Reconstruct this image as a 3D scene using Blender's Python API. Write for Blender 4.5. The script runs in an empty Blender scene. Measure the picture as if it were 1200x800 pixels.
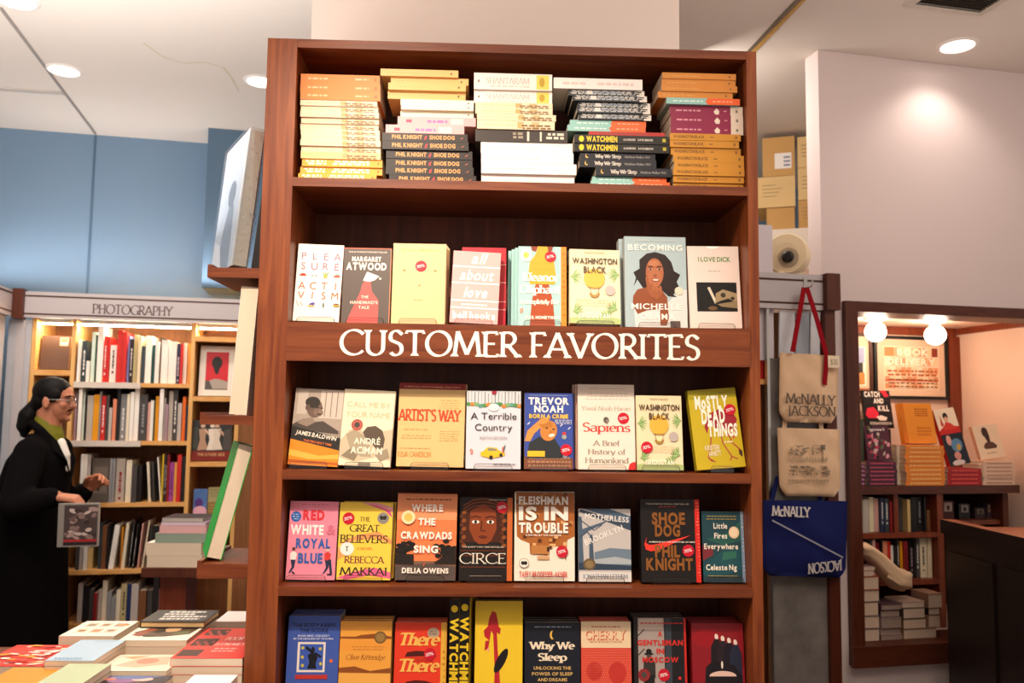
import bpy, math, random
from mathutils import Matrix, Vector
import numpy as np
random.seed(7)
S = bpy.context.scene
COL = S.collection

# ------------------------------------------------------------------ camera
FOC = 1000.0                      # focal length in pixels of the 1200 x 800 frame
CY = -2.24
CAM = Vector((0, CY, 1.5))
YAW, PITCH, ROLL = 0.03609, 0.08596, 0.01227
Fw = Vector((math.sin(YAW)*math.cos(PITCH), math.cos(YAW)*math.cos(PITCH), math.sin(PITCH)))
R0 = Vector((math.cos(YAW), -math.sin(YAW), 0))
U0 = R0.cross(Fw)
Rt = math.cos(ROLL)*R0 + math.sin(ROLL)*U0
Up = math.cos(ROLL)*U0 - math.sin(ROLL)*R0
cd = bpy.data.cameras.new('camera')
cam = bpy.data.objects.new('camera', cd); COL.objects.link(cam)
cam.matrix_world = Matrix(((Rt.x, Up.x, -Fw.x, CAM.x), (Rt.y, Up.y, -Fw.y, CAM.y), (Rt.z, Up.z, -Fw.z, CAM.z), (0, 0, 0, 1)))
cd.sensor_width = 36; cd.lens = 36*FOC/1200; cd.clip_start = .02; cd.clip_end = 60
cd.dof.use_dof = True; cd.dof.focus_distance = 2.26; cd.dof.aperture_fstop = 4.0
S.camera = cam

# ------------------------------------------------------------------ world, lamps, exposure
S.view_settings.view_transform = 'Standard'; S.view_settings.look = 'None'
S.view_settings.gamma = 1; S.view_settings.exposure = 0.33
S.view_settings.use_curve_mapping = False
W = bpy.data.worlds.new('world'); S.world = W; W.use_nodes = True
W.node_tree.nodes['Background'].inputs[0].default_value = (1.0, .90, .82, 1)
W.node_tree.nodes['Background'].inputs[1].default_value = .62
S.cycles.max_bounces = 6; S.cycles.transparent_max_bounces = 12; S.cycles.caustics_reflective = False; S.cycles.caustics_refractive = False

def lamp(name, kind, loc, target, power, col, size=.1, size_y=None, angle=60, blend=.6):
    l = bpy.data.lights.new(name, kind); l.energy = power; l.color = col
    if kind == 'AREA':
        l.size = size
        if size_y: l.shape = 'RECTANGLE'; l.size_y = size_y
    elif kind == 'SPOT':
        l.spot_size = math.radians(angle); l.spot_blend = blend; l.shadow_soft_size = size
    else: l.shadow_soft_size = size
    o = bpy.data.objects.new(name, l); COL.objects.link(o); o.location = loc
    if target is not None:
        o.rotation_euler = (Vector(target)-Vector(loc)).to_track_quat('-Z', 'Y').to_euler()
    return o
WARM = (1.0, .835, .67); SOFT = (1.0, .88, .78); COOL = (1.0, .95, .90)
lamp('track_spot', 'SPOT', (-.50, -1.35, 2.98), (-.10, .05, 1.36), 170, WARM, .035, angle=70, blend=1.0)
lamp('track_spot', 'SPOT', (.55, -1.5, 2.98), (.30, .05, 1.38), 40, WARM, .035, angle=72, blend=1.0)
lamp('aisle_light', 'AREA', (-1.75, .35, 3.05), (-1.95, 1.2, 0), 26, SOFT, .9, .9)
lamp('aisle_light', 'AREA', (2.1, -.3, 3.05), (1.9, -.1, 0), 12, SOFT, .9, .9)
lamp('aisle_light', 'AREA', (-1.1, -2.6, 3.0), (-1.0, -1.2, 0), 4, SOFT, 1.2, .8)
lamp('ceiling_fill', 'AREA', (-1.7, .0, 2.0), (-1.7, .01, 3.1), 38, COOL, 1.6, 1.2)  # unseen fill added to brighten the ceiling, not a shop fixture
lamp('bookcase_top_light', 'AREA', (-2.05, 2.45, 2.22), (-2.05, 2.62, 3.1), 4.5, COOL, 1.5, .12)
lamp('ceiling_fill', 'AREA', (0, -2.2, 2.1), (0, -2.19, 3.1), 34, SOFT, 1.6, .8)  # added fill by the camera, aimed up at the ceiling
lamp('ceiling_fill', 'AREA', (2.0, -.9, 2.1), (2.0, -.89, 3.1), 20, SOFT, 1.2, 1.0)  # another added fill, for the ceiling on the right
lamp('loft_fill', 'AREA', (.75, 1.45, 2.95), (1.6, 2.1, 2.4), 8, SOFT, .3, .3)  # unseen lamp added to brighten the loft and the pier's end face

# ------------------------------------------------------------------ pixel -> place in the room
def ray(px, py): return Fw + (px-600)/FOC*Rt + (400-py)/FOC*Up
def atY(px, py, Y):
    d = ray(px, py); return CAM + d*((Y-CY)/d.y)
def atZ(px, py, z):
    d = ray(px, py); return CAM + d*((z-1.5)/d.z)
AR = math.radians(10.3)           # the shop's walls stand 10.3 degrees off the free-standing bookcase
E1 = Vector((math.cos(AR), math.sin(AR), 0)); E2 = Vector((-math.sin(AR), math.cos(AR), 0)); EZ = Vector((0, 0, 1))
def atD(px, py, D):               # point of the room plane E2 . p = D
    d = ray(px, py); return CAM + d*((D-CAM.dot(E2))/d.dot(E2))
def atU(px, py, U):
    d = ray(px, py); return CAM + d*((U-CAM.dot(E1))/d.dot(E1))
def uz(px, py, D): p = atD(px, py, D); return p.dot(E1), p.z
RM = Matrix(((E1.x, E2.x, 0, 0), (E1.y, E2.y, 0, 0), (0, 0, 1, 0), (0, 0, 0, 1)))   # room coords (u, d, z) -> world
ID = Matrix.Identity(4)
def basis(o, x, y, z):
    return Matrix(((x[0], y[0], z[0], o[0]), (x[1], y[1], z[1], o[1]), (x[2], y[2], z[2], o[2]), (0, 0, 0, 1)))

# ------------------------------------------------------------------ materials
MATS = {}
def lin(h):
    h = h.lstrip('#'); c = [int(h[i:i+2], 16)/255 for i in (0, 2, 4)]
    return [x/12.92 if x <= .04045 else ((x+.055)/1.055)**2.4 for x in c] + [1]
def base_mat(name, col, rough=.5, spec=.35, metal=0, emit=None, es=0, var=.0, scale=40, bump=0):
    m = bpy.data.materials.new(name); m.use_nodes = True
    nt = m.node_tree; b = nt.nodes['Principled BSDF']
    b.inputs['Base Color'].default_value = col; b.inputs['Roughness'].default_value = rough
    b.inputs['Specular IOR Level'].default_value = spec; b.inputs['Metallic'].default_value = metal
    if emit: b.inputs['Emission Color'].default_value = emit; b.inputs['Emission Strength'].default_value = es
    if var or bump:
        tc = nt.nodes.new('ShaderNodeTexCoord'); nz = nt.nodes.new('ShaderNodeTexNoise'); nz.inputs['Scale'].default_value = scale
        nz.inputs['Detail'].default_value = 5
        nt.links.new(tc.outputs['Object'], nz.inputs['Vector'])
        if var:
            mx = nt.nodes.new('ShaderNodeMix'); mx.data_type = 'RGBA'
            mx.inputs[6].default_value = [c*(1-var) for c in col[:3]]+[1]; mx.inputs[7].default_value = [min(1, c*(1+var)) for c in col[:3]]+[1]
            nt.links.new(nz.outputs['Fac'], mx.inputs[0]); nt.links.new(mx.outputs[2], b.inputs['Base Color'])
        if bump:
            bp = nt.nodes.new('ShaderNodeBump'); bp.inputs['Strength'].default_value = bump; bp.inputs['Distance'].default_value = .004
            nt.links.new(nz.outputs['Fac'], bp.inputs['Height']); nt.links.new(bp.outputs[0], b.inputs['Normal'])
    return m
def wood(name, c1, c2, axis, rough=.42, sc=1.0):
    m = base_mat(name, lin(c1), rough, .35); nt = m.node_tree; b = nt.nodes['Principled BSDF']
    tc = nt.nodes.new('ShaderNodeTexCoord'); mp = nt.nodes.new('ShaderNodeMapping')
    s = [26*sc]*3; s['xyz'.index(axis)] = 1.6*sc; mp.inputs['Scale'].default_value = s
    nz = nt.nodes.new('ShaderNodeTexNoise'); nz.inputs['Scale'].default_value = 1.6; nz.inputs['Detail'].default_value = 8; nz.inputs['Distortion'].default_value = 1.2
    rp = nt.nodes.new('ShaderNodeValToRGB'); rp.color_ramp.elements[0].position = .32; rp.color_ramp.elements[1].position = .7
    rp.color_ramp.elements[0].color = lin(c1); rp.color_ramp.elements[1].color = lin(c2)
    nt.links.new(tc.outputs['Object'], mp.inputs[0]); nt.links.new(mp.outputs[0], nz.inputs['Vector'])
    nt.links.new(nz.outputs['Fac'], rp.inputs[0]); nt.links.new(rp.outputs[0], b.inputs['Base Color'])
    return m
def pages_mat():
    m = base_mat('page_edges', lin('#e6d8bd'), .8, .1); nt = m.node_tree; b = nt.nodes['Principled BSDF']
    tc = nt.nodes.new('ShaderNodeTexCoord'); mp = nt.nodes.new('ShaderNodeMapping'); mp.inputs['Scale'].default_value = (0.6, 900, 0.6)
    nz = nt.nodes.new('ShaderNodeTexNoise'); nz.inputs['Scale'].default_value = 1; nz.inputs['Detail'].default_value = 2
    mx = nt.nodes.new('ShaderNodeMix'); mx.data_type = 'RGBA'; mx.inputs[6].default_value = lin('#c9b498'); mx.inputs[7].default_value = lin('#eadbc8')
    nt.links.new(tc.outputs['Object'], mp.inputs[0]); nt.links.new(mp.outputs[0], nz.inputs['Vector'])
    nt.links.new(nz.outputs['Fac'], mx.inputs[0]); nt.links.new(mx.outputs[2], b.inputs['Base Color'])
    return m
def clear_mat(name, col, mixf, rough=.08):
    m = bpy.data.materials.new(name); m.use_nodes = True; nt = m.node_tree; nt.nodes.remove(nt.nodes['Principled BSDF'])
    t = nt.nodes.new('ShaderNodeBsdfTransparent'); t.inputs[0].default_value = col
    g = nt.nodes.new('ShaderNodeBsdfGlossy'); g.inputs['Roughness'].default_value = rough
    mx = nt.nodes.new('ShaderNodeMixShader'); mx.inputs[0].default_value = mixf
    nt.links.new(t.outputs[0], mx.inputs[1]); nt.links.new(g.outputs[0], mx.inputs[2]); nt.links.new(mx.outputs[0], nt.nodes['Material Output'].inputs[0])
    return m
MATS['wx'] = wood('walnut_along_x', '#5c2610', '#82421f', 'x')
MATS['wy'] = wood('walnut_along_y', '#5c2610', '#82421f', 'y')
MATS['wz'] = wood('walnut_along_z', '#6a2e13', '#944e25', 'z')
MATS['wback'] = wood('walnut_back_panel', '#4e1f0e', '#6c3119', 'z', .45, .5)
MATS['pine'] = wood('pale_maple', '#dca45c', '#ecbd78', 'z', .5)
MATS['pinex'] = wood('pale_maple_shelf', '#d99a50', '#eab673', 'x', .5)
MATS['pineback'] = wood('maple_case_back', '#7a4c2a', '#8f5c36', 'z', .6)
MATS['frame'] = wood('dark_stained_frame', '#461d0f', '#5c2b18', 'z', .45)
MATS['framex'] = wood('dark_stained_rail', '#461d0f', '#5c2b18', 'x', .45)
MATS['redwood'] = wood('red_brown_trim', '#6e2e18', '#8a4024', 'z', .45)
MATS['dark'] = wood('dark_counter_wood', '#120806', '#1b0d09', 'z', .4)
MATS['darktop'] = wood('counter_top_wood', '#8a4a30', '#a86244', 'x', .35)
MATS['pages'] = pages_mat()
MATS['acrylic'] = clear_mat('clear_acrylic', (.98, .98, .97, 1), .03)
MATS['acrylic_edge'] = clear_mat('acrylic_edge', (.50, .42, .36, 1), .12)
MATS['wrap'] = clear_mat('shrink_wrap', (.96, .97, .98, 1), .16, .12)
MATS['lens'] = clear_mat('spectacle_lens', (.97, .97, .97, 1), .06)
MATS['ceil'] = base_mat('ceiling_paint', lin('#e9e2da'), .9, .1, var=.03, scale=1.4)
MATS['white'] = base_mat('white_wall_paint', lin('#d9c9c6'), .85, .1, var=.03, scale=1.8)
MATS['cream'] = base_mat('cream_wall_paint', lin('#eadfcf'), .85, .1, var=.02, scale=2)
MATS['pinkwall'] = base_mat('column_paint', lin('#e0d0c6'), .85, .1, var=.02, scale=2)
MATS['blue'] = base_mat('blue_wall_paint', lin('#7690aa'), .8, .15, var=.04, scale=1.5)
MATS['blue_shaded'] = base_mat('blue_wall_paint_shaded', lin('#5f778e'), .8, .15, var=.04, scale=1.5)  # the wall's blue, with the column's weaker light put into the colour
MATS['alc'] = base_mat('alcove_plaster', lin('#e8cab6'), .85, .1, var=.03, scale=3)
MATS['slat'] = base_mat('slatwall_grey', lin('#b9b2b4'), .5, .3)
MATS['groove'] = base_mat('slatwall_groove', lin('#4a2c1e'), .6, .2)
MATS['greypanel'] = base_mat('mottled_grey_board', lin('#75706c'), .6, .3, var=.6, scale=13, bump=.1)
MATS['palepanel'] = base_mat('pale_grey_panel', lin('#b6b6bc'), .35, .4, var=.18, scale=5)
MATS['floor'] = wood('floor_boards', '#5c3d26', '#7a5436', 'y', .4, .4)
MATS['card'] = base_mat('cardboard', lin('#c79c62'), .8, .1, var=.06, scale=12)
MATS['card2'] = base_mat('cardboard_pale', lin('#dcbc86'), .8, .1, var=.06, scale=12)
MATS['canvas'] = base_mat('cotton_canvas', lin('#dfbd9a'), .9, .05, var=.07, scale=30, bump=.25)
MATS['navy'] = base_mat('navy_canvas', lin('#1c2258'), .85, .1, var=.12, scale=20, bump=.25)
MATS['strap'] = base_mat('red_strap', lin('#8e0f1c'), .8, .1)
MATS['steel'] = base_mat('brushed_steel', lin('#b8b4ae'), .3, .5, metal=1)
MATS['black'] = base_mat('black_plastic', lin('#141212'), .45, .4)
MATS['coat'] = base_mat('black_wool', lin('#0d0b0c'), .95, .05, var=.3, scale=60, bump=.1)
MATS['trouser'] = base_mat('dark_trousers', lin('#15131a'), .9, .1)
MATS['skin'] = base_mat('skin', lin('#b5765a'), .55, .3, var=.05, scale=60)
MATS['hair'] = base_mat('black_hair', lin('#070505'), .6, .15, var=.3, scale=80)
MATS['bulb'] = base_mat('glowing_globe', lin('#fff2df'), .4, .2, emit=(1, .75, .55, 1), es=34)
MATS['led'] = base_mat('downlight_lens', lin('#fff6ea'), .4, .2, emit=(1, .93, .84, 1), es=5)
MATS['tube'] = base_mat('strip_light_lens', lin('#fff6e0'), .4, .2, emit=(1, .80, .52, 1), es=75)
def mat(k):
    if k not in MATS: MATS[k] = base_mat('paper_'+k.lstrip('#'), lin(k), .42, .3)
    return MATS[k]

# ------------------------------------------------------------------ mesh buffer
class MB:
    def __init__(s): s.v = []; s.f = []; s.m = []
    def poly(s, pts, k):
        n = len(s.v); s.v += [tuple(p) for p in pts]; s.f.append(tuple(range(n, n+len(pts)))); s.m.append(k)
    def tris(s, vs, fs, k):
        n = len(s.v); s.v += [tuple(p) for p in vs]
        for f in fs: s.f.append(tuple(i+n for i in f)); s.m.append(k)
    def box(s, a, b, k, top=None, front=None, M=None):
        x0, y0, z0 = a; x1, y1, z1 = b
        p = [(x0, y0, z0), (x1, y0, z0), (x1, y1, z0), (x0, y1, z0), (x0, y0, z1), (x1, y0, z1), (x1, y1, z1), (x0, y1, z1)]
        if M is not None: p = [tuple(M @ Vector(q)) for q in p]
        n = len(s.v); s.v += p
        for f, kk in (((3, 2, 1, 0), k), ((4, 5, 6, 7), top or k), ((0, 1, 5, 4), front or k), ((1, 2, 6, 5), k), ((2, 3, 7, 6), k), ((3, 0, 4, 7), k)):
            s.f.append(tuple(i+n for i in f)); s.m.append(kk)
    def prism(s, pts, vec, k, side=None):     # planar polygon pts swept by vec
        n = len(s.v); vec = Vector(vec); c = len(pts)
        s.v += [tuple(p) for p in pts] + [tuple(Vector(p)+vec) for p in pts]
        s.f.append(tuple(range(n, n+c))); s.m.append(k)
        s.f.append(tuple(range(n+2*c-1, n+c-1, -1))); s.m.append(k)
        for i in range(c):
            j = (i+1) % c; s.f.append((n+j, n+i, n+c+i, n+c+j)); s.m.append(side or k)
    def tube(s, path, r, k, n=8, caps=True):
        path = [Vector(p) for p in path]; rs = r if isinstance(r, (list, tuple)) else [r]*len(path); rings = []
        for i, p in enumerate(path):
            t = (path[min(i+1, len(path)-1)]-path[max(i-1, 0)]).normalized()
            a = Vector((0, 0, 1)) if abs(t.z) < .9 else Vector((1, 0, 0))
            x = t.cross(a).normalized(); y = t.cross(x)
            o = len(s.v); rings.append(o)
            s.v += [tuple(p+rs[i]*(math.cos(2*math.pi*j/n)*x+math.sin(2*math.pi*j/n)*y)) for j in range(n)]
        for a, b in zip(rings, rings[1:]):
            for j in range(n): s.f.append((a+j, a+(j+1) % n, b+(j+1) % n, b+j)); s.m.append(k)
        if caps:
            s.f.append(tuple(rings[0]+j for j in range(n))[::-1]); s.m.append(k); s.f.append(tuple(rings[-1]+j for j in range(n))); s.m.append(k)
    def lathe(s, prof, k, M=ID, n=24):        # profile of (radius, height) turned about local z
        rings = []
        for r, h in prof:
            rings.append(len(s.v)); s.v += [tuple(M @ Vector((r*math.cos(2*math.pi*j/n), r*math.sin(2*math.pi*j/n), h))) for j in range(n)]
        for a, b in zip(rings, rings[1:]):
            for j in range(n): s.f.append((a+j, a+(j+1) % n, b+(j+1) % n, b+j)); s.m.append(k)
        s.f.append(tuple(rings[0]+j for j in range(n))[::-1]); s.m.append(k); s.f.append(tuple(rings[-1]+j for j in range(n))); s.m.append(k)
    def sphere(s, c, r, k, nu=16, nv=10, M=None):
        c = Vector(c); r = Vector(r) if not isinstance(r, (int, float)) else Vector((r, r, r)); n0 = len(s.v)
        for i in range(1, nv):
            th = math.pi*i/nv
            for j in range(nu):
                ph = 2*math.pi*j/nu; q = Vector((r.x*math.sin(th)*math.cos(ph), r.y*math.sin(th)*math.sin(ph), r.z*math.cos(th)))
                s.v.append(tuple(c + (M @ q if M else q)))
        for i in range(nv-2):
            for j in range(nu):
                a = n0+i*nu; s.f.append((a+j, a+nu+j, a+nu+(j+1) % nu, a+(j+1) % nu)); s.m.append(k)
        top = len(s.v); q = Vector((0, 0, r.z)); s.v.append(tuple(c+(M @ q if M else q))); s.v.append(tuple(c-(M @ q if M else q)))
        for j in range(nu):
            s.f.append((top, n0+j, n0+(j+1) % nu)); s.m.append(k)
            a = n0+(nv-2)*nu; s.f.append((top+1, a+(j+1) % nu, a+j)); s.m.append(k)
    def mesh(s, name, smooth=False):
        me = bpy.data.meshes.new(name); me.from_pydata(s.v, [], s.f)
        ks = []
        for k in s.m:
            if k not in ks: ks.append(k)
        for k in ks: me.materials.append(mat(k))
        ix = {k: i for i, k in enumerate(ks)}
        me.polygons.foreach_set('material_index', [ix[k] for k in s.m])
        if smooth: me.polygons.foreach_set('use_smooth', [True]*len(s.f))
        me.update(); return me
    def build(s, name, parent=None, M=None, smooth=False):
        o = bpy.data.objects.new(name, s.mesh(name, smooth)); COL.objects.link(o)
        if parent: o.parent = parent
        if M is not None: o.matrix_local = M
        return o
def tag(o, label=None, cat=None, group=None, kind=None):
    if label: o['label'] = label
    if cat: o['category'] = cat
    if group: o['group'] = group
    if kind: o['kind'] = kind
    return o
def thing(name, label, cat, M=ID, group=None):
    o = bpy.data.objects.new(name, None); COL.objects.link(o); o.matrix_world = M; o.empty_display_size = .05
    return tag(o, label, cat, group)
def struct(o, label=None, cat=None): return tag(o, label, cat, None, 'structure')

# ------------------------------------------------------------------ lettering
def arc(cx, cy, rx, ry, a0, a1, n=14):
    return [(cx+rx*math.cos(math.radians(a0+(a1-a0)*i/n)), cy+ry*math.sin(math.radians(a0+(a1-a0)*i/n))) for i in range(n+1)]
GL = {   # strokes of a flared roman alphabet, cap height 1
 'A': (.76, [[(.03, 0), (.38, 1)], [(.38, 1), (.73, 0)], [(.15, .34), (.61, .34)]]),
 'B': (.62, [[(.12, 0), (.12, 1)], [(.12, .98), (.3, .98)]+arc(.3, .75, .2, .23, 90, -90)+[(.12, .52)], [(.12, .52), (.32, .52)]+arc(.32, .27, .24, .25, 90, -90)+[(.12, .02)]]),
 'C': (.80, [arc(.48, .5, .42, .49, 42, 318, 24)]),
 'D': (.80, [[(.12, 0), (.12, 1)], [(.12, .98), (.32, .98)]+arc(.32, .5, .42, .48, 90, -90, 20)+[(.12, .02)]]),
 'E': (.56, [[(.12, 0), (.12, 1)], [(.12, .98), (.5, .98), (.5, .88)], [(.12, .52), (.44, .52)], [(.12, .02), (.53, .02), (.53, .12)]]),
 'F': (.54, [[(.12, 0), (.12, 1)], [(.12, .98), (.51, .98), (.51, .87)], [(.12, .50), (.43, .50)]]),
 'G': (.82, [arc(.48, .5, .42, .49, 42, 318, 24), [(.76, .04), (.76, .42)]]),
 'H': (.76, [[(.12, 0), (.12, 1)], [(.64, 0), (.64, 1)], [(.12, .52), (.64, .52)]]),
 'I': (.26, [[(.13, 0), (.13, 1)]]),
 'J': (.36, [[(.22, 1), (.22, .1)]+arc(.07, .08, .15, .2, 0, -80, 8)]),
 'K': (.68, [[(.12, 0), (.12, 1)], [(.58, 1), (.15, .5)], [(.22, .56), (.64, 0)]]),
 'L': (.54, [[(.12, 0), (.12, 1)], [(.12, .02), (.5, .02), (.5, .14)]]),
 'M': (.96, [[(.06, 0), (.16, 1)], [(.16, 1), (.48, .08)], [(.48, .08), (.80, 1)], [(.80, 1), (.90, 0)]]),
 'N': (.80, [[(.12, 0), (.12, 1)], [(.12, 1), (.68, 0)], [(.68, 0), (.68, 1)]]),
 'O': (.90, [arc(.45, .5, .4, .49, 90, 450, 30)]),
 'P': (.60, [[(.12, 0), (.12, 1)], [(.12, .98), (.3, .98)]+arc(.3, .71, .25, .27, 90, -90)+[(.12, .44)]]),
 'Q': (.90, [arc(.45, .5, .4, .49, 90, 450, 30), [(.5, .12), (.82, -.16)]]),
 'R': (.66, [[(.12, 0), (.12, 1)], [(.12, .98), (.3, .98)]+arc(.3, .73, .23, .25, 90, -90)+[(.12, .48)], [(.3, .48), (.64, 0)]]),
 'S': (.56, [[(.49, .84)]+arc(.28, .74, .19, .245, 40, 215, 12)+arc(.28, .26, .20, .25, 60, -145, 14)]),
 'T': (.66, [[(.33, 0), (.33, 1)], [(.04, .88), (.04, .98), (.62, .98), (.62, .88)]]),
 'U': (.76, [[(.12, 1), (.12, .3)]+arc(.38, .3, .26, .29, 180, 360, 14)+[(.64, 1)]]),
 'V': (.74, [[(.03, 1), (.37, 0)], [(.37, 0), (.71, 1)]]),
 'W': (1.04, [[(.03, 1), (.28, 0)], [(.28, 0), (.52, .95)], [(.52, .95), (.76, 0)], [(.76, 0), (1.01, 1)]]),
 'X': (.70, [[(.05, 1), (.65, 0)], [(.65, 1), (.05, 0)]]),
 'Y': (.68, [[(.03, 1), (.34, .48)], [(.65, 1), (.34, .48)], [(.34, .48), (.34, 0)]]),
 'Z': (.66, [[(.06, .88), (.06, .98), (.6, .98), (.05, .02), (.62, .02), (.62, .13)]]),
 'a': (.52, [[(.08, .56)]+arc(.25, .48, .17, .17, 140, 0, 8)+[(.42, .02)], [(.42, .38)]+arc(.23, .18, .18, .18, 80, 340, 14)]),
 'b': (.58, [[(.1, 0), (.1, 1.02)], arc(.3, .32, .22, .32, 160, -160, 18)]),
 'c': (.48, [arc(.28, .32, .22, .32, 45, 315, 16)]),
 'd': (.58, [[(.47, 0), (.47, 1.02)], arc(.27, .32, .22, .32, 20, 340, 18)]),
 'e': (.52, [[(.07, .36), (.46, .36)]+arc(.27, .34, .2, .32, 0, 310, 18)]),
 'f': (.36, [[(.15, 0), (.15, .85)]+arc(.28, .85, .13, .17, 180, 60, 6), [(.03, .64), (.32, .64)]]),
 'g': (.54, [arc(.25, .42, .18, .22, 0, 360, 16), arc(.25, -.1, .2, .16, 120, 420, 14)]),
 'h': (.58, [[(.1, 0), (.1, 1.02)], [(.1, .45)]+arc(.29, .44, .18, .21, 150, 0, 8)+[(.47, 0)]]),
 'i': (.24, [[(.12, 0), (.12, .64)], [(.09, .86), (.15, .86)]]),
 'k': (.54, [[(.1, 0), (.1, 1.02)], [(.44, .64), (.13, .32)], [(.2, .38), (.5, 0)]]),
 'l': (.24, [[(.12, 0), (.12, 1.02)]]),
 'm': (.88, [[(.1, 0), (.1, .64)], [(.1, .45)]+arc(.28, .44, .17, .21, 150, 0, 8)+[(.45, 0)], [(.45, .45)]+arc(.62, .44, .17, .21, 150, 0, 8)+[(.79, 0)]]),
 'n': (.58, [[(.1, 0), (.1, .64)], [(.1, .45)]+arc(.29, .44, .18, .21, 150, 0, 8)+[(.47, 0)]]),
 'o': (.56, [arc(.28, .32, .22, .32, 90, 450, 20)]),
 'p': (.58, [[(.1, -.3), (.1, .64)], arc(.3, .32, .22, .32, 160, -160, 18)]),
 'r': (.40, [[(.1, 0), (.1, .64)], [(.1, .42)]+arc(.3, .42, .18, .22, 150, 60, 6)]),
 's': (.42, [[(.36, .55)]+arc(.21, .48, .14, .16, 40, 215, 8)+arc(.21, .165, .15, .165, 60, -145, 10)]),
 't': (.36, [[(.15, .84), (.15, .12)]+arc(.26, .12, .11, .12, 180, 300, 5), [(.03, .64), (.32, .64)]]),
 'u': (.58, [[(.1, .64), (.1, .22)]+arc(.28, .2, .18, .2, 180, 330, 8), [(.47, .64), (.47, 0)]]),
 'v': (.52, [[(.04, .64), (.26, 0)], [(.26, 0), (.48, .64)]]),
 'w': (.78, [[(.03, .64), (.21, 0)], [(.21, 0), (.39, .62)], [(.39, .62), (.57, 0)], [(.57, 0), (.75, .64)]]),
 'y': (.52, [[(.04, .64), (.26, 0)], [(.48, .64), (.2, -.2), (.06, -.28)]]),
 '2': (.56, [arc(.28, .74, .2, .24, 160, -30, 10)+[(.06, .02), (.52, .02)]]),
 '0': (.60, [arc(.3, .5, .24, .49, 90, 450, 22)]),
 '&': (.80, [[(.74, 0), (.2, .7)]+arc(.34, .8, .16, .18, 200, -60, 12)+[(.16, .42)]+arc(.3, .24, .24, .24, 130, 320, 12)+[(.72, .5)]]),
 "'": (.2, [[(.1, .98), (.1, .78)]]), '.': (.2, [[(.08, .04), (.14, .04)]]), '-': (.4, [[(.06, .36), (.34, .36)]]), '$': (.56, [[(.49, .84)]+arc(.28, .74, .19, .245, 40, 215, 12)+arc(.28, .26, .20, .25, 60, -145, 14), [(.28, -.1), (.28, 1.1)]]),
}
def nib(g, thick, thin):
    vs, fs = [], []; lay = 0
    wd, strokes = GL[g]
    ends = {}
    for st in strokes:
        for e in (st[0], st[-1]): ends[(round(e[0], 2), round(e[1], 2))] = ends.get((round(e[0], 2), round(e[1], 2)), 0)+1
    for st in strokes:
        n = len(st); L = []; closed = math.dist(st[0], st[-1]) < 1e-6
        for i, p in enumerate(st):
            if closed: a, b = st[i-1 if i else n-2], st[i+1 if i < n-1 else 1]
            else: a, b = st[max(i-1, 0)], st[min(i+1, n-1)]
            dx, dy = b[0]-a[0], b[1]-a[1]; l = math.hypot(dx, dy) or 1; dx /= l; dy /= l
            w = thin+(thick-thin)*abs(math.sin(math.atan2(dy, dx)-math.radians(18)))
            L.append((p[0]-dy*w/2, p[1]+dx*w/2)); L.append((p[0]+dy*w/2, p[1]-dx*w/2))
        o = len(vs); vs += [(x, y, lay) for x, y in L]; lay += 1
        for i in range(n-1): fs.append((o+2*i, o+2*i+1, o+2*i+3, o+2*i+2))
        for i, q in ((0, 1), (-1, -2)):       # foot and head serifs
            e, r = st[i], st[q]
            if closed or ends[(round(e[0], 2), round(e[1], 2))] > 1: continue
            if abs(e[1]-r[1]) > abs(e[0]-r[0])*1.2 and abs(e[1]-r[1]) > .3:
                s = 1 if r[1] > e[1] else -1; o = len(vs); h = thin*.9; w = thick*.5
                vs += [(e[0]-w-.075, e[1]), (e[0]+w+.075, e[1]), (e[0]+w+.06, e[1]+s*h*.7), (e[0]+w, e[1]+s*h*2), (e[0]-w, e[1]+s*h*2), (e[0]-w-.06, e[1]+s*h*.7)]; vs[o:] = [(x, y, lay) for x, y in vs[o:]]; lay += 1
                fs.append(tuple(range(o, o+6)) if s > 0 else tuple(range(o+5, o-1, -1)))
    return wd, vs, fs
GC = {}
_tc = bpy.data.curves.new('type', 'FONT'); _to = bpy.data.objects.new('type', _tc); COL.objects.link(_to); _tc.resolution_u = 3
def _curve(c, off):
    _tc.body = c; _tc.offset = off; bpy.context.view_layer.update()
    me = bpy.data.meshes.new_from_object(_to.evaluated_get(bpy.context.evaluated_depsgraph_get()))
    vs = [(v.co.x, v.co.y) for v in me.vertices]; fs = [tuple(p.vertices) for p in me.polygons]
    bpy.data.meshes.remove(me); return vs, fs
_cap = max(v[1] for v in _curve('H', 0)[0])
def glyph(c, font):
    key = (c, font)
    if key in GC: return GC[key]
    if c == ' ': r = (.32, [], [])
    elif font in 'nNfH' and c in GL:
        r = nib(c, *{'n': (.135, .06), 'N': (.20, .09), 'f': (.09, .05), 'H': (.138, .064)}[font])
    else:
        vs, fs = _curve(c, {'b': .022, 'B': .045}.get(font, 0.0))
        x0 = min((v[0] for v in vs), default=0)/_cap; x1 = max((v[0] for v in vs), default=.3)/_cap
        r = (x1-x0+.13, [(v[0]/_cap-x0+.065, v[1]/_cap) for v in vs], fs)
    GC[key] = r; return r
def text_shapes(txt, font, track=0.0):
    out = []; x = 0
    for c in txt:
        w, vs, fs = glyph(c, font)
        if fs: out.append(([(q[0]+x, q[1], q[2] if len(q) > 2 else 0) for q in vs], fs))
        x += w+track
    return out, x-track
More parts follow.
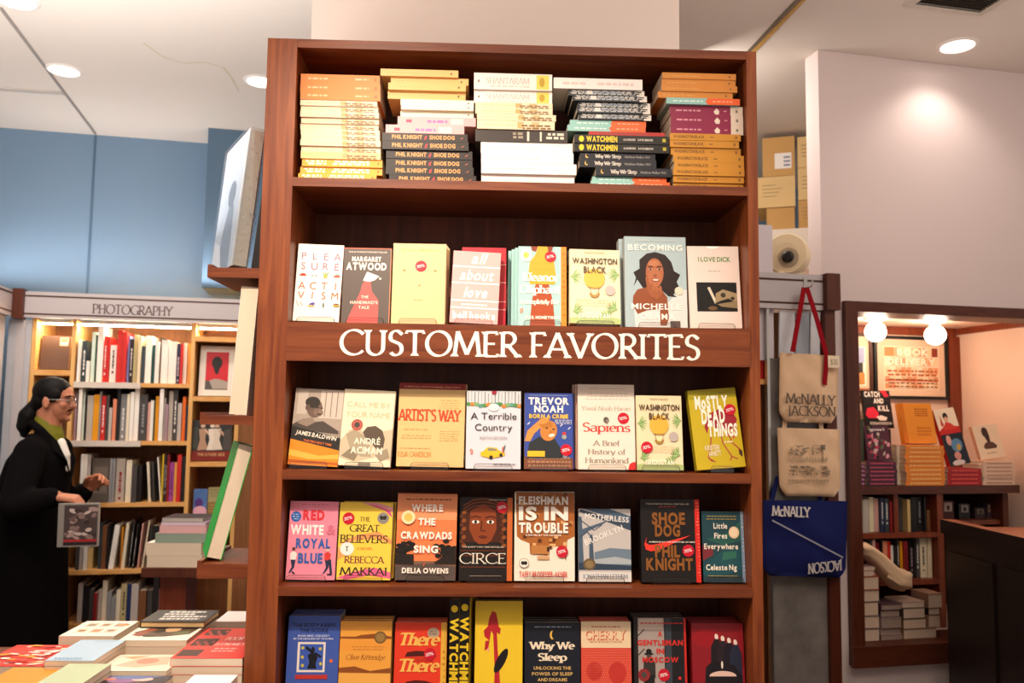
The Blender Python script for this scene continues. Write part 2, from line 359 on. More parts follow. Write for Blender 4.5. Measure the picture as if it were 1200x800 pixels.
def write(mb, txt, o, ex, ey, h, k, font='r', width=None, align='c', sx=None, shear=0, track=0.0):
    """letters of cap height h on the plane through o; ex, ey unit vectors; width fits the line"""
    sh, w = text_shapes(txt, font, track); s = sx or 1.0
    if width: s = width/(w*h)
    off = {'c': -w/2, 'l': 0, 'r': -w}[align]; o = Vector(o); ex = Vector(ex); ey = Vector(ey)
    nz = ex.cross(ey)*.00002
    for vs, fs in sh:
        mb.tris([o+ex*((a+off+b*shear)*h*s)+ey*(b*h)+nz*c for a, b, c in vs], fs, k)

# ------------------------------------------------------------------ books
class Art:
    """flat printed shapes on a cover: u 0..1 across, v 0..1 up"""
    def __init__(s, W, H, spine=None):
        s.W, s.H = W, H; s.a = MB(); s.t = MB(); s.n = 0; s.spine = spine; s.ts = [s.t]; s.lastv = None
    def P(s, u, v, lift=0):
        d = -(.00025+.00007*s.n)-lift
        if s.spine: T, H = s.spine; return (d, T*(1-v), H*(1-u))
        return (u*s.W, d, v*s.H)
    def p(s, pts, k):
        for ax, lim, sg in ((0, 0, 1), (0, 1, -1), (1, 0, 1), (1, 1, -1)):      # trim to the printed face
            out = []
            for i, q in enumerate(pts):
                r = pts[i-1]; a, b = (r[ax]-lim)*sg, (q[ax]-lim)*sg
                if (a < 0) != (b < 0): f = a/(a-b); out.append((r[0]+(q[0]-r[0])*f, r[1]+(q[1]-r[1])*f))
                if b >= 0: out.append(q)
            pts = out
            if len(pts) < 3: return s
        s.n += 1; s.a.poly([s.P(u, v) for u, v in pts], k); return s
    def r(s, u0, v0, u1, v1, k): return s.p([(u0, v0), (u1, v0), (u1, v1), (u0, v1)], k)
    def e(s, u, v, ru, rv, k, rot=0, n=20, a0=0, a1=360):
        c, q = math.cos(math.radians(rot)), math.sin(math.radians(rot)); pts = []
        asp = s.H/s.W if not s.spine else s.spine[0]/s.spine[1]
        for i in range(n):
            a = math.radians(a0+(a1-a0)*i/(n if a1-a0 == 360 else n-1)); x, y = ru*math.cos(a), rv*math.sin(a)*asp
            pts.append((u+x*c-y*q, v+(x*q+y*c)/asp))
        return s.p(pts, k)
    def l(s, pts, w, k):              # stroke of width w (share of the book width)
        asp = s.W/s.H if not s.spine else s.spine[1]/s.spine[0]
        s.n += 1; L = []
        for i, p in enumerate(pts):
            a, b = pts[max(i-1, 0)], pts[min(i+1, len(pts)-1)]
            dx, dy = b[0]-a[0], (b[1]-a[1])/asp; d = math.hypot(dx, dy) or 1
            ox, oy = -dy/d*w/2, dx/d*w/2*asp; L.append(((p[0]+ox, p[1]+oy), (p[0]-ox, p[1]-oy)))
        n0 = s.n
        for q0, q1 in zip(L, L[1:]): s.n = n0; s.p([q0[0], q0[1], q1[1], q1[0]], k)
        return s
    def t_(s, txt, u, v, h, k, font='b', w=None, align='c', sx=None, shear=0, track=0, rot=0):
        if s.lastv is not None and abs(v-s.lastv) > .165 and not s.spine: s.t = MB(); s.ts.append(s.t)
        s.lastv = v; s.n += 1; o = Vector(s.P(u, v))
        if s.spine: ex, ey = Vector((0, 0, -1)), Vector((0, -1, 0)); wid, hh = s.spine[1], s.spine[0]
        else: ex, ey = Vector((1, 0, 0)), Vector((0, 0, 1)); wid, hh = s.W, s.H
        if rot:
            c, q = math.cos(math.radians(rot)), math.sin(math.radians(rot)); ex, ey = ex*c+ey*q, ey*c-ex*q
        write(s.t, txt, o, ex, ey, h*hh, k, font, w*wid if w else None, align, sx, shear, track); return s
    def lines(s, u0, u1, v, n, dv, h, k, seed=1):   # unreadably small print
        rr = random.Random(seed)
        for i in range(n):
            u = u0+rr.random()*.04; s.n += 1
            while u < u1:
                w = rr.uniform(.03, .09); s.a.poly([s.P(u, v-i*dv), s.P(min(u+w, u1), v-i*dv), s.P(min(u+w, u1), v-i*dv+h), s.P(u, v-i*dv+h)], k); u += w+.018
        return s
MESHES = {}
def book_meshes(W_, H_, T_, cover, spine, back, hard, pages='pages'):
    key = (round(W_, 4), round(H_, 4), round(T_, 4), cover, spine, back, hard, pages)
    if key in MESHES: return MESHES[key]
    c = .0022 if hard else .0007; e = .003 if hard else .0006
    cv = MB()
    cv.box((0, 0, 0), (W_, c, H_), cover); cv.box((0, T_-c, 0), (W_, T_, H_), back); cv.box((0, c, 0), (c, T_-c, H_), spine)
    pg = MB(); pg.box((c+.0002, c+.0001, e), (W_-e, T_-c-.0001, H_-e), pages)
    MESHES[key] = (cv.mesh('book_cover'), pg.mesh('book_pages')); return MESHES[key]
def mobj(name, me, parent):
    o = bpy.data.objects.new(name, me); COL.objects.link(o)
    if parent: o.parent = parent
    return o
def make_book(label, M, W_, H_, T_, cover='#ffffff', spine=None, back=None, hard=False, art=None, spine_art=None, group=None, stickers=(), simple=False, pages='pages', name=None):
    spine = spine or cover; back = back or cover
    cm, pm = book_meshes(W_, H_, T_, cover, spine, back, hard, pages)
    name = name or ('hardcover' if hard else ('paperback' if 'paperback' in label else 'book'))
    root = thing(name, label, 'book', M, group)
    mobj('cover', cm, root); mobj('page_block', pm, root)
    if art:
        a = Art(W_, H_); a.r(0, 0, 1, 1, cover); art(a)
        if a.a.f: a.a.build('cover_print', root)
        for t_mesh in a.ts:
            if t_mesh.f: t_mesh.build('cover_lettering', root)
        for (u, v, r, colr, txt) in stickers:
            st = MB(); y = -(.0006+.00007*a.n); n = 24
            st.prism([(u*W_+r*math.cos(2*math.pi*i/n), y, v*H_+r*math.sin(2*math.pi*i/n)) for i in range(n)], (0, .0003, 0), colr)
            so = st.build('sticker', root)
            if txt:
                tx = MB(); an = math.radians(14)
                write(tx, txt, (u*W_, y-.0002, v*H_-.0035), (math.cos(an), 0, math.sin(an)), (-math.sin(an), 0, math.cos(an)), .0078, '#ffffff', 'n', width=r*1.45)
                tx.build('sticker_print', so)
            else:
                rg = MB()
                for q0, q1 in ((.82, .70), (.5, .0)):
                    for i in range(n):
                        p = [(u*W_+r*q*math.cos(2*math.pi*(i+j)/n), y-.0002, v*H_+r*q*math.sin(2*math.pi*(i+j)/n)) for q, j in ((q0, 0), (q0, 1), (q1, 1), (q1, 0))]
                        rg.poly(p, '#4a4440')
                rg.build('sticker_print', so)
    if spine_art:
        a = Art(W_, H_, (T_, H_)); a.r(0, 0, 1, 1, spine); spine_art(a)
        if a.a.f: a.a.build('spine_print', root)
        if a.t.f: a.t.build('spine_lettering', root)
    return root
def copy_book(src, label, M, group, keep=('cover', 'page_block')):
    r = src.copy(); COL.objects.link(r); r.matrix_world = M; r['label'] = label
    if group: r['group'] = group
    for ch in src.children:
        if ch.name.split('.')[0] in keep:
            c = ch.copy(); COL.objects.link(c); c.parent = r
    return r
def KIDS(o): return [c for c in COL.objects if c.parent == o]

# ------------------------------------------------------------------ room shell
ZC = 3.1
m = MB(); m.box((-7, -7, -.06), (7, 7, 0), 'floor'); struct(m.build('floor'))
m = MB(); m.box((-7, -7, ZC), (7, 7, ZC+.06), 'ceil'); struct(m.build('ceiling'))
DB = atZ(112, 158, ZC).dot(E2)                     # blue back wall
DR = (atZ(961, 57, ZC).dot(E2)+atZ(1200, 87.5, ZC).dot(E2))/2   # wall with the pass-through
uc0 = atD(246.5, 100, DB-.30).dot(E1)
def rbox(mb, u0, d0, z0, u1, d1, z1, k, **kw): mb.box((u0, d0, z0), (u1, d1, z1), k, M=RM, **kw)
m = MB(); rbox(m, -6.5, DB, 0, 3.6, DB+.12, ZC, 'blue'); struct(m.build('wall_back'))
m = MB(); rbox(m, uc0, DB-.30, 2.19, uc0+.85, DB-.002, ZC-.001, 'blue_shaded'); struct(m.build('wall_column'))
pj = atD(112, 160, DB)
m = MB(); rbox(m, pj.dot(E1)-.006, DB-.004, 0, pj.dot(E1)+.006, DB+.002, ZC-.001, '#4e6a84'); struct(m.build('trim_1'))
# ceiling joints and trims
def strip(name, p, q, w, k, dz=.004):
    a = atZ(*p, ZC-dz); b = atZ(*q, ZC-dz); n = (b-a).cross(EZ).normalized()*w/2
    mm = MB(); mm.prism([a-n, a+n, b+n, b-n], (0, 0, dz-.0005), k); return struct(mm.build(name))
strip('trim_2', (0, 9), (112, 157), .014, '#9b938b')
strip('trim_3', (-60, 101), (74, 110), .035, '#c9c2ba', .006)
strip('trim_4', (876, 62), (938, -3), .014, '#6f6459')
strip('trim_5', (882, 62), (945, -3), .018, '#c39a52')
# old water mark wandering over the ceiling
m = MB(); st_pts = [atZ(px, py, ZC-.0004) for px, py in ((168, 50), (190, 66), (214, 74), (240, 73), (262, 79), (272, 92), (280, 107))]
for a, b in zip(st_pts, st_pts[1:]):
    n = (b-a).cross(EZ).normalized()*.006; m.poly([a-n, a+n, b+n*.7, b-n*.7], '#d9cfb4')
struct(m.build('trim_9'))
# column the bookcase backs onto
xa = atY(365, 30, .36).x; xb = atY(796, 30, .36).x
m = MB(); m.box((xa, .36, 0), (xb, .85, ZC-.001), 'pinkwall'); struct(m.build('wall_pillar'))
# right wall with a framed opening
uL = atD(961, 200, DR).dot(E1); uF0 = atD(990.5, 560, DR).dot(E1); uF1 = atD(1005, 560, DR).dot(E1)
zT = atD(1003, 366, DR).z; zTf = atD(996, 353.5, DR).z; zB = atD(1050, 752, DR).z; zBf = atD(1050, 776, DR).z
DA = DR+.62                                        # back of the alcove
uR = atD(1123, 450, DA).dot(E1)
m = MB()
rbox(m, uL, DR, 0, uF1-.02, DR+.10, ZC-.001, 'white'); struct(m.build('wall_right_pier'))
m = MB(); rbox(m, uF1-.02, DR, zT+.02, uR+1.2, DR+.15, ZC-.001, 'white'); struct(m.build('wall_right_upper'))
m = MB(); rbox(m, uF1-.02, DR, 0, uR+1.2, DR+.15, zB-.02, 'white'); struct(m.build('wall_right_lower'))
m = MB(); rbox(m, uR+.03, DR, zB-.02, uR+1.2, DR+.15, zT+.02, 'white'); struct(m.build('wall_right_end'))
m = MB(); rbox(m, uF1-.30, DA, 0, uR+.25, DA+.08, zT+.3, 'alc'); struct(m.build('wall_alcove_back'))
m = MB(); rbox(m, uR, DR+.1505, 0, uR+.08, DA-.0005, zT+.3, 'alc'); struct(m.build('wall_alcove_side'))
m = MB(); rbox(m, uF1-.30, DR+.1505, 0, uF1-.22, DA-.0005, zT+.3, 'alc'); struct(m.build('wall_alcove_left'))
m = MB(); rbox(m, uF1-.219, DR+.151, zT+.021, uR-.001, DA-.001, zT+.06, 'alc'); struct(m.build('ceiling_alcove'))
fw = uF1-uF0
m = MB(); rbox(m, uF0, DR-.028, zBf, uF1, DR-.0005, zTf, 'frame'); rbox(m, uF1-.0195, DR, zB-.0195, uF1, DR+.15, zT+.0195, 'frame'); w1 = bpy.data.objects.new('window_1', None); COL.objects.link(w1); struct(w1); m.build('jamb', w1)
m = MB(); rbox(m, uF1+.0005, DR-.028, zT, uR+.03, DR-.0005, zTf, 'framex'); rbox(m, uF1+.0005, DR, zT, uR+.0295, DR+.15, zT+.0195, 'framex'); m.build('head_rail', w1)
m = MB(); rbox(m, uF0-.012, DR-.05, zBf, uR+.03, DR-.0285, zB, 'framex'); rbox(m, uF1+.0005, DR-.028, zBf+.001, uR+.0295, DR+.15, zB, 'framex'); m.build('sill', w1)
# alcove trims
zt1 = atD(1040, 381, DA).z; zt0 = atD(1040, 392, DA).z
m = MB(); rbox(m, uF1-.2, DA-.02, zt0, uR-.021, DA-.0005, zt1+.03, 'redwood'); struct(m.build('trim_6'))
uj = atD(1110, 450, DA).dot(E1)
m = MB(); rbox(m, uj, DA-.022, .2, uR-.0005, DA-.0006, zt0-.0005, 'redwood'); struct(m.build('trim_7'))
m = MB(); rbox(m, uR-.018, DR+.16, zt0+.01, uR-.0005, DA-.021, zt1+.02, 'redwood'); struct(m.build('trim_8'))

# ceiling downlights: ring, lens and the lamp behind it
def downlight(px, py, label, power, angle=110, tilt=None):
    c = atZ(px, py, ZC); M = Matrix.Translation((c.x, c.y, ZC))
    r = thing('ceiling_downlight', label, 'ceiling light', M, 'recessed ceiling downlights')
    k = MB(); R = .085
    for i in range(28):
        a, b = 2*math.pi*i/28, 2*math.pi*(i+1)/28
        q = [(rr*math.cos(t), rr*math.sin(t), z) for rr, t, z in ((R, a, -.0008), (R, b, -.0008), (R*.8, b, -.008), (R*.8, a, -.008))]
        k.poly(q, '#f3eee8')
        q = [(rr*math.cos(t), rr*math.sin(t), z) for rr, t, z in ((R*.8, a, -.008), (R*.8, b, -.008), (R*.76, b, -.002), (R*.76, a, -.002))]
        k.poly(q, '#f3eee8')
    k.build('trim_ring', r)
    k = MB(); k.poly([(R*.77*math.cos(-2*math.pi*i/28), R*.77*math.sin(-2*math.pi*i/28), -.003) for i in range(28)], 'led'); k.build('lens', r)
    if power: lamp('downlight_lamp', 'SPOT', (c.x, c.y, ZC-.02), tilt or (c.x, c.y, 0), power, SOFT, .05, angle=angle, blend=.7)
downlight(75, 82, 'round white ceiling downlight beside the long ceiling joint above the blue wall', 34, 130)
downlight(306, 95, 'round white ceiling downlight partly hidden by the top of the tall bookcase', 30, 130)
downlight(20, 0, 'round white ceiling downlight cut off at the top left corner', 26, 130)
_c = atZ(1122, 53, ZC); downlight(1122, 53, 'round white ceiling downlight over the plain right wall', 7, 125, (_c.x-.02, _c.y+.3, 0))
# air vent
g = [atZ(*q, ZC-.012) for q in ((1076, 6), (1170, 12))]
v = thing('ceiling_vent', 'dark slatted air vent with a pale frame at the top right of the ceiling', 'vent', Matrix.Translation((0, 0, 0)) @ basis(atZ(1124, -2, ZC), E1, E2, EZ))
m = MB()
for a, b in (((-.17, -.085, -.012), (.17, -.065, -.0005)), ((-.17, .065, -.012), (.17, .085, -.0005)), ((-.17, -.065, -.012), (-.145, .065, -.0005)), ((.145, -.065, -.012), (.17, .065, -.0005))): m.box(a, b, '#cfc6ba')
m.build('frame', v)
for i in range(9):
    m = MB(); y = -.058+i*.0145; m.prism([(-.144, y, -.010), (-.144, y+.009, -.002), (-.144, y+.0105, -.003), (-.144, y+.0015, -.011)], (.288, 0, 0), '#5a5048'); m.build('slat', v)
m = MB(); m.box((-.144, -.064, -.0018), (.144, .064, -.0006), '#191512'); m.build('duct', v)

# ------------------------------------------------------------------ the tall bookcase in the middle
XL, XI, XR = -.586, -.507, .742
ZTOP = 2.502; TH = .0235; DEP = .34
SH = [2.121, 1.352, 1.059, .757, .45]                  # shelf tops
bc = thing('bookcase', 'tall walnut display bookcase lettered CUSTOMER FAVORITES across its middle rail', 'bookcase', Matrix.Translation((0, 0, 0)))
m = MB(); m.box((XL, 0, 0), (XI, DEP, ZTOP), 'wz'); m.build('post', bc)
m = MB(); m.box((XR-.028, 0, 0), (XR, DEP, ZTOP), 'wz'); m.build('side_panel', bc)
m = MB(); m.box((XI+.0005, 0, ZTOP-TH), (XR-.0285, DEP, ZTOP), 'wx'); m.build('top_board', bc)
m = MB(); m.box((XI+.0005, DEP-.02, .06), (XR-.0285, DEP, ZTOP-TH-.0005), 'wback'); m.build('back_panel', bc)
for z in SH:
    m = MB(); m.box((XI+.0005, -.004, z-TH), (XR-.0285, DEP-.0205, z), 'wx'); m.build('shelf', bc)
m = MB(); m.box((XI+.0005, -.006, 1.634), (XR-.0285, .018, 1.7355), 'wx'); hd = m.build('header_rail', bc)
m = MB(); m.box((XI+.0005, .0185, 1.712), (XR-.0285, DEP-.0205, 1.7355), 'wx'); m.build('shelf', bc)
m = MB(); m.box((XI+.0005, .03, 0), (XR-.0285, .05, .4), 'wx'); m.build('plinth', bc)
m = MB(); a = atY(397.5, 417, -.0066); b = atY(821, 420, -.0066)
write(m, 'CUSTOMER FAVORITES', ((a.x+b.x)/2, -.0066, 1.6515), (1, 0, 0), (0, 0, 1), .0655, '#fff3e4', 'H', width=b.x-a.x, track=.03)
m.build('lettering', hd)

# clear acrylic easels that hold the face-out books
def easel(x, Yf, z, wl, T, label, lean):
    M = Matrix.Translation((x, Yf, z)); r = thing('book_stand', label, 'book stand', M, None)
    m = MB(); m.box((-wl/2, -.004, .0003), (wl/2, T+.05, .0022), 'acrylic'); m.build('base', r)
    h = .019; q = .008
    pts = [(-wl/2, -.004, .0003), (wl/2, -.004, .0003), (wl/2, -.004, h-q)]+[(wl/2-q+q*math.cos(math.radians(t)), -.004, h-q+q*math.sin(math.radians(t))) for t in (30, 60, 90)]
    pts += [(-wl/2+q+q*math.cos(math.radians(t)), -.004, h-q+q*math.sin(math.radians(t))) for t in (90, 120, 150, 180)]
    m = MB(); m.prism(pts, (0, -.002, 0), 'acrylic'); lp = m.build('front_lip', r)
    m = MB(); m.tube([Vector(p)+Vector((0, -.001, 0)) for p in pts[1:]+pts[:1]], .0008, 'acrylic_edge', 5); m.build('lip_edge', lp)
    m = MB(); t = math.radians(lean); b0 = Vector((0, T+.0088, .0023)); d = Vector((0, math.sin(t), math.cos(t)))*.12
    m.prism([b0+Vector((-wl/2, 0, 0)), b0+Vector((wl/2, 0, 0)), b0+Vector((wl/2, 0, 0))+d, b0+Vector((-wl/2, 0, 0))+d], (0, .002, 0), 'acrylic'); m.build('back_rest', r)
    return r
ORD = ['first', 'second', 'third', 'fourth', 'fifth', 'sixth', 'seventh', 'eighth', 'ninth', 'tenth', 'eleventh', 'twelfth', 'thirteenth', 'fourteenth', 'fifteenth', 'sixteenth', 'seventeenth', 'eighteenth', 'nineteenth', 'twentieth', 'twenty-first', 'twenty-second', 'twenty-third', 'twenty-fourth', 'twenty-fifth', 'twenty-sixth', 'twenty-seventh', 'twenty-eighth', 'twenty-ninth', 'thirtieth', 'thirty-first', 'thirty-second', 'thirty-third', 'thirty-fourth']
def xz(px, z, Y):                                   # x of the point seen at px at height z on the plane Y
    py = 400
    for _ in range(6):
        p = atY(px, py, Y); q = atY(px, py+1, Y); py += (z-p.z)/(q.z-p.z)
    return atY(px, py, Y).x
def height(px, py, Y, z, lean):                     # height of a panel leaning back from (Y, z) whose top is seen at py
    t = math.radians(lean); lo, hi = .05, .5
    for _ in range(40):
        h = (lo+hi)/2; zz = atY(px, py, Y+h*math.sin(t)).z
        if z+h*math.cos(t) < zz: lo = h
        else: hi = h
    return h
REDS = '#c5142c'
LIFT = .0035
def face_out(label, pl, pr, pt, shelf, row, col=None, lean=8, Y=.05, rot=0, T=.025, art=None, stickers=(), copies=0, cdx=0.0, cdz=0.0, lip=True, lipw=.10, lipx=0, **kw):
    zs = shelf; t = math.radians(lean)
    z = zs+LIFT+T*(1+copies)*math.sin(t)*.0
    # the whole pack leans back; its lowest edge is the back bottom edge of the last copy
    drop = T*math.sin(t); z = zs+LIFT+drop
    x0 = xz(pl, z, Y); x1 = xz(pr, z, Y); W_ = x1-x0; H_ = height((pl+pr)/2+2, pt, Y, z, lean)
    R = Matrix.Rotation(-t, 4, 'X') @ Matrix.Rotation(math.radians(rot), 4, 'Y')
    if rot > 0: z += 0
    zz = z+abs(W_*math.sin(math.radians(rot))) if rot > 0 else z
    M = Matrix.Translation((x0, Y, zz)) @ R
    st = [(u, v, .0155, c, tx) for (u, v, c, tx) in stickers]
    sh = label.split('|')[0]; label = label.replace('|', '')
    b = make_book(label, M, W_, H_, T, art=art, stickers=st, group='face-out books in the tall bookcase', **kw)
    nrm = (R @ Vector((0, 1, 0, 0))).to_3d()
    for i in range(copies):
        off = nrm*((T+.0006)*(i+1)); M2 = Matrix.Translation((x0+cdx*(i+1), Y+(T+.0009)*(i+1)/math.cos(t), zz)) @ R
        copy_book(b, '%s copy behind the %s' % (ORD[i], sh), M2, 'copies behind the face-out books')
    if lip: easel((x0+x1)/2+lipx, Y-.0004, zs, lipw, T+(T+.0009)*copies/math.cos(t), 'clear stand under the '+sh, lean)
    return b

# ------------------------------------------------------------------ covers, second row from the top (standing on the lettered rail)
Z2 = 1.7355
def c_pleasure(a):
    a.lines(.3, .74, .93, 1, .02, .008, '#c9b9a4')
    for j, (row, v, cs) in enumerate((('PLEA', .795, '#9c5a78'), ('SURE', .665, '#9c5a78'), ('ACTI', .41, '#d4603c'), ('VISM', .285, '#d4603c'))):
        for i, ch in enumerate(row): a.t_(ch, .14+.245*i, v, .092, cs, 'r', sx=1)
    a.e(.15, .585, .07, .03, '#c9382c', a0=0, a1=180); a.e(.15, .59, .085, .008, '#c9382c'); a.e(.36, .59, .025, .01, '#9ab0a8'); a.e(.44, .59, .025, .01, '#9ab0a8')
    for r in (-25, 0, 25): a.e(.64+r*.0012, .60, .012, .042, '#8aa04a', rot=-r)
    a.e(.64, .575, .05, .012, '#d9b84a'); a.e(.90, .60, .05, .022, '#7fa9a0', a0=0, a1=180); a.e(.89, .588, .08, .012, '#cf5548')
    a.l([(.05, .25), (.11, .19)], .015, '#b88a8a'); a.l([(.13, .25), (.19, .19)], .015, '#b88a8a')
    a.e(.39, .215, .07, .02, '#5b4fa0', rot=25); a.e(.37, .195, .075, .01, '#d2b35e'); a.e(.64, .21, .02, .035, '#6d7d6a'); a.e(.92, .21, .065, .026, '#6a5138', a0=0, a1=180); a.e(.92, .205, .07, .01, '#d8a03a')
def c_tale(a):
    a.p([(.10, 0), (.38, .42), (.40, .50), (.47, .57), (.58, .57), (.61, .42), (.76, .30), (.76, 0)], '#e35a55')
    a.p([(.42, .56), (.50, .68), (.76, .62), (.66, .565), (.55, .545)], '#fff3e2'); a.e(.78, .59, .022, .015, '#fff3e2')
    a.r(.985, 0, 1, 1, '#e0906c'); a.r(0, .985, 1, 1, '#b8563a')
    a.t_('THE #1 WORLDWIDE BESTSELLER', .5, .935, .018, '#e5d8c8', 'b', w=.82)
    a.t_('MARGARET', .48, .82, .058, '#fff3e2', 'B', w=.62); a.t_('ATWOOD', .48, .705, .09, '#fff3e2', 'B', w=.86)
    a.t_('THE', .47, .325, .035, '#fbd9c8', 'b'); a.t_('HANDMAID\'S', .46, .25, .038, '#fbd9c8', 'b', w=.58); a.t_('TALE', .46, .185, .038, '#fbd9c8', 'b')
def c_face(a):
    a.t_('SAYAKA MURATA', .5, .905, .026, '#dcae55', 'b', w=.72)
    for u in (.22, .80): a.e(u, .66, .025, .012, '#a37c44'); a.e(u, .66, .035, .004, '#a37c44')
    a.e(.51, .475, .022, .013, '#b78f52'); a.l([(.40, .295), (.47, .291), (.58, .295)], .008, '#c09048')
def c_love(a):
    for v in (.775, .545, .30, .20): a.r(0, v, 1, v+.018, '#fff0ea')
    a.t_('all', .52, .83, .15, '#ffe9dd', 'b', sx=1.0, shear=.3); a.t_('about', .5, .60, .14, '#ffe9dd', 'b', w=.72, shear=.3); a.t_('love', .5, .36, .13, '#fff4ec', 'B', w=.5, shear=.3)
    a.lines(.22, .76, .24, 1, .02, .026, '#fff0e6'); a.t_('bell hooks', .5, .06, .095, '#fff4ec', 'B', w=.9)
def c_eleanor(a):
    a.r(.885, 0, 1, 1, '#f08a2c'); a.lines(.915, .97, .9, 12, .07, .02, '#d06a1c')
    a.p([(.24, 0), (.28, .3), (.36, .52), (.63, .52), (.72, .3), (.76, 0)], '#a8481f')
    a.p([(.24, .8), (.2, .62), (.24, .52), (.76, .52), (.78, .62), (.74, .82), (.64, .9), (.60, 1), (.40, 1), (.36, .9)], '#f2a62e')
    a.p([(.26, 1), (.28, .95), (.36, .93), (.40, 1)], '#8c3a20'); a.p([(.60, 1), (.62, .94), (.70, .95), (.72, 1)], '#8c3a20')
    for v in (.62, .7, .78): a.r(.26, v, .73, v+.003, '#df8f22')
    a.t_('Eleanor', .47, .56, .1, '#fdf4e4', 'N', w=.74); a.t_('Oliphant', .45, .405, .1, '#fdf4e4', 'N', w=.84); a.t_('is completely fine', .44, .27, .058, '#fdf4e4', 'N', w=.82)
    a.l([(.05, .2), (.09, .215), (.09, .17), (.05, .155), (.05, .2)], .02, '#e07a50')
    a.t_('GAIL HONEYMAN', .5, .085, .034, '#fdf4e4', 'B', w=.72)
    a.e(.16, .885, .12, .085, '#fbf6ea'); a.e(.16, .885, .06, .045, '#d8d870'); a.e(.15, .89, .035, .025, '#a8c04a')
def c_wblack(a):
    for cx, cy, r0 in ((.06, .62, 0), (.95, .66, 180), (.1, .16, 20), (.9, .2, 150), (.75, .08, 120)):
        for k in range(7): a.e(cx+.07*math.cos(math.radians(r0-60+20*k)), cy+.05*math.sin(math.radians(r0-60+20*k)), .11, .010, ('#8fae6a', '#7a9c5c', '#a5bd7e')[k % 3], rot=r0-60+20*k)
    a.r(0, 0, 1, .07, '#8da85e'); a.e(.5, .03, .6, .07, '#a9ba78')
    a.e(.49, .60, .21, .135, '#ecb244'); a.r(.28, .66, .72, .75, '#f3e3b2') if False else None
    a.r(.36, .475, .62, .482, '#8a6a3c'); a.e(.49, .405, .1, .062, '#a8823e', a0=180, a1=360); a.e(.49, .42, .06, .04, '#f0dca0', a0=180, a1=360); a.l([(.40, .475), (.42, .40)], .01, '#8a6a3c'); a.l([(.58, .475), (.56, .40)], .01, '#8a6a3c')
    a.lines(.12, .8, .31, 3, .035, .006, '#b9a070', 3)
    a.e(.80, .445, .10, .066, '#b9aca6')
    a.t_('ESI EDUGYAN PRIZE', .5, .945, .016, '#8a7344', 'b', w=.4)
    a.t_('WASHINGTON', .5, .80, .075, '#4a3a20', 'b', w=.9); a.t_('BLACK', .5, .675, .085, '#5a4020', 'b', w=.46)
    a.t_('ESI EDUGYAN', .48, .075, .055, '#fff6dc', 'B', w=.62)
def c_becoming(a):
    # hair, face, shoulders, a hand at the chin, white blouse
    a.p([(.16, .02), (.14, .22), (.30, .30), (.70, .28), (.88, .40), (1, .42), (1, 0), (.16, 0)], '#d7d6d2')
    a.p([(.20, .52), (.14, .44), (.18, .54), (.14, .60), (.24, .64), (.24, .74), (.36, .81), (.50, .83), (.66, .80), (.76, .72), (.80, .62), (.90, .58), (.84, .50), (.88, .44), (.78, .36), (.84, .33), (.70, .34), (.6, .4), (.30, .42)], '#241512')
    a.p([(.12, .24), (.13, .34), (.20, .41), (.36, .44), (.46, .36), (.60, .40), (.68, .33), (.70, .10), (.66, .02), (.56, .02), (.56, .20), (.34, .18), (.20, .14)], '#8d4a2a')
    a.e(.485, .60, .145, .16, '#a86240'); a.e(.485, .54, .11, .11, '#b06a46'); a.e(.47, .70, .09, .035, '#b87450')
    for u in (.42, .56): a.e(u, .635, .030, .009, '#d9c6ba'); a.e(u, .635, .019, .010, '#20120f'); a.e(u, .665, .05, .007, '#2a1612', rot=0)
    a.e(.49, .565, .028, .016, '#8d4e30'); a.e(.50, .515, .058, .017, '#8a3c2e'); a.e(.50, .518, .046, .009, '#ead9cc')
    a.p([(.36, .40), (.33, .54), (.36, .57), (.40, .50), (.48, .44), (.58, .43), (.62, .38), (.52, .30), (.42, .33)], '#9c5734'); a.e(.40, .51, .016, .05, '#b06a46', rot=12)
    for k in range(3): a.e(.46+.055*k, .425, .022, .03, '#a9643e')
    a.r(.72, .0, .88, .07, '#5a4a44')
    a.t_('A MEMOIR WITH A NOTE', .5, .945, .014, '#c9d0cf', 'b', w=.7)
    a.t_('BECOMING', .5, .845, .062, '#f5efe6', 'b', w=.9, track=.08); a.t_('MICHELLE', .5, .195, .06, '#f5efe6', 'b', w=.82, track=.06); a.t_('OBAMA', .52, .085, .06, '#f5efe6', 'b', w=.56, track=.06)
    a.e(.87, .40, .07, .045, '#d8d2bc')
def c_green(a):
    a.e(.5, 1.0, .12, .03, '#fffaf2', a0=180, a1=360)
    a.r(.15, .20, .93, .555, '#14120f')
    a.p([(.36, .49), (.41, .50), (.52, .34), (.50, .29)], '#d9cdb6'); a.p([(.52, .42), (.66, .47), (.93, .42), (.93, .30), (.76, .36), (.60, .33), (.5, .30)], '#a08a68'); a.p([(.54, .29), (.93, .33), (.93, .24), (.62, .26)], '#8f7a58'); a.e(.66, .40, .05, .03, '#3c3226'); a.e(.45, .24, .09, .025, '#6f5234'); a.e(.84, .36, .04, .02, '#2e2a22')
    a.t_('I LOVE DICK', .52, .81, .055, '#4f8a3a', 'b', w=.64); a.lines(.38, .64, .69, 1, .02, .007, '#b9a596')
RED20 = (REDS, '20%'); SEAL = ('#9a948c', None)
B = face_out
B('white paperback with spaced coral letters| beside the left post', 342.8, 397, 287, Z2, 2, cover='#f6ecdf', rot=1.3, lean=6, art=c_pleasure, T=.03, lipx=.0, copies=1)
B('dark grey paperback with a red cloaked figure| in a white bonnet', 399.5, 456, 290.5, Z2, 2, cover='#5b4f48', spine='#d8a184', lean=6, art=c_tale, T=.022, copies=1, cdx=.001)
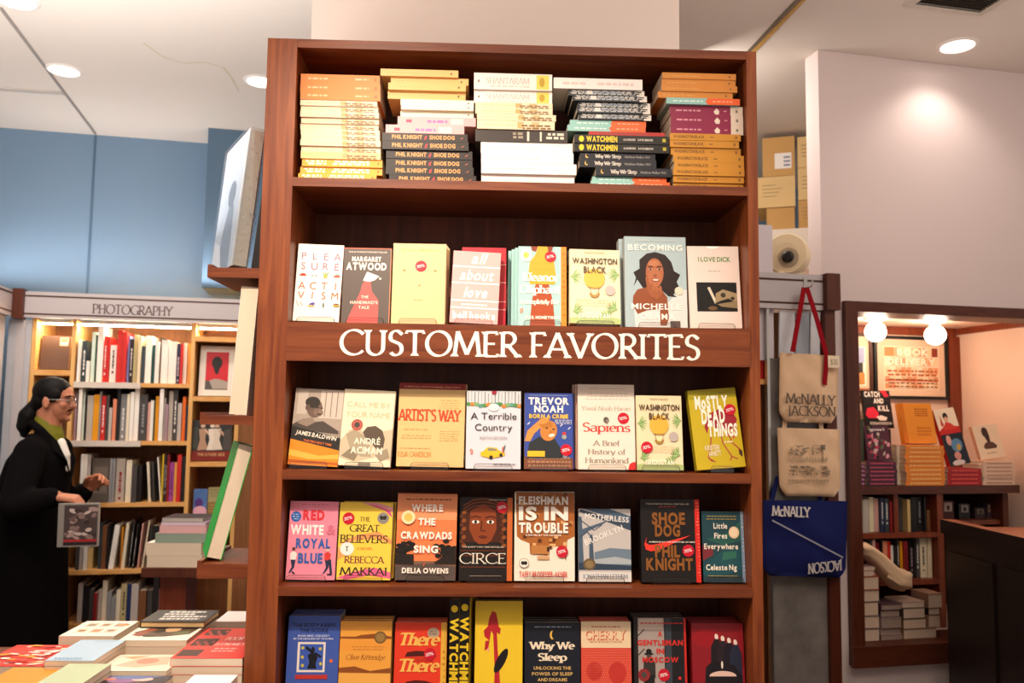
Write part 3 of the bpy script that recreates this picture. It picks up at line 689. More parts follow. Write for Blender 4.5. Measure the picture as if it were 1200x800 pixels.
B('plain pale yellow paperback with tiny face marks| and a red sticker', 458, 521, 285.5, Z2, 2, cover='#ecc490', spine='#e2b06a', lean=6, art=c_face, T=.02, copies=3, cdx=.0022, stickers=((.53, .715)+RED20,), pages='#f7ead2')
B('pale pink slanting paperback| of white brush lettering and white rules', 526.5, 583, 296, Z2, 2, cover='#f0a8a4', spine='#c3182c', rot=2.2, lean=7, Y=.035, art=c_love, T=.016)
B('pale blue paperback with an orange figure| and an orange edge strip', 607, 664, 289, Z2, 2, cover='#a7cfcc', spine='#b7d8d4', lean=6, art=c_eleanor, T=.022, copies=3, cdx=-.0085, stickers=((.665, .87)+RED20,))
B('cream fern paperback on the lettered rail|, with a low yellow sun', 667.5, 727.5, 293, Z2, 2, cover='#eedab2', lean=12, art=c_wblack, T=.03, Y=.03, rot=.8, back='#d8b070')
B('thick pale blue hardcover with a smiling woman|, dark haired', 733, 806, 277.5, Z2, 2, cover='#a9bcc0', spine='#c8c8c2', lean=5, art=c_becoming, T=.036, copies=1, cdx=-.010, hard=True)
B('white hardcover with a dark reclining photograph| under green lettering', 809, 870, 289, Z2, 2, hard=True, cover='#ead6cb', spine='#d9c2b6', lean=6, art=c_green, T=.024, rot=-.6)
# the red copies beside the pink one and the dark book beside the cream one
_x0 = xz(540, Z2, .10); _x1 = xz(592, Z2, .10)
def c_red(a):
    for v in (.775, .545, .30, .20): a.r(0, v, 1, v+.012, '#e89a90')
_b = make_book('crimson paperback standing behind the pale pink slanting paperback', Matrix.Translation((_x0, .075, Z2+.006)) @ Matrix.Rotation(-.10, 4, 'X'), _x1-_x0, height(560, 292.5, .075, Z2, 6), .02, cover='#b3162a', art=c_red, group='face-out books in the tall bookcase')
_x0 = xz(664.5, Z2, .115)
def c_seal(a): a.e(.14, .84, .14, .10, '#efe3d4'); a.e(.14, .84, .09, .06, '#d8b8b0'); a.l([(0, .72), (.3, .70)], .02, '#a9b8d8')
make_book('dark paperback with a round pale seal behind the cream fern covered book', Matrix.Translation((_x0, .10, Z2+.006)) @ Matrix.Rotation(-.10, 4, 'X'), .13, height(670, 296, .10, Z2, 6), .02, cover='#2a2028', art=c_seal, group='face-out books in the tall bookcase')

# ------------------------------------------------------------------ third row
Z3 = SH[1]
def c_baldwin(a):
    a.r(0, .46, 1, 1, '#a8988a'); a.r(.52, .62, .98, .98, '#cbbcae'); a.r(.06, .66, .26, .98, '#beb0a2')
    for u in (.62, .74, .86): a.r(u, .64, u+.02, .97, '#8c7c70')
    a.p([(0, .52), (.22, .60), (.40, .56), (.62, .58), (.95, .46), (.95, .42), (0, .46)], '#4c423c')
    a.p([(.10, .54), (.20, .60), (.40, .62), (.46, .56), (.30, .50)], '#8d7a6c')
    a.e(.42, .745, .155, .125, '#6a5448'); a.e(.37, .82, .15, .075, '#30261f'); a.e(.28, .75, .05, .04, '#5f4a40'); a.e(.50, .69, .10, .05, '#7d6658'); a.e(.47, .755, .03, .01, '#2a211c'); a.e(.57, .75, .02, .01, '#2a211c'); a.e(.54, .705, .03, .02, '#8f7868'); a.e(.52, .665, .05, .01, '#4a3730')
    a.p([(0, .50), (1, .37), (1, .21), (0, .33)], '#2b2724'); a.p([(0, .33), (1, .21), (1, 0), (0, 0)], '#ee8a22')
    a.p([(0, .20), (.6, .13), (1, .16), (1, .10), (.4, .08), (0, .12)], '#f6b04a'); a.p([(0, .07), (1, .05), (1, .02), (0, .03)], '#b85a18')
    a.t_('JAMES BALDWIN', .5, .365, .052, '#efe4d2', 'b', w=.84, rot=-7, shear=.15); a.t_('THE FIRE NEXT TIME', .55, .285, .026, '#e0702c', 'b', w=.58, rot=-7)
def c_name(a):
    a.p([(0, .32), (.16, .46), (.36, .48), (.5, .40), (1, .50), (1, .08), (.7, .12), (.3, .04), (0, .10)], '#c9b89a')
    a.p([(.42, .44), (.50, .51), (.66, .53), (.80, .47), (.86, .36), (.84, .24), (.72, .22), (.60, .30), (.50, .34)], '#5a4c3e'); a.p([(.10, .40), (.26, .47), (.45, .40), (.58, .26), (.62, .12), (.42, .12), (.2, .22)], '#a99a80')
    a.p([(.04, .12), (.20, .22), (.36, .14), (.30, .06)], '#8a7c66'); a.r(.38, .0, .62, .05, '#8d8270'); a.p([(.68, .16), (.92, .24), (.98, .12), (.8, .06)], '#9a8c74')
    a.t_('CALL ME BY', .5, .765, .07, '#d8b48a', 'r', w=.86); a.t_('YOUR NAME', .5, .63, .075, '#d8b48a', 'r', w=.88)
    a.t_('ANDRÉ', .52, .285, .075, '#f6ead4', 'b', w=.52); a.t_('ACIMAN', .52, .16, .085, '#f6ead4', 'b', w=.62)
def c_artist(a):
    a.r(0, .925, 1, 1, '#8c2320'); a.t_('A SPIRITUAL PATH TO HIGHER CREATIVITY', .5, .945, .018, '#d89a7a', 'b', w=.86)
    a.lines(.60, .92, .79, 4, .03, .008, '#c09a54', 5); a.lines(.06, .45, .43, 1, .03, .014, '#c79a58', 6); a.lines(.06, .5, .36, 2, .03, .012, '#c79a58', 7)
    a.lines(.62, .92, .42, 5, .028, .006, '#c09a54', 8); a.lines(.02, .5, .21, 1, .02, .010, '#c79a58', 9)
    a.t_("ARTIST'S WAY", .47, .545, .135, '#c9492a', 'N', w=.92); a.t_('JULIA CAMERON', .26, .115, .06, '#c98a48', 'n', w=.5)
def c_terrible(a):
    rr = random.Random(4)
    a.r(0, .80, 1, 1, '#d3d3d6')
    for i in range(16): a.r(.02+i*.062, .82, .035+i*.062, 1-.04*rr.random(), ('#8b8f94', '#b1b5b8', '#6f767a')[i % 3])
    for i in range(14): a.e(.04+i*.072, .80+rr.random()*.03, .05, .025, ('#4f8a4a', '#c9823c', '#7ba86a', '#5a9c8a')[i % 4])
    a.e(.5, .785, .1, .05, '#dfdfe2'); a.p([(.46, 1), (.46, .965), (.5, .95), (.55, .965), (.55, 1)], '#9c1c34')
    a.p([(.26, .20), (.34, .235), (.40, .275), (.56, .265), (.62, .225), (.72, .20), (.70, .165), (.46, .13), (.28, .16)], '#ecb92a'); a.p([(.40, .265), (.54, .255), (.58, .225), (.40, .225)], '#8a8a70'); a.e(.46, .145, .035, .025, '#2a2420'); a.e(.64, .175, .03, .022, '#2a2420'); a.e(.68, .24, .02, .045, '#d0604a'); a.e(.70, .26, .012, .05, '#4a6a6a', rot=-15)
    a.l([(.10, .21), (.08, .23), (.10, .25), (.12, .23), (.12, .19), (.08, .19)], .016, '#cf5a30')
    a.t_('A Terrible', .5, .63, .085, '#2d2a2c', 'r', w=.86); a.t_('Country', .5, .485, .085, '#2d2a2c', 'r', w=.70); a.t_('KEITH GESSEN', .5, .375, .035, '#a29a9a', 'r', w=.5); a.lines(.5, .92, .055, 1, .02, .014, '#a8a4a6')
def c_crime(a):
    a.p([(0, 0), (0, .16), (.3, .12), (.6, .18), (1, .14), (1, 0)], '#7a4a38'); a.lines(.05, .95, .13, 3, .05, .03, '#a87a58', 2)
    a.p([(.05, .14), (.10, .34), (.30, .42), (.62, .40), (.80, .22), (.78, .14)], '#2c3034'); a.p([(.0, .36), (.06, .50), (.34, .66), (.46, .64), (.40, .58), (.20, .46), (.12, .36)], '#d8924a')
    a.e(.50, .50, .175, .135, '#c9823e', rot=-12); a.e(.44, .585, .15, .05, '#b8742f', rot=-8); a.e(.46, .535, .025, .01, '#2a1a10'); a.e(.60, .52, .025, .01, '#2a1a10'); a.e(.56, .44, .065, .02, '#f5e8d4', rot=12); a.e(.54, .485, .025, .015, '#b06a30'); a.e(.40, .63, .12, .04, '#d8924a', rot=20)
    for u, v in ((.06, .58), (.74, .56), (.80, .66), (.9, .52)): a.l([(u, v), (u+.05, v+.03)], .02, '#cfd4e4')
    a.e(.82, .46, .04, .028, '#c83a34'); a.e(.82, .42, .05, .03, '#9aa09a'); a.r(.06, .16, .42, .235, '#e8b92c'); a.e(.84, .2, .05, .06, '#8d93a0')
    a.r(.10, .965, .9, .972, '#8f9ad0')
    a.t_('TREVOR', .5, .85, .085, '#f7f1ea', 'B', w=.86); a.t_('NOAH', .5, .745, .085, '#f7f1ea', 'B', w=.62); a.t_('BORN A CRIME', .5, .665, .05, '#ecc04a', 'B', w=.82); a.lines(.62, .98, .635, 3, .022, .010, '#c9cde0', 3)
def c_sapiens(a):
    a.lines(.2, .84, .945, 1, .03, .010, '#cdb8a0', 1); a.lines(.14, .90, .885, 3, .032, .007, '#bda892', 2)
    a.t_('Yuval Noah Harari', .5, .69, .05, '#b6a48e', 'n', w=.86); a.e(.5, .575, .05, .04, '#5c564e', rot=20); a.e(.52, .565, .03, .02, '#8a8072')
    a.t_('Sapiens', .5, .44, .105, '#d33c34', 'n', w=.84); a.t_('A Brief', .5, .275, .06, '#8f8272', 'n', w=.46); a.t_('History of', .5, .175, .06, '#8f8272', 'n', w=.66); a.t_('Humankind', .5, .075, .06, '#8f8272', 'n', w=.76)
    a.p([(.87, 0), (.89, .06), (.94, .085), (1, .09), (1, 0)], '#d4302c')
def c_mostly(a):
    a.r(0, .88, 1, 1, '#a69a1c'); a.lines(.2, .8, .935, 1, .03, .010, '#6f6a1a', 3)
    a.p([(.50, .72), (.66, .74), (.86, .70), (.95, .60), (.90, .50), (.72, .46), (.50, .50), (.36, .56), (.30, .44), (.26, .52), (.34, .66)], '#9c2634')
    a.l([(.90, .54), (.88, .46), (.80, .44), (.84, .36)], .04, '#c8445a'); a.l([(.40, .50), (.34, .30), (.26, .14), (.34, .09)], .022, '#a83440'); a.l([(.56, .48), (.60, .30), (.74, .14), (.86, .10)], .022, '#a83440'); a.l([(.70, .46), (.80, .30), (.95, .20)], .022, '#a83440'); a.l([(.26, .14), (.40, .085)], .02, '#a83440'); a.l([(.74, .14), (.70, .09)], .02, '#a83440'); a.p([(.90, .22), (.97, .20), (.96, .12), (.90, .16)], '#4a3020')
    a.t_('MoSTLY', .46, .755, .15, '#f7f0e0', 'B', w=.70, rot=-2); a.t_('DEAD', .46, .57, .17, '#f7f0e0', 'B', w=.50, shear=.1); a.t_('THINGS', .62, .40, .145, '#f7f0e0', 'B', w=.62, rot=-3); a.t_('KRISTEN', .36, .235, .06, '#e9dcc0', 'b', w=.30); a.t_('ARNETT', .40, .16, .06, '#e9dcc0', 'b', w=.26); a.lines(.62, .8, .31, 1, .02, .02, '#efe3c4', 4)
B('paperback of a seated man photograph| over a black and orange band', 337, 395.5, 457, Z3, 3, cover='#9a8a7c', spine='#5a4a40', rot=2.6, lean=9, Y=.045, art=c_baldwin, T=.016, copies=1, lipx=-.012)
B('cream paperback with a sepia reclining photograph| and a coral round sticker', 396, 457, 458, Z3, 3, cover='#f0dfc0', rot=2.2, lean=9, Y=.045, art=c_name, T=.02, stickers=((.30, .53, '#dd6a58', None),))
B('large yellow paperback with a dark red band| across its top', 464, 543, 449.5, Z3, 3, cover='#e3bd80', spine='#c9a050', lean=7, Y=.06, art=c_artist, T=.03, rot=.6, copies=1, cdx=.004)
B('pale lavender paperback with a small yellow car below its lettering', 545.5, 610, 458, Z3, 3, cover='#d5d3dc', lean=7, Y=.04, art=c_terrible, T=.018)
B('blue paperback with a smiling man resting a hand on his head', 614.5, 671.5, 460.5, Z3, 3, cover='#3a4fa0', spine='#e6b52c', lean=7, art=c_crime, T=.02, Y=.045, copies=1, cdx=.006, stickers=((.86, .25)+RED20,))
B('tall cream white paperback with thin red serif lettering', 677.5, 745, 450.5, Z3, 3, cover='#f0dfcf', spine='#c85a34', lean=7, art=c_sapiens, T=.022, Y=.05, copies=2, cdx=-.0045, stickers=((.80, .60)+RED20,))
B('cream fern paperback in the third row|, with a low yellow sun', 747, 801, 463.5, Z3, 3, cover='#eedab2', lean=7, art=c_wblack, T=.022, Y=.045, stickers=((.21, .30)+RED20,))
B('mustard yellow hardcover tilted sideways|, with a dark red bird', 817, 874.5, 458, Z3, 3, cover='#c3ab22', spine='#a8961e', rot=-5, lean=8, Y=.04, art=c_mostly, T=.026, hard=True, stickers=((.83, .72)+RED20,), lipx=.0, lipw=.06)

# ------------------------------------------------------------------ fourth row
Z4 = SH[2]
def c_royal(a):
    a.lines(.2, .8, .955, 1, .02, .008, '#c45a74', 2)
    a.e(.135, .80, .105, .068, '#2a5ca8'); a.lines(.06, .2, .825, 3, .03, .010, '#b9cfe8', 4)
    for u, c1, c2, c3 in ((.13, '#e8e4dc', '#28304a', '#5a3a2c'), (.83, '#d23c34', '#28304a', '#e0b8a0')):
        a.e(u, .385, .035, .025, c3); a.p([(u-.06, .25), (u-.07, .33), (u, .36), (u+.07, .33), (u+.05, .25)], c1); a.p([(u-.05, .25), (u+.05, .25), (u+.03, .15), (u-.05, .08), (u-.08, .08), (u-.02, .16)], c2)
    a.l([(.12, .1), (.18, .07)], .03, '#1c2030'); a.l([(.88, .26), (.92, .08)], .05, '#28304a'); a.l([(.84, .07), (.94, .07)], .03, '#1c2030')
    a.t_('RED', .5, .765, .115, '#d8323c', 'B', w=.46); a.t_('WHITE', .38, .575, .115, '#f3ece8', 'B', w=.70); a.t_('&', .88, .575, .12, '#cf6a84', 'b'); a.t_('ROYAL', .52, .405, .11, '#345fa8', 'B', w=.72); a.t_('BLUE', .48, .215, .115, '#345fa8', 'B', w=.52)
def c_great(a):
    a.p([(.4, 1), (.7, .93), (1, .88), (1, .94), (.7, 1)], '#e89aa0'); a.p([(0, .45), (.35, .58), (.75, .62), (1, .52), (1, .46), (.7, .54), (.3, .50)], '#eb9a5c'); a.p([(0, .02), (.3, .10), (.7, .16), (1, .10), (1, .02), (.6, .06), (.2, 0)], '#e8628c'); a.p([(.5, .98), (.85, .90), (1, .80), (.95, .9), (.7, .96)], '#d8588a'); a.p([(0, .24), (.2, .34), (.0, .42)], '#e8a05c')
    a.t_('THE', .48, .755, .055, '#3a2d1c', 'n', w=.2); a.t_('GREAT', .48, .62, .09, '#3a2d1c', 'n', w=.56); a.t_('BELIEVERS', .48, .475, .10, '#3a2d1c', 'n', w=.90); a.t_('A NOVEL', .50, .385, .03, '#d2603c', 'n', w=.3); a.t_('REBECCA', .5, .215, .085, '#7a2236', 'n', w=.74); a.t_('MAKKAI', .5, .06, .10, '#3a2d1c', 'n', w=.88)
    a.e(.82, .80, .11, .075, '#8f8a84'); a.e(.79, .805, .035, .03, '#332d2a', rot=30); a.e(.85, .805, .035, .03, '#332d2a', rot=-30)
    a.e(.17, .395, .13, .085, '#f4ece4'); a.t_('T', .17, .365, .06, '#3a3430', 'N')
def c_craw(a):
    a.r(0, .70, 1, 1, '#f29a6a'); a.lines(.1, .9, .93, 1, .02, .014, '#7a3a28', 2)
    a.r(0, 0, 1, .22, '#574a44'); a.p([(0, .22), (1, .22), (1, .16), (.6, .19), (.3, .18), (0, .16)], '#7a5a48')
    rr = random.Random(9)
    for cx, cy, w in ((.16, .36, .17), (.86, .34, .16)):
        for i in range(26): a.e(cx+rr.gauss(0, w*.5), cy+rr.gauss(0, .035), .055, .024, ('#241c18', '#1b1614')[i % 2], n=9)
        a.l([(cx, cy), (cx-.02, .2)], .05, '#1b1614')
    a.r(0, .19, .3, .30, '#241c18'); a.p([(.62, .2), (.8, .28), (1, .34), (1, .2)], '#241c18'); a.l([(.47, .16), (.48, .20)], .02, '#c05a34')
    a.t_('WHERE', .5, .80, .075, '#fbeee0', 'B', w=.54); a.t_('THE', .5, .64, .075, '#fbeee0', 'B', w=.30); a.t_('CRAWDADS', .5, .48, .075, '#fbeee0', 'B', w=.86); a.t_('SING', .5, .32, .075, '#fbeee0', 'B', w=.42); a.t_('DELIA OWENS', .5, .085, .055, '#f3e6d8', 'B', w=.78)
    a.e(.19, .725, .115, .08, '#f0e0b0'); a.e(.19, .725, .07, .048, '#e2c060')
def c_circe(a):
    k = '#8a3f1c'; d = '#47200f'; a.r(0, 0, .9, 1, '#1d1714'); a.r(.9, 0, 1, 1, '#c9652c')
    a.p([(.08, .46), (.02, .7), (.08, .92), (.3, 1), (.6, 1), (.82, .92), (.86, .7), (.8, .46)], d)
    a.p([(.18, .62), (.20, .84), (.44, .92), (.68, .84), (.70, .62), (.60, .48), (.52, .44), (.36, .44), (.28, .48)], k)
    for q in (.90, .94, .98): a.l([(.06, q-.08), (.24, q-.01), (.44, q+.01), (.64, q-.01), (.82, q-.08)], .012, '#97501f')
    for u in (.30, .58): a.e(u, .705, .07, .021, '#f3e8d8'); a.e(u, .705, .028, .021, '#231a16'); a.l([(u-.1, .755), (u, .775), (u+.1, .755)], .016, '#1d1310')
    a.l([(.42, .72), (.40, .60), (.48, .595)], .02, d); a.e(.44, .525, .08, .017, '#5f2814')
    for u in (.06, .82):
        for i in range(9): a.e(u+.02*(-1)**i, .42+.05*i, .045, .025, ('#8a4a20', '#5c2c14')[i % 2], rot=30*(-1)**i)
    for v in (.36, .165, .30): a.l([(.02+.04*i, v+.008*(-1)**i) for i in range(22)], .012, '#7c3a1c')
    a.t_('THE #1 NEW YORK TIMES BESTSELLER', .45, .395, .018, '#cbb8a4', 'b', w=.78); a.t_('CIRCE', .44, .205, .125, '#e8ddcc', 'f', w=.88); a.r(.2, .055, .8, .062, '#d9cbb8'); a.r(.55, .97, .88, .976, '#d9cbb8')
def c_fleish(a):
    rr = random.Random(3)
    a.p([(.02, 1), (.04, .5), (.1, .46), (.25, .42), (.26, .30), (.55, .28), (.58, .40), (.75, .38), (.86, .22), (.88, .46), (1, .5), (1, 1)], '#a8622c')
    for i in range(46): u, v = rr.uniform(.02, .92), rr.uniform(.34, .98); a.r(u, v, u+.06, v+.035, ('#7a421c', '#c98a4c', '#e0b078', '#5c3016')[i % 4])
    a.r(.28, .30, .58, .40, '#b87a40'); a.r(.54, .33, .58, .38, '#3a2014'); a.r(.38, .24, .58, .28, '#d0a070')
    a.e(.16, .20, .085, .055, '#efe6da'); a.l([(.16+.08*math.cos(t/8*math.pi), .20+.052*math.sin(t/8*math.pi)) for t in range(17)], .008, '#8a7c70'); a.e(.14, .2, .03, .022, '#2c2622', rot=30); a.e(.185, .2, .03, .022, '#2c2622', rot=-30)
    a.t_('FLEISHMAN', .48, .865, .085, '#f4ece0', 'B', w=.84); a.t_('IS IN', .48, .69, .14, '#f4ece0', 'B', w=.86); a.t_('TROUBLE', .48, .545, .105, '#f4ece0', 'B', w=.84); a.t_('A NOVEL BY THE AUTHOR', .48, .505, .018, '#f4ece0', 'b', w=.6); a.t_('TAFFY BRODESSER-AKNER', .48, .045, .06, '#cf4a40', 'b', w=.80)
def c_mother(a):
    a.r(0, .12, 1, 1, '#c3bcb8'); a.p([(.08, 1), (1, .80), (1, .9), (.6, 1)], '#4b6076'); a.p([(0, .96), (1, .70), (1, .80), (.05, .99)], '#39485a')
    a.p([(0, .62), (.5, .80), (.56, .84), (.0, .70)], '#4d5f72'); a.p([(0, .16), (0, .9), (.06, .88), (.10, .16)], '#4d5f72'); a.p([(.2, .2), (.2, .6), (.26, .66), (.30, .2)], '#43566a'); a.l([(.02, .60), (.16, .68), (.28, .58)], .03, '#3c4d60'); a.l([(.0, .86), (.3, .70), (.45, .78)], .02, '#3c4d60')
    a.p([(.3, .40), (.6, .46), (1, .44), (1, .16), (.3, .16)], '#6d7f90'); a.p([(.3, .30), (.7, .34), (1, .30), (1, .24), (.3, .24)], '#a9b0b4'); a.p([(0, .16), (1, .16), (1, .22), (0, .26)], '#2f3f52')
    a.r(0, 0, 1, .13, '#d8d4d0')
    a.e(.20, .235, .12, .08, '#6a553c'); a.e(.20, .235, .08, .052, '#8a7450')
    a.t_('MOTHERLESS', .54, .84, .07, '#e9e5df', 'b', w=.86, rot=-5); a.t_('BROOKLYN', .5, .60, .075, '#e9e5df', 'b', w=.80, rot=22); a.t_('JONATHAN LETHEM', .5, .04, .06, '#6a7484', 'n', w=.86)
def c_shoe(a):
    a.r(.92, 0, 1, 1, '#d8281f'); a.lines(.935, .985, .95, 24, .038, .012, '#f08070', 4)
    a.t_('THE INTERNATIONAL BESTSELLER', .46, .935, .016, '#c9bcae', 'b', w=.74); a.lines(.3, .6, .905, 1, .02, .010, '#b03a30', 3)
    a.p([(.055, .455), (.10, .54), (.08, .47), (.14, .445), (.26, .455), (.84, .565), (.30, .385), (.16, .37), (.08, .39)], '#e8382c')
    a.t_('SHOE', .47, .70, .13, '#8a5422', 'B', w=.58); a.t_('DOG', .45, .555, .13, '#8a5422', 'B', w=.44); a.t_('PHIL', .44, .305, .13, '#8a5422', 'B', w=.44); a.t_('KNIGHT', .47, .15, .13, '#8a5422', 'B', w=.80); a.t_('A MEMOIR BY THE CREATOR OF NIKE', .52, .475, .016, '#e8dcd0', 'b', w=.78)
def c_little(a):
    a.p([(0, .2), (.3, .36), (.6, .5), (1, .46), (1, .2), (.5, .1), (0, .06)], '#1f4f58'); a.p([(0, .3), (.25, .38), (.25, .48), (0, .52)], '#7a2c34'); a.p([(.1, .6), (.6, .7), (1, .9), (1, .6), (.5, .52)], '#2a5a52'); a.r(0, 0, 1, .09, '#26404a'); a.p([(.45, .3), (.8, .34), (.8, .44), (.5, .42)], '#2f6a5a')
    a.r(.93, 0, 1, 1, '#7d8fa4'); a.lines(.945, .99, .93, 16, .055, .02, '#a9b6c4', 5); a.lines(.1, .84, .925, 2, .04, .008, '#c9a94a', 6); a.lines(.1, .8, .085, 1, .04, .008, '#c9a94a', 7)
    a.e(.76, .70, .125, .085, '#e6c9a0'); a.e(.76, .70, .09, .06, '#efd9b8')
    a.t_('Little', .44, .755, .075, '#f3ead8', 'b', w=.34); a.t_('Fires', .44, .615, .075, '#f3ead8', 'b', w=.32); a.t_('Everywhere', .44, .465, .075, '#f3ead8', 'b', w=.82); a.t_('Celeste Ng', .43, .17, .075, '#f3ead8', 'b', w=.74)
B('pink paperback lettered in red white and blue with two small figures', 334.5, 392, 587.5, Z4, 4, cover='#e88aa0', spine='#d06a86', lean=6, art=c_royal, T=.022, rot=.6, lipx=-.01)
B('bright yellow paperback with pink swirls and two round seals', 394, 457, 589, Z4, 4, cover='#f2cd4a', spine='#e2b838', lean=6, art=c_great, T=.026, copies=1, cdx=.006, rot=.6, stickers=((.17, .79)+RED20,))
B('orange paperback of dark trees along a dusk marsh', 462.5, 533.5, 579, Z4, 4, cover='#ee7f4c', spine='#8a4a3a', lean=6, art=c_craw, T=.024, copies=1, cdx=-.002, rot=.4)
B('black paperback with a brown patterned face and orange edge', 537.5, 600, 583, Z4, 4, cover='#1d1714', spine='#1d1714', lean=6, art=c_circe, T=.024, copies=1, cdx=.004, stickers=((.80, .885)+RED20,))
B('cream hardcover with a crumbling brown upside down skyline', 602.5, 673.5, 577, Z4, 4, cover='#efe4d2', spine='#c0a080', lean=6, art=c_fleish, T=.03, hard=True, copies=1, cdx=.004, stickers=((.79, .33)+RED20,))
B('grey blue paperback of a bridge seen from below', 678.5, 740, 596, Z4, 4, cover='#b9b4b2', spine='#8c98a4', lean=6, art=c_mother, T=.02)
B('black paperback with a large red curved tick and brown capitals', 752, 822, 585, Z4, 4, cover='#1a1413', spine='#1a1413', lean=6, art=c_shoe, T=.03, stickers=((.79, .38)+RED20,), Y=.04, pages='#d9c8a8')
B('dark teal paperback with white lettering and a cream round seal', 824.5, 874, 599, Z4, 4, cover='#20434c', spine='#152a32', lean=6, art=c_little, T=.022)

# ------------------------------------------------------------------ fifth row, cut by the lower edge of the picture
Z5 = SH[3]
def c_score(a):
    a.r(.20, .32, .74, .68, '#e6dcd0'); a.r(.245, .345, .70, .655, '#3b58ae')
    a.p([(.46, .60), (.50, .63), (.54, .59), (.52, .55), (.60, .50), (.56, .42), (.58, .36), (.40, .36), (.44, .44), (.40, .52), (.46, .55)], '#15131c'); a.l([(.48, .56), (.36, .62)], .05, '#15131c'); a.l([(.54, .55), (.66, .50)], .04, '#15131c')
    for u, v in ((.30, .61), (.30, .50), (.64, .60), (.66, .42), (.31, .40)): a.e(u, v, .03, .02, '#c9b84a')
    a.e(.86, .455, .035, .022, '#d86a3a')
    a.t_('THE BODY KEEPS', .5, .865, .042, '#20284a', 'b', w=.84); a.t_('THE SCORE', .5, .80, .042, '#20284a', 'b', w=.56); a.t_('BRAIN, MIND, AND BODY', .5, .745, .022, '#c9d0e8', 'b', w=.62); a.t_('IN THE HEALING OF TRAUMA', .5, .71, .022, '#c9d0e8', 'b', w=.78); a.r(.18, .24, .8, .29, '#b8342c'); a.lines(.2, .8, .15, 2, .05, .03, '#dfe3f0', 4)
def c_olive(a):
    a.p([(0, .80), (.3, .80), (.4, .82), (.7, .84), (1, .80), (1, .76), (.7, .775), (.3, .77), (0, .775)], '#8a4a1c'); a.r(0, .62, 1, .77, '#e89a3c'); a.p([(0, .40), (.3, .42), (.6, .36), (1, .40), (1, .33), (0, .34)], '#8a4a1c'); a.r(0, .0, 1, .33, '#e8a850')
    a.e(.78, .79, .12, .08, '#7a5a30'); a.e(.78, .79, .085, .056, '#96763f')
    a.lines(.22, .85, .665, 2, .035, .008, '#b8722c', 3); a.t_('Olive Kitteridge', .5, .505, .065, '#8a4a1c', 'f', w=.76, shear=.25)
def c_there(a):
    a.r(.89, 0, 1, 1, '#e0b040'); a.lines(.92, .97, .6, 6, .08, .03, '#b87a20', 4)
    for v in (.60, .22): a.p([(.20, v-.05), (.24, v+.01), (.42, v+.03), (.62, v+.02), (.8, v-.02), (.80, v-.05), (.5, v-.04)], '#4c1410'); a.lines(.25, .75, v-.07, 3, .02, .006, '#8a1f18', 6)
    a.e(.74, .86, .115, .075, '#b09a86'); a.lines(.65, .83, .87, 2, .03, .02, '#7a6a5a', 8)
    a.t_('There', .45, .70, .16, '#f0b85a', 'N', w=.78, shear=.2); a.t_('There', .45, .36, .16, '#f0b85a', 'N', w=.78, shear=.2)
def c_watch(a):
    a.p([(.30, .60), (.20, .64), (.18, .70), (.26, .74), (.30, .84), (.36, .90), (.44, .88), (.50, .74), (.54, .72), (.52, .66), (.46, .68), (.48, .50), (.52, .30), (.56, 0), (.40, 0), (.42, .30), (.40, .50), (.38, .66), (.34, .70), (.28, .52), (.20, .50), (.22, .60)], '#b3232a')
    a.e(.55, .40, .09, .135, '#171312', rot=-28); a.e(.28, .51, .02, .02, '#e8a090')
def s_watch(a): a.t_('WATCHMEN', .56, .12, .76, '#e8c52a', 'B', w=.78); a.e(.085, .5, .035, .34, '#e8c52a')
def c_sleep(a):
    a.lines(.14, .84, .935, 1, .02, .012, '#9aa0b4', 2); a.e(.5, .835, .045, .058, '#e8b850'); a.e(.53, .84, .04, .055, '#161a26')
    a.t_('Why We', .5, .65, .095, '#f0dfc4', 'N', w=.80); a.t_('Sleep', .5, .50, .095, '#f0dfc4', 'N', w=.52)
    for i, tx in enumerate(('UNLOCKING THE', 'POWER OF SLEEP', 'AND DREAMS')): a.t_(tx, .5, .385-.075*i, .04, '#d8b26a', 'b', w=(.68, .74, .54)[i])
def c_cherry(a):
    a.r(0, .66, 1, 1, '#ecd2ac'); a.r(0, 0, 1, .65, '#d64a3a')
    for i in range(24):
        for j in range(20): a.s_dot(.02+.0415*i+.02*(j % 2), .03+.0315*j, .0085, '#e08a68')
    a.e(.26, .36, .16, .12, '#c2362c'); a.e(.72, .34, .18, .14, '#c2362c')
    a.t_('CHERRY', .5, .765, .115, '#c24a30', 'B', w=.84); a.t_('CHERRY', .485, .775, .115, '#efc9a4', 'b', w=.84); a.lines(.2, .8, .925, 1, .02, .014, '#c2624a', 3); a.t_('NICO WALKER A NOVEL', .5, .725, .025, '#c2624a', 'b', w=.66)
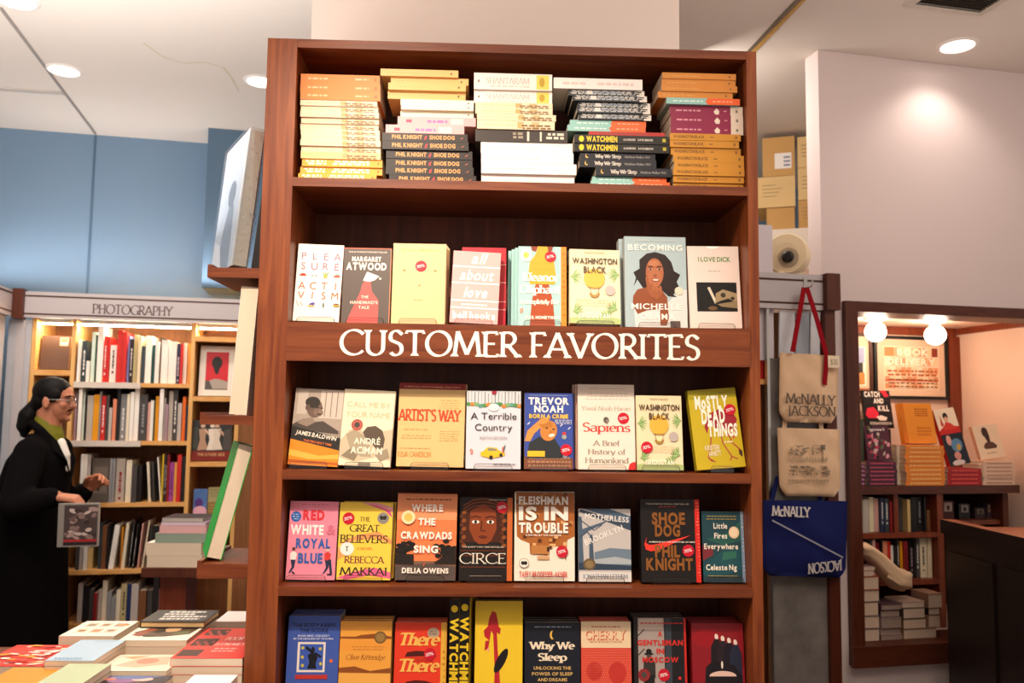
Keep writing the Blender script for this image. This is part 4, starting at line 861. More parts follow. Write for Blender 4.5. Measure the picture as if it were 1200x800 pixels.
def c_moscow(a):
    a.r(0, 0, .08, 1, '#201c1c'); a.r(.08, 0, .58, 1, '#a89a94'); a.r(.58, 0, .96, 1, '#1c1a1e'); a.r(.96, 0, 1, 1, '#c92a24'); a.r(.60, 0, .72, 1, '#39404a'); a.r(.1, .86, .56, 1, '#c9b6aa')
    for v in (.86, .62, .38): a.l([(.08, v-.08), (.2, v)], .02, '#3c3434')
    a.e(.28, .555, .09, .016, '#1b1818'); a.e(.28, .585, .055, .035, '#1b1818'); a.p([(.16, .26), (.18, .44), (.25, .53), (.31, .53), (.40, .44), (.40, .26)], '#35302f'); a.e(.28, .52, .045, .03, '#4f4440'); a.r(.18, .0, .38, .3, '#1d1a1a')
    a.lines(.12, .95, .93, 1, .02, .014, '#c9352c', 3); a.e(.86, .26, .03, .02, '#d8302a')
    for tx, v, w in (('A', .775, .09), ('GENTLEMAN', .665, .88), ('IN', .56, .16), ('MOSCOW', .455, .70)): a.t_(tx, .5, v, .06, '#cf2f28', 'B', w=w)
    a.t_('AMOR TOWLES', .5, .12, .07, '#ece2da', 'b', w=.84)
def c_dark(a):
    a.e(.3, .8, .3, .12, '#9c1620'); a.e(.8, .5, .2, .2, '#7a1018')
    for i in range(4):
        u = .48+.12*i; v = .77-.025*i
        a.e(u, v+.05, .035, .04, '#f0ddd0', rot=10); a.p([(u-.13, .2), (u-.11, v-.08), (u-.04, v+.02), (u+.05, v+.02), (u+.11, v-.1), (u+.12, .2)], ('#20151c', '#2a1b24', '#1b1420', '#24283c')[i])
    a.p([(.22, .1), (.26, .42), (.4, .5), (.8, .45), (.95, .3), (.95, .1)], '#191219'); a.e(.58, .30, .26, .07, '#e6c4b4', a0=0, a1=180); a.e(.57, .45, .02, .05, '#efe0d4')
def s_dot(s, u, v, r, k): return s.p([(u+r*math.cos(t), v+r*.66*math.sin(t)) for t in (0, 1.05, 2.1, 3.14, 4.19, 5.24)], k)
Art.s_dot = lambda s, u, v, r, k: (s_dot(s, u, v, r, k), setattr(s, 'n', s.n-1))[0]
B('blue paperback with a small framed dark silhouette', 333.5, 394.5, 721, Z5, 5, cover='#3f58a8', spine='#33488c', lean=6, art=c_score, T=.03, copies=2)
B('amber paperback of a sunset shore with a round gold seal', 395.5, 456.5, 727.5, Z5, 5, cover='#e8a040', lean=6, art=c_olive, T=.024, copies=2)
B('red orange paperback with a yellow repeated word and a feather', 460.5, 522, 729, Z5, 5, cover='#de3a22', spine='#d9a640', lean=6, art=c_there, T=.022, copies=2, stickers=((.68, .585)+RED20,))
B('yellow paperback with a red drip and a black oval', 555.5, 612, 704, Z5, 5, cover='#e9c42a', spine='#17130f', lean=6, art=c_watch, T=.026, Y=.035)
B('navy paperback with a small gold crescent moon', 614.5, 680, 729, Z5, 5, cover='#161a26', lean=6, art=c_sleep, T=.024, copies=2)
B('red and cream paperback of two dotted cherry shapes', 681.5, 740.5, 728, Z5, 5, cover='#d64a3a', lean=6, art=c_cherry, T=.022, copies=2)
B('grey and black paperback with a man in a hat| seen from behind', 744, 806, 724, Z5, 5, cover='#2a2424', lean=6, art=c_moscow, T=.026, copies=2, stickers=((.18, .30, '#a31a24', None), (.56, .30)+RED20))
B('dark red hardcover with a huddle of black cloaked figures', 812.5, 874, 730, Z5, 5, cover='#8c1822', lean=6, art=c_dark, T=.03, copies=2, hard=True)
# two more copies turned so that their black spines show
for i, (px, wpx) in enumerate(((549, 20), (537, 18))):
    z = Z5+.004; X = xz(px, z, .06); t = .026
    M = basis(Vector((X, .045+.0*i, z)), Vector((.30, .954, 0)), Vector((-.954, .30, 0)), EZ)
    M = basis(Vector((X, .030, z)), Vector((.12, .9928, 0)), Vector((-.9928, .12, 0)), EZ)
    make_book('black spined paperback, %s to the left of the yellow drip cover' % ('first' if i == 0 else 'second'), M, .165, .262-.004*i, t, cover='#e9c42a', spine='#17130f', spine_art=s_watch, group='copies behind the face-out books')

# ------------------------------------------------------------------ top shelf: five stacks of books lying flat, spines out
Z1 = SH[0]
def sp_lines(k, u0=.08, u1=.9, v=.4, h=.14):
    def f(a): a.lines(u0, u1, v, 1, .1, h, k, 3)
    return f
def sp_knight(a):
    a.t_('PHIL KNIGHT', .29, .28, .46, '#d89a5a', 'B', w=.36); a.t_('SHOE DOG', .70, .28, .46, '#d89a5a', 'B', w=.30); a.p([(.49, .2), (.515, .25), (.525, .75), (.50, .62)], '#d8383a'); a.p([(.91, .4), (.955, .62), (.93, .38)], '#c86a4a')
def sp_watch(a): a.e(.075, .5, .026, .38, '#ecc928'); a.t_('WATCHMEN', .29, .2, .62, '#ecc928', 'B', w=.33); a.t_('ALAN MOORE', .58, .38, .24, '#d8cfc0', 'b', w=.13); a.t_('DAVE GIBBONS', .75, .38, .24, '#d8cfc0', 'b', w=.16); a.r(.93, .3, .965, .7, '#b9a82a')
def sp_wb(a): a.t_('WASHINGTON BLACK', .27, .3, .42, '#5c3a16', 'b', w=.44); a.lines(.53, .62, .4, 1, .1, .16, '#8a5c24', 2); a.r(.92, .3, .95, .7, '#8a5c24')
def sp_sleep(a): a.e(.09, .52, .022, .28, '#e0b458'); a.e(.10, .62, .02, .24, '#1a1b26'); a.t_('Why We Sleep', .37, .3, .46, '#cfc6ba', 'N', w=.34); a.t_('Matthew Walker PhD', .76, .36, .28, '#9a948e', 'n', w=.34)
def sp_shan(a): a.t_('SHANTARAM', .43, .35, .38, '#dcb0a8', 'n', w=.56); a.r(.80, .06, .96, .94, '#e4c85a'); a.e(.87, .5, .035, .3, '#b9962e'); a.e(.06, .5, .012, .1, '#8a7a70'); a.lines(.2, .72, .16, 1, .1, .09, '#d9c0b4', 3)
def sp_pat(a):
    a.r(.52, .12, .6, .88, '#c9a26a'); a.r(.70, .12, .80, .88, '#c9a878'); a.lines(.55, .95, .35, 2, .3, .2, '#7a5c38', 5); a.lines(.05, .5, .45, 1, .1, .08, '#dcb888', 6)
def sp_gold(a): a.lines(.04, .30, .58, 2, .34, .26, '#fbeacb', 4); a.lines(.38, .84, .58, 2, .34, .26, '#fbeacb', 5); a.e(.95, .5, .014, .2, '#b8702a')
def sp_orange(a): a.lines(.08, .34, .42, 1, .1, .2, '#f2b888', 7); a.lines(.68, .86, .42, 1, .1, .2, '#f2b888', 8); a.r(.93, .3, .96, .7, '#c05a24')
def sp_pink(a): a.lines(.07, .18, .3, 1, .1, .36, '#c8405a', 2); a.t_('BORN', .5, .3, .34, '#a86aa0', 'b', w=.24) if False else a.lines(.36, .64, .32, 1, .1, .3, '#b06aa8', 9); a.r(.68, .15, .84, .85, '#f3d0c4')
def sp_teal(a): a.r(.56, 0, 1, 1, '#e8602a'); a.lines(.08, .5, .42, 1, .1, .16, '#e6efe8', 3); a.lines(.62, .9, .42, 1, .1, .16, '#f4b088', 4); a.p([(.56, .0), (.53, .5), (.56, 1)], '#e8602a')
def sp_plum(a): a.lines(.05, .42, .42, 1, .1, .16, '#d890a0', 6); a.p([(.62, .15), (.60, .45), (.64, .8), (.68, .5), (.67, .15)], '#ead6c4'); a.r(.83, 0, 1, 1, '#e3d0bd'); a.r(.9, .35, .93, .65, '#8a7a6a'); a.lines(.7, .78, .45, 1, .1, .1, '#d890a0', 2)
def sp_city(a):
    a.r(.0, .12, 1, .2, '#3a4450'); a.lines(.02, .98, .28, 4, -.17, .12, '#c9c4bc', 12); a.lines(.2, .7, .4, 2, -.2, .16, '#8894a4', 13); a.r(.90, .0, 1, 1, '#d8d0c4'); a.lines(.82, .96, .35, 2, -.3, .2, '#16181c', 4); a.r(.24, .25, .32, .85, '#d9d4cc')
def sp_hard(a): a.r(.56, .1, .585, .9, '#d8ccb8'); a.r(.70, .1, .72, .9, '#d8ccb8'); a.lines(.76, .96, .3, 2, -.3, .2, '#d8ccb8', 3); a.lines(.40, .52, .3, 2, -.3, .2, '#9a8c78', 4)
def sp_white(a): a.lines(.06, .62, .4, 1, .1, .12, '#e3cfc0', 3)
def sp_becom(a): a.lines(.08, .36, .38, 1, .1, .24, '#d8c0b8', 5); a.lines(.46, .9, .38, 1, .1, .24, '#d8c0b8', 6)
def sp_dim(a): a.lines(.1, .8, .4, 1, .1, .16, '#5a5450', 4)
def sp_tan(a): a.lines(.06, .5, .42, 1, .1, .12, '#d9a458', 4); a.e(.91, .5, .012, .16, '#6a4a2c')
def sp_cream(a): a.lines(.1, .7, .42, 1, .1, .1, '#e6d2ae', 4); a.e(.93, .5, .012, .14, '#5a4a3c')
# every entry: (pixel left, pixel right, thickness in pixels, look, cover, spine art, back/under colour)
O, TN, CR, PK, KN = ('orange paperback', '#e27e30', sp_orange), ('tan paperback', '#e6b069', sp_tan), ('cream paperback', '#f6e6c8', sp_cream), ('pink paperback', '#eda6a6', sp_pink), ('black orange-lettered paperback', '#2a211e', sp_knight)
PT, GD, SHN, WH, HD = ('brown-marked cream paperback', '#e9ceac', sp_pat), ('golden yellow paperback', '#eda63c', sp_gold), ('yellow-ended thick white paperback', '#eee0d6', sp_shan), ('white hardcover', '#eee4dc', sp_white), ('dark grey hardcover', '#3a322d', sp_hard)
BW, CT, TO, RD, WM = ('long white hardcover', '#eadfd8', sp_becom), ('pale-ended dark mottled paperback', '#20252c', sp_city), ('half-teal half-orange paperback', '#8fbdb4', sp_teal), ('thin red paperback', '#b02a22', sp_dim), ('yellow-titled black paperback', '#15120f', sp_watch)
SL, PL, WB, OT, CP = ('moon-marked navy black paperback', '#191a24', sp_sleep), ('pale-ended plum red paperback', '#8c2146', sp_plum), ('brown-lettered mustard paperback', '#c98a2c', sp_wb), ('burnt orange paperback', '#cf8436', sp_tan), ('pale orange patterned paperback', '#f0c486', sp_pat)
STACKS = [
 ('leftmost', [(352.5, 445, 11.2)+O, (352, 445.5, 11)+O, (352, 445.5, 10.3)+O] + [(352+[0, .5, 0, 1, 0, .5, 1, 0, 1, 1][i], 442+[0, 1, 2, 2, 1.5, 3, 3, 4, 4, 4][i], 6.95)+PT for i in range(9)] + [(352.5, 446, 8.6)+CP, (354, 448, 9)+GD, (352, 448, 8.6)+GD, (349.5, 441, 8.2)+GD]),
 ('second', [(446, 537, 8.6)+TN, (458, 549, 8.3)+TN, (455, 546, 8.6)+TN, (454.5, 545.5, 9.6)+TN, (469.5, 555, 7.4)+CR, (470, 555, 7)+CR, (469.5, 555, 7)+CR, (466, 557.5, 10.6)+PK, (452, 544, 10.8)+PK, (448, 548, 9.8)+KN, (448, 549, 10.4)+KN, (452.5, 553.5, 10.2)+KN, (452.5, 553.5, 10)+KN, (452, 555, 10)+KN, (456, 558, 9.4)+KN]),
 ('middle', [(555.5, 647, 20.4)+SHN, (555.5, 647, 16)+SHN, (557, 647.5, 7.2)+PT, (557, 647.5, 7.2)+PT, (559, 651.5, 7.8)+PT, (559, 650, 10.8)+PT, (557, 665, 15.0)+HD, (563.5, 671, 13.6)+WH, (564, 672, 13)+WH, (564, 675.5, 13)+WH, (564, 673, 12.8)+WH]),
 ('fourth', [(648.8, 752.8, 13.4)+BW, (666, 755, 7.4)+CT, (671, 758, 7.4)+CT, (677, 762, 7.4)+CT, (676, 762, 7.4)+CT, (678, 763, 7.4)+CT, (668, 757, 7.4)+TO, (665, 756.5, 7.4)+TO, (690, 779, 4.6)+RD, (673, 784, 10.3)+WM, (673, 784.5, 10.3)+WM, (680, 768, 9.4)+SL, (679, 769, 9.8)+SL, (698, 787, 10.3)+SL, (694, 781, 6.3)+TO, (692.5, 785, 6.3)+TO]),
 ('rightmost', [(776, 862.5, 7.6)+OT, (775.5, 862, 8.2)+OT, (775, 864, 7.8)+OT, (771, 858.5, 8.2)+OT, (781, 867, 8)+TO, (785, 871, 12)+PL, (786, 871.5, 12.4)+PL, (786, 871, 11.8)+PL, (785, 868, 8.3)+WB, (785, 866, 8.6)+WB, (786, 868, 9)+WB, (789, 873, 9)+WB, (790, 873.2, 8.4)+WB, (789, 873, 8.4)+WB, (789, 873.3, 8)+WB, (789, 873.3, 7.4)+WB]),
]
rs = random.Random(11)
for sname, items in STACKS:
    z = Z1+.0004; tot = {}; seen = {}
    for it in items: tot[it[3]] = tot.get(it[3], 0)+1
    for it in items[::-1]:
        px0, px1, th, look, colr, sa = it
        Y = .018+.012*rs.random(); T_ = th/441*.985; x0 = xz(px0, z+T_/2, Y); x1 = min(xz(px1, z+T_/2, Y), XR-.0305); L_ = x1-x0
        x0 = max(x0, XI+.001); L_ = x1-x0
        seen[look] = seen.get(look, 0)+1; n = tot[look]
        lab = ('%s in the %s top-shelf stack' % (look, sname)) if n == 1 else ('%s %s counting up in the %s top-shelf stack' % ('lowest' if seen[look] == 1 else ORD[seen[look]-1], look, sname))
        lab = lab.replace(' counting up', '') if lab.startswith('lowest') else lab
        W_ = L_*.68*(.94+.08*rs.random())
        # spine to the front, head of the book to the left, front cover up
        M = basis(Vector((x0, Y, z+T_)), Vector((0, 1, 0)), Vector((0, 0, -1)), Vector((-1, 0, 0))) @ Matrix.Translation((0, 0, -L_))
        make_book(lab, M, W_, L_, T_, cover=colr, spine_art=sa, hard='hardcover' in look, group='books stacked flat on the top shelf')
        z += T_+.0003

# ------------------------------------------------------------------ ledges on the left side of the tall bookcase with books leaning on them
def ledge(pt, pb, pl, depth, label, lipz=.0):
    z1 = atY((pl+300)/2, pt, 0).z; z0 = atY((pl+300)/2, pb, 0).z; x0 = atY(pl, (pt+pb)/2, 0).x
    r = thing('wall_ledge', label, 'shelf', Matrix.Translation((0, 0, 0)))
    m = MB(); m.box((x0, .001, z0), (XL-.0006, depth, z1-.008), 'wy', front='wx'); m.build('board', r)
    m = MB(); m.box((x0, .001, z1-.0078), (x0+.012, depth, z1), 'wy', front='wx'); m.build('lip', r)
    return x0, z1-.008
x1_, z1_ = ledge(310, 325, 243, .26, 'topmost small walnut ledge on the left side of the tall bookcase')
x2_, z2_ = ledge(483, 497.5, 234, .26, 'middle small walnut ledge on the left side, level with the man\'s head')
x3_, z3_ = ledge(657, 678, 230.5, .26, 'lowest small walnut ledge on the left side, under the green book')
# shrink-wrapped art book, turned a little to the aisle
a0 = atY(272, 303, .02); a1 = atY(297, 137, .02); far = atY(246, 304, .27)
zb = z1_+.004
ex = Vector((far.x-a0.x, .25, 0)).normalized()     # along the cover, away from the camera
upv = Vector((a1.x-a0.x, 0, a1.z-a0.z)); upv = (upv-ex*upv.dot(ex)); Hh = upv.length; upv.normalize()
nn = upv.cross(ex)                                  # towards the bookcase
if nn.x < 0: nn = -nn
T1 = .040; W1 = .275
cor = Vector((a0.x, .02, zb+.006))
# cover faces the aisle: book X runs along -ex so that (X, Y, Z) stays right-handed
M = basis(cor+ex*W1, -ex, nn, upv)
def c_artbook(a):
    a.r(.0, .0, .96, 1, '#b9c4d2'); a.p([(.30, .0), (.34, .30), (.46, .46), (.60, .55), (.72, .46), (.78, .20), (.80, 0)], '#8a97a8'); a.e(.56, .58, .16, .10, '#7b8796'); a.p([(.0, 0), (.0, .28), (.3, .22), (.5, 0)], '#d7dde6')
    a.r(.96, 0, 1, 1, '#d9d4cc')
art1 = make_book('large shrink wrapped pale blue art book on the topmost side ledge', M, W1, Hh*.985, T1, cover='#aebccb', spine='#b5aea2', back='#2a2624', hard=True, art=c_artbook, pages='#a39c92')
m = MB(); m.box((-.003, -.0062, -.003), (W1+.003, T1+.003, Hh*.985+.003), 'wrap')
rr = random.Random(5)
for i in range(60): # crinkles of the film along the near edge
    z = rr.uniform(.01, Hh*.96); y = rr.uniform(0, T1); m.poly([(W1+.0034, y, z), (W1+.0044, y+.006*rr.random(), z+.004), (W1+.0036, y+.010, z+.010*rr.random()), (W1+.0050, y+.002, z+.012)], 'wrap')
m.build('plastic_wrap', art1)
# added dark wedge, the shade between the art book and the bookcase made solid
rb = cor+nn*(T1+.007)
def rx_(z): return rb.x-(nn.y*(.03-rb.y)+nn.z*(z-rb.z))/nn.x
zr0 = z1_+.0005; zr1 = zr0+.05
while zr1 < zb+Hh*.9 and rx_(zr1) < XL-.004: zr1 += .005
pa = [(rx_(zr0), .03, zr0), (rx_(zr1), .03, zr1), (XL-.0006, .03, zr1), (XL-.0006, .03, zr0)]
m = MB(); m.prism(pa, (0, .2, 0), 'dark'); tag(m.build('shade_wedge'), 'dark wedge added as shade between the wrapped art book and the bookcase post', 'shade filler')
# white paperback edge on, leaning back against the bookcase
def edge_book(label, pb, ptop, pright_b, z, W_, cover, pages, hard=False, spine=None, yaw=0, toff=0):
    b = atY(pb[0], pb[1], .03); t = atY(ptop[0], ptop[1], .03); b2 = atY(pright_b, pb[1], .03)
    b.z = z+.0005; y = Vector((-math.sin(math.radians(yaw)), math.cos(math.radians(yaw)), 0)); upv = Vector((t.x-b.x, 0, t.z-b.z)); upv -= y*upv.dot(y); H_ = upv.length; upv.normalize(); n = y.cross(upv) ; n = n if n.x > 0 else -n
    T_ = (b2.x-b.x)*n.x-(.016 if hard else .009)
    b.z += T_*abs(n.z) if n.z < 0 else 0
    # fore-edge towards the camera: book X = -Y world
    M = basis(b+y*W_, -y, n, upv)
    return make_book(label, M, W_, H_, T_, cover=cover, spine=spine, hard=hard, pages=pages), H_, T_
edge_book('thick white paperback seen edge on, leaning on the middle side ledge', (268.5, 482), (283, 336), 293, z2_, .19, '#f3ebe0', 'pages')
edge_book('green hardcover seen edge on, leaning on the lowest side ledge', (240.5, 657), (280, 523), 269, z3_, .17, '#1f9a3c', 'pages', hard=True, yaw=20)
# row lists: (x0, x1, top, colour[, mark colour]) in the pixels of a zoomed crop
def row(items, sc, ox, oy, base_y, D, shelf_label, group, depth=.20, seed=0, z=None, umax=9e9, ztop=9e9):
    """books standing spine out on a shelf of the room-aligned cases"""
    rr = random.Random(seed); last = -9e9
    items = sorted(items, key=lambda q: q[0]); N = len(items); cnt = {}; seen = {}
    for it in items: cnt[it[3]] = cnt.get(it[3], 0)+1
    for i, it in enumerate(items):
        xa_, xb_, tp, colr = it[:4]; mk = it[4] if len(it) > 4 else None; tilt = it[5] if len(it) > 5 else 0
        dd = D+.012+rr.random()*.035
        u0, zz = uz(ox+xa_/sc, base_y, dd); u1, _ = uz(ox+xb_/sc, base_y, dd); zt = uz(ox+(xa_+xb_)/2/sc, oy+tp/sc, dd)[1]
        u0 = max(u0, last+.0006); T_ = max(min(u1, umax)-u0, .006); H_ = min(zt, ztop-.004)-z-.0008
        if u0+T_ > umax: continue
        dp = depth*(.85+.15*rr.random())
        big = 'thin' if T_ < .016 else ('thick' if T_ > .034 else ('tall' if H_ > .29 else ('short' if H_ < .2 else '')))
        nm = NAMEC[colr]; lab = '%s %s book, %s from left %s' % (big, nm, ORD[i], shelf_label)
        a_ = math.radians(tilt); cs = [(yy*-math.cos(a_)+zz_*math.sin(a_), yy*math.sin(a_)+zz_*math.cos(a_)) for yy in (0, T_) for zz_ in (0, H_)]
        um = min(c[0] for c in cs); zm = min(c[1] for c in cs); sh = u0-um
        if sh+max(c[0] for c in cs) > umax: continue
        M = RM @ basis(Vector((sh, dd, z+.0006-zm)), Vector((0, 1, 0)), Vector((-1, 0, 0)), EZ) @ Matrix.Rotation(a_, 4, 'X')
        last = sh+max(c[0] for c in cs)
        c = .0016; mb = MB()
        mb.box((0, 0, 0), (dp, c, H_), colr); mb.box((0, T_-c, 0), (dp, T_, H_), colr); mb.box((0, c, 0), (c, T_-c, H_), colr); mb.box((c, c, .002), (dp-.003, T_-c, H_-.003), 'pages')
        o = mb.build('book', None, M); tag(o, ' '.join(lab.split()), 'book', group)
        if mk:
            a = Art(dp, H_, (T_, H_)); v = rr.choice((.12, .2, .3)); a.lines(v, v+.5, .36, 1, .1, .28, mk, i+seed); a.lines(v+.56, v+.64, .36, 1, .1, .28, mk, i)
            a.a.build('spine_print', o)
NAMEC = {'#f4efe6': 'white', '#3a444c': 'slate', '#d9ead9': 'mint white', '#cf2f2a': 'red', '#7f86c0': 'periwinkle', '#242021': 'black', '#b9ab7e': 'olive beige', '#e6d6b4': 'beige', '#1f4a4a': 'dark teal', '#2a3550': 'dark blue', '#e09a4a': 'orange tan', '#a88a94': 'mauve', '#b9aea2': 'grey beige', '#e2981c': 'amber', '#8f8f92': 'grey', '#e08a68': 'salmon', '#bdb4ae': 'pale grey', '#e9dcc4': 'cream', '#4a4644': 'charcoal', '#2a4a30': 'dark green', '#e26a24': 'orange', '#8c1f24': 'maroon', '#a8489a': 'magenta', '#7a4e30': 'brown', '#d9a59a': 'dusty pink', '#23305e': 'navy', '#5a2a58': 'purple', '#e6c22c': 'yellow', '#c9ad72': 'tan', '#351c18': 'dark brown'}
inv = {}
def C_(n):
    if not inv:
        for k, v in NAMEC.items(): inv[v] = k
    return inv[n]
def L(*a): return [(q[0], q[1], q[2], C_(q[3]))+tuple(q[4:]) for q in a]
wt, bk = '#f4efe6', '#242021'

# ------------------------------------------------------------------ photography bookcase on the blue wall
DF = DB-.36                                             # its front plane
def PU(px, py): return uz(px, py, DF)
uA = PU(31, 360)[0]; uB = PU(300, 366)[0]+.30
zH1 = PU(150, 346.5)[1]; zH0 = PU(150, 376)[1]
ph = thing('bookcase', 'long maple photography bookcase with a grey lettered header on the blue wall', 'bookcase', Matrix.Translation((0, 0, 0)))
def part(name, *a, parent=None, **k):
    m = MB(); rbox(m, *a, **k); return m.build(name, parent or ph)
hdr = part('header_panel', uA, DF-.03, zH0, uB, DF, zH1, 'slat')
for px_, py_ in ((150, 351.5), (150, 372)):
    zz = PU(px_, py_)[1]; part('header_groove', uA, DF-.0312, zz-.004, uB, DF-.0302, zz+.004, 'groove', parent=hdr)
m = MB(); p0 = PU(110, 362.5)[0]; p1 = PU(203, 368)[0]; zt = PU(156, 369.4)[1]
tm = MB(); write(tm, 'PHOTOGRAPHY', (0, 0, 0), (1, 0, 0), (0, 0, 1), (PU(156, 357.5)[1]-zt)*.92, '#54403a', 'n', width=p1-p0)
tm.build('header_lettering', hdr, RM @ Matrix.Translation(((p0+p1)/2, DF-.0305, zt)))
divs = [PU(40, 430)[0], PU(86.5, 440)[0], PU(227, 440)[0], PU(277, 440)[0]+.02]
part('back_panel', divs[0]-.02, DB-.03, .05, divs[3], DB-.001, zH0-.0005, 'pineback')
for i, u in enumerate(divs):
    part('upright', u-.02, DF+.002, 0, u, DB-.0305, zH0-.0005, 'pine')
part('upright', divs[3]+.0005, DF+.002, 0, divs[3]+.25, DB-.0305, zH0-.0005, 'pineback')
zs = [PU(157, y)[1] for y in (448.5, 516.5, 589, 667)]; zs.append(PU(157, 729)[1])
for z in zs: part('shelf', divs[1]+.0005, DF+.004, z-.022, divs[2]-.0205, DB-.0305, z, 'pinex')
zL = PU(62, 433)[1]; part('shelf', divs[0]+.0005, DF+.004, zL-.03, divs[1]-.0205, DB-.0305, zL, 'pinex')
zq = [PU(250, y)[1] for y in (394.5, 464.5, 541, 616)]
for z in zq: part('shelf', divs[2]+.0005, DF+.004, z-.026, divs[3]-.0205, DB-.0305, z, 'pinex')
part('shelf', divs[0]+.0005, DF+.004, .08, divs[1]-.0205, DB-.0305, .1, 'pinex')
# label rail clipped on the two upper shelves
for z, ya in ((zs[0], 448), (zs[1], 516)):
    r = thing('label_rail', 'pale label strip clipped along the %s shelf edge of the photography bookcase' % ('upper' if z == zs[0] else 'second'), 'label rail', Matrix.Translation((0, 0, 0)))
    m = MB(); rbox(m, divs[1]+.001, DF-.004, z-.03, PU(165, ya)[0], DF+.0035, z+.001, '#d8ccc0'); m.build('strip', r)
# strip light under the header
for nm_, ua_, ub_ in (('left narrow', divs[0], divs[1]), ('wide middle', divs[1], divs[2]), ('right narrow', divs[2], divs[3])):
    sl = thing('strip_light', 'bright strip light under the grey header, %s bay' % nm_, 'light', Matrix.Translation((0, 0, 0)), 'shelf strip lights')
    m = MB(); rbox(m, ua_+.012, DF+.03, zH0-.02, ub_-.032, DF+.07, zH0-.001, '#d8d4cc'); m.build('housing', sl)
    m = MB(); rbox(m, ua_+.016, DF+.034, zH0-.026, ub_-.036, DF+.066, zH0-.0205, 'tube'); m.build('lens', sl)
G = 'books in the photography bookcase'
rowA = L((70, 95, 280, 'white'), (97, 150, 290, 'slate', wt), (142, 183, 470, 'white'), (190, 222, 215, 'mint white'), (224, 240, 240, 'dark green'), (242, 292, 160, 'white'), (297, 330, 252, 'red', wt), (332, 350, 262, 'red'), (358, 412, 330, 'white', bk), (416, 458, 200, 'red'), (460, 498, 215, 'red'), (502, 526, 250, 'periwinkle'), (530, 558, 280, 'black', wt), (562, 596, 240, 'olive beige'), (600, 626, 250, 'beige'), (632, 664, 340, 'slate'), (668, 722, 250, 'white'), (728, 750, 330, 'dark teal'), (754, 788, 300, 'white'), (790, 802, 262, 'black'), (806, 868, 285, 'white'), (872, 942, 300, 'white'), (946, 974, 318, 'dark blue', wt), (976, 994, 322, 'red'), (998, 1034, 312, 'white'), (1040, 1084, 320, 'orange tan'))
row(rowA, 7.5, 80, 360, 447, DF, 'on the top photography shelf', G, seed=1, z=zs[0], umax=divs[2]-.021)
rowB = L((42, 62, 130, 'mauve'), (72, 104, 95, 'white'), (106, 130, 112, 'mint white'), (132, 150, 130, 'black'), (152, 205, 175, 'grey beige'), (207, 258, 165, 'amber'), (260, 272, 138, 'grey'), (276, 316, 175, 'red', wt), (320, 344, 170, 'charcoal'), (347, 374, 280, 'pale grey'), (379, 409, 205, 'salmon'), (413, 438, 98, 'black'), (442, 496, 160, 'grey', wt), (500, 526, 160, 'cream'), (530, 562, 145, 'white'), (566, 608, 110, 'white'), (612, 682, 165, 'charcoal', '#8f8f92'), (686, 708, 232, 'dusty pink'), (710, 738, 215, 'white'), (740, 751, 230, 'dark green'), (754, 786, 180, 'amber'), (788, 822, 115, 'white'), (824, 842, 195, 'pale grey'), (844, 866, 250, 'mauve'), (869, 908, 135, 'grey beige'), (911, 948, 120, 'charcoal', wt), (952, 986, 240, 'pale grey'), (992, 1020, 185, 'orange'), (1023, 1040, 262, 'dark blue'), (1043, 1082, 175, 'white'))
row(rowB, 7.5, 80, 440, 515, DF, 'on the second photography shelf', G, seed=2, z=zs[1], umax=divs[2]-.021, ztop=zs[0]-.022)
rowC = L((92, 122, 88, 'white'), (124, 150, 90, 'white'), (152, 180, 92, 'pale grey'), (352, 372, 130, 'grey'), (374, 396, 130, 'grey'), (398, 486, 128, 'grey beige', '#8c1f24'), (496, 546, 142, 'cream'), (550, 592, 190, 'charcoal'), (594, 634, 192, 'black'), (672, 694, 158, 'cream', None, -5), (706, 726, 162, 'charcoal', None, -4), (740, 766, 112, 'white', None, -6), (774, 802, 90, 'yellow'), (804, 830, 92, 'charcoal', wt), (832, 854, 95, 'black', wt), (856, 876, 92, 'maroon'), (878, 918, 160, 'magenta', '#23305e'), (920, 942, 162, 'orange tan'), (944, 980, 95, 'red'), (984, 1018, 112, 'black'))
row(rowC, 7.5, 80, 520, 588, DF, 'on the third photography shelf', G, seed=3, z=zs[2], umax=divs[2]-.021, ztop=zs[1]-.022)
rowD = L((45, 68, 230, 'charcoal'), (70, 92, 235, 'pale grey'), (96, 120, 232, 'white'), (126, 160, 238, 'tan'), (195, 215, 72, 'slate'), (217, 248, 88, 'brown'), (252, 264, 92, 'black'), (266, 300, 86, 'white', None, 6), (312, 330, 96, 'brown'), (332, 346, 98, 'amber'), (350, 372, 72, 'cream', None, 4), (376, 402, 55, 'charcoal', wt, 4), (406, 428, 82, 'black', wt, 4), (432, 452, 76, 'dusty pink', None, 4), (456, 482, 56, 'cream', None, 6), (490, 545, 92, 'charcoal'), (548, 594, 90, 'black'), (600, 632, 80, 'amber'))
row(rowD, 5.71, 80, 600, 666, DF, 'on the fourth photography shelf', G, seed=4, z=zs[3], umax=divs[2]-.021, ztop=zs[2]-.022)
rowE = L((55, 86, 475, 'pale grey'), (90, 128, 490, 'black'), (132, 160, 515, 'charcoal'), (162, 182, 540, 'maroon'), (184, 216, 515, 'grey beige'), (219, 250, 456, 'cream'), (252, 280, 532, 'grey'), (282, 312, 565, 'grey'), (314, 342, 520, 'cream'), (345, 382, 480, 'olive beige', bk), (385, 410, 480, 'navy'), (413, 460, 482, 'pale grey'), (464, 512, 525, 'brown'), (515, 555, 522, 'charcoal'), (558, 592, 432, 'black'), (596, 620, 512, 'mauve'), (624, 648, 500, 'purple'), (652, 676, 500, 'white'))
row(rowE, 5.71, 80, 600, 729, DF, 'on the fifth photography shelf', G, seed=5, z=zs[4], umax=divs[2]-.021, ztop=zs[3]-.022)
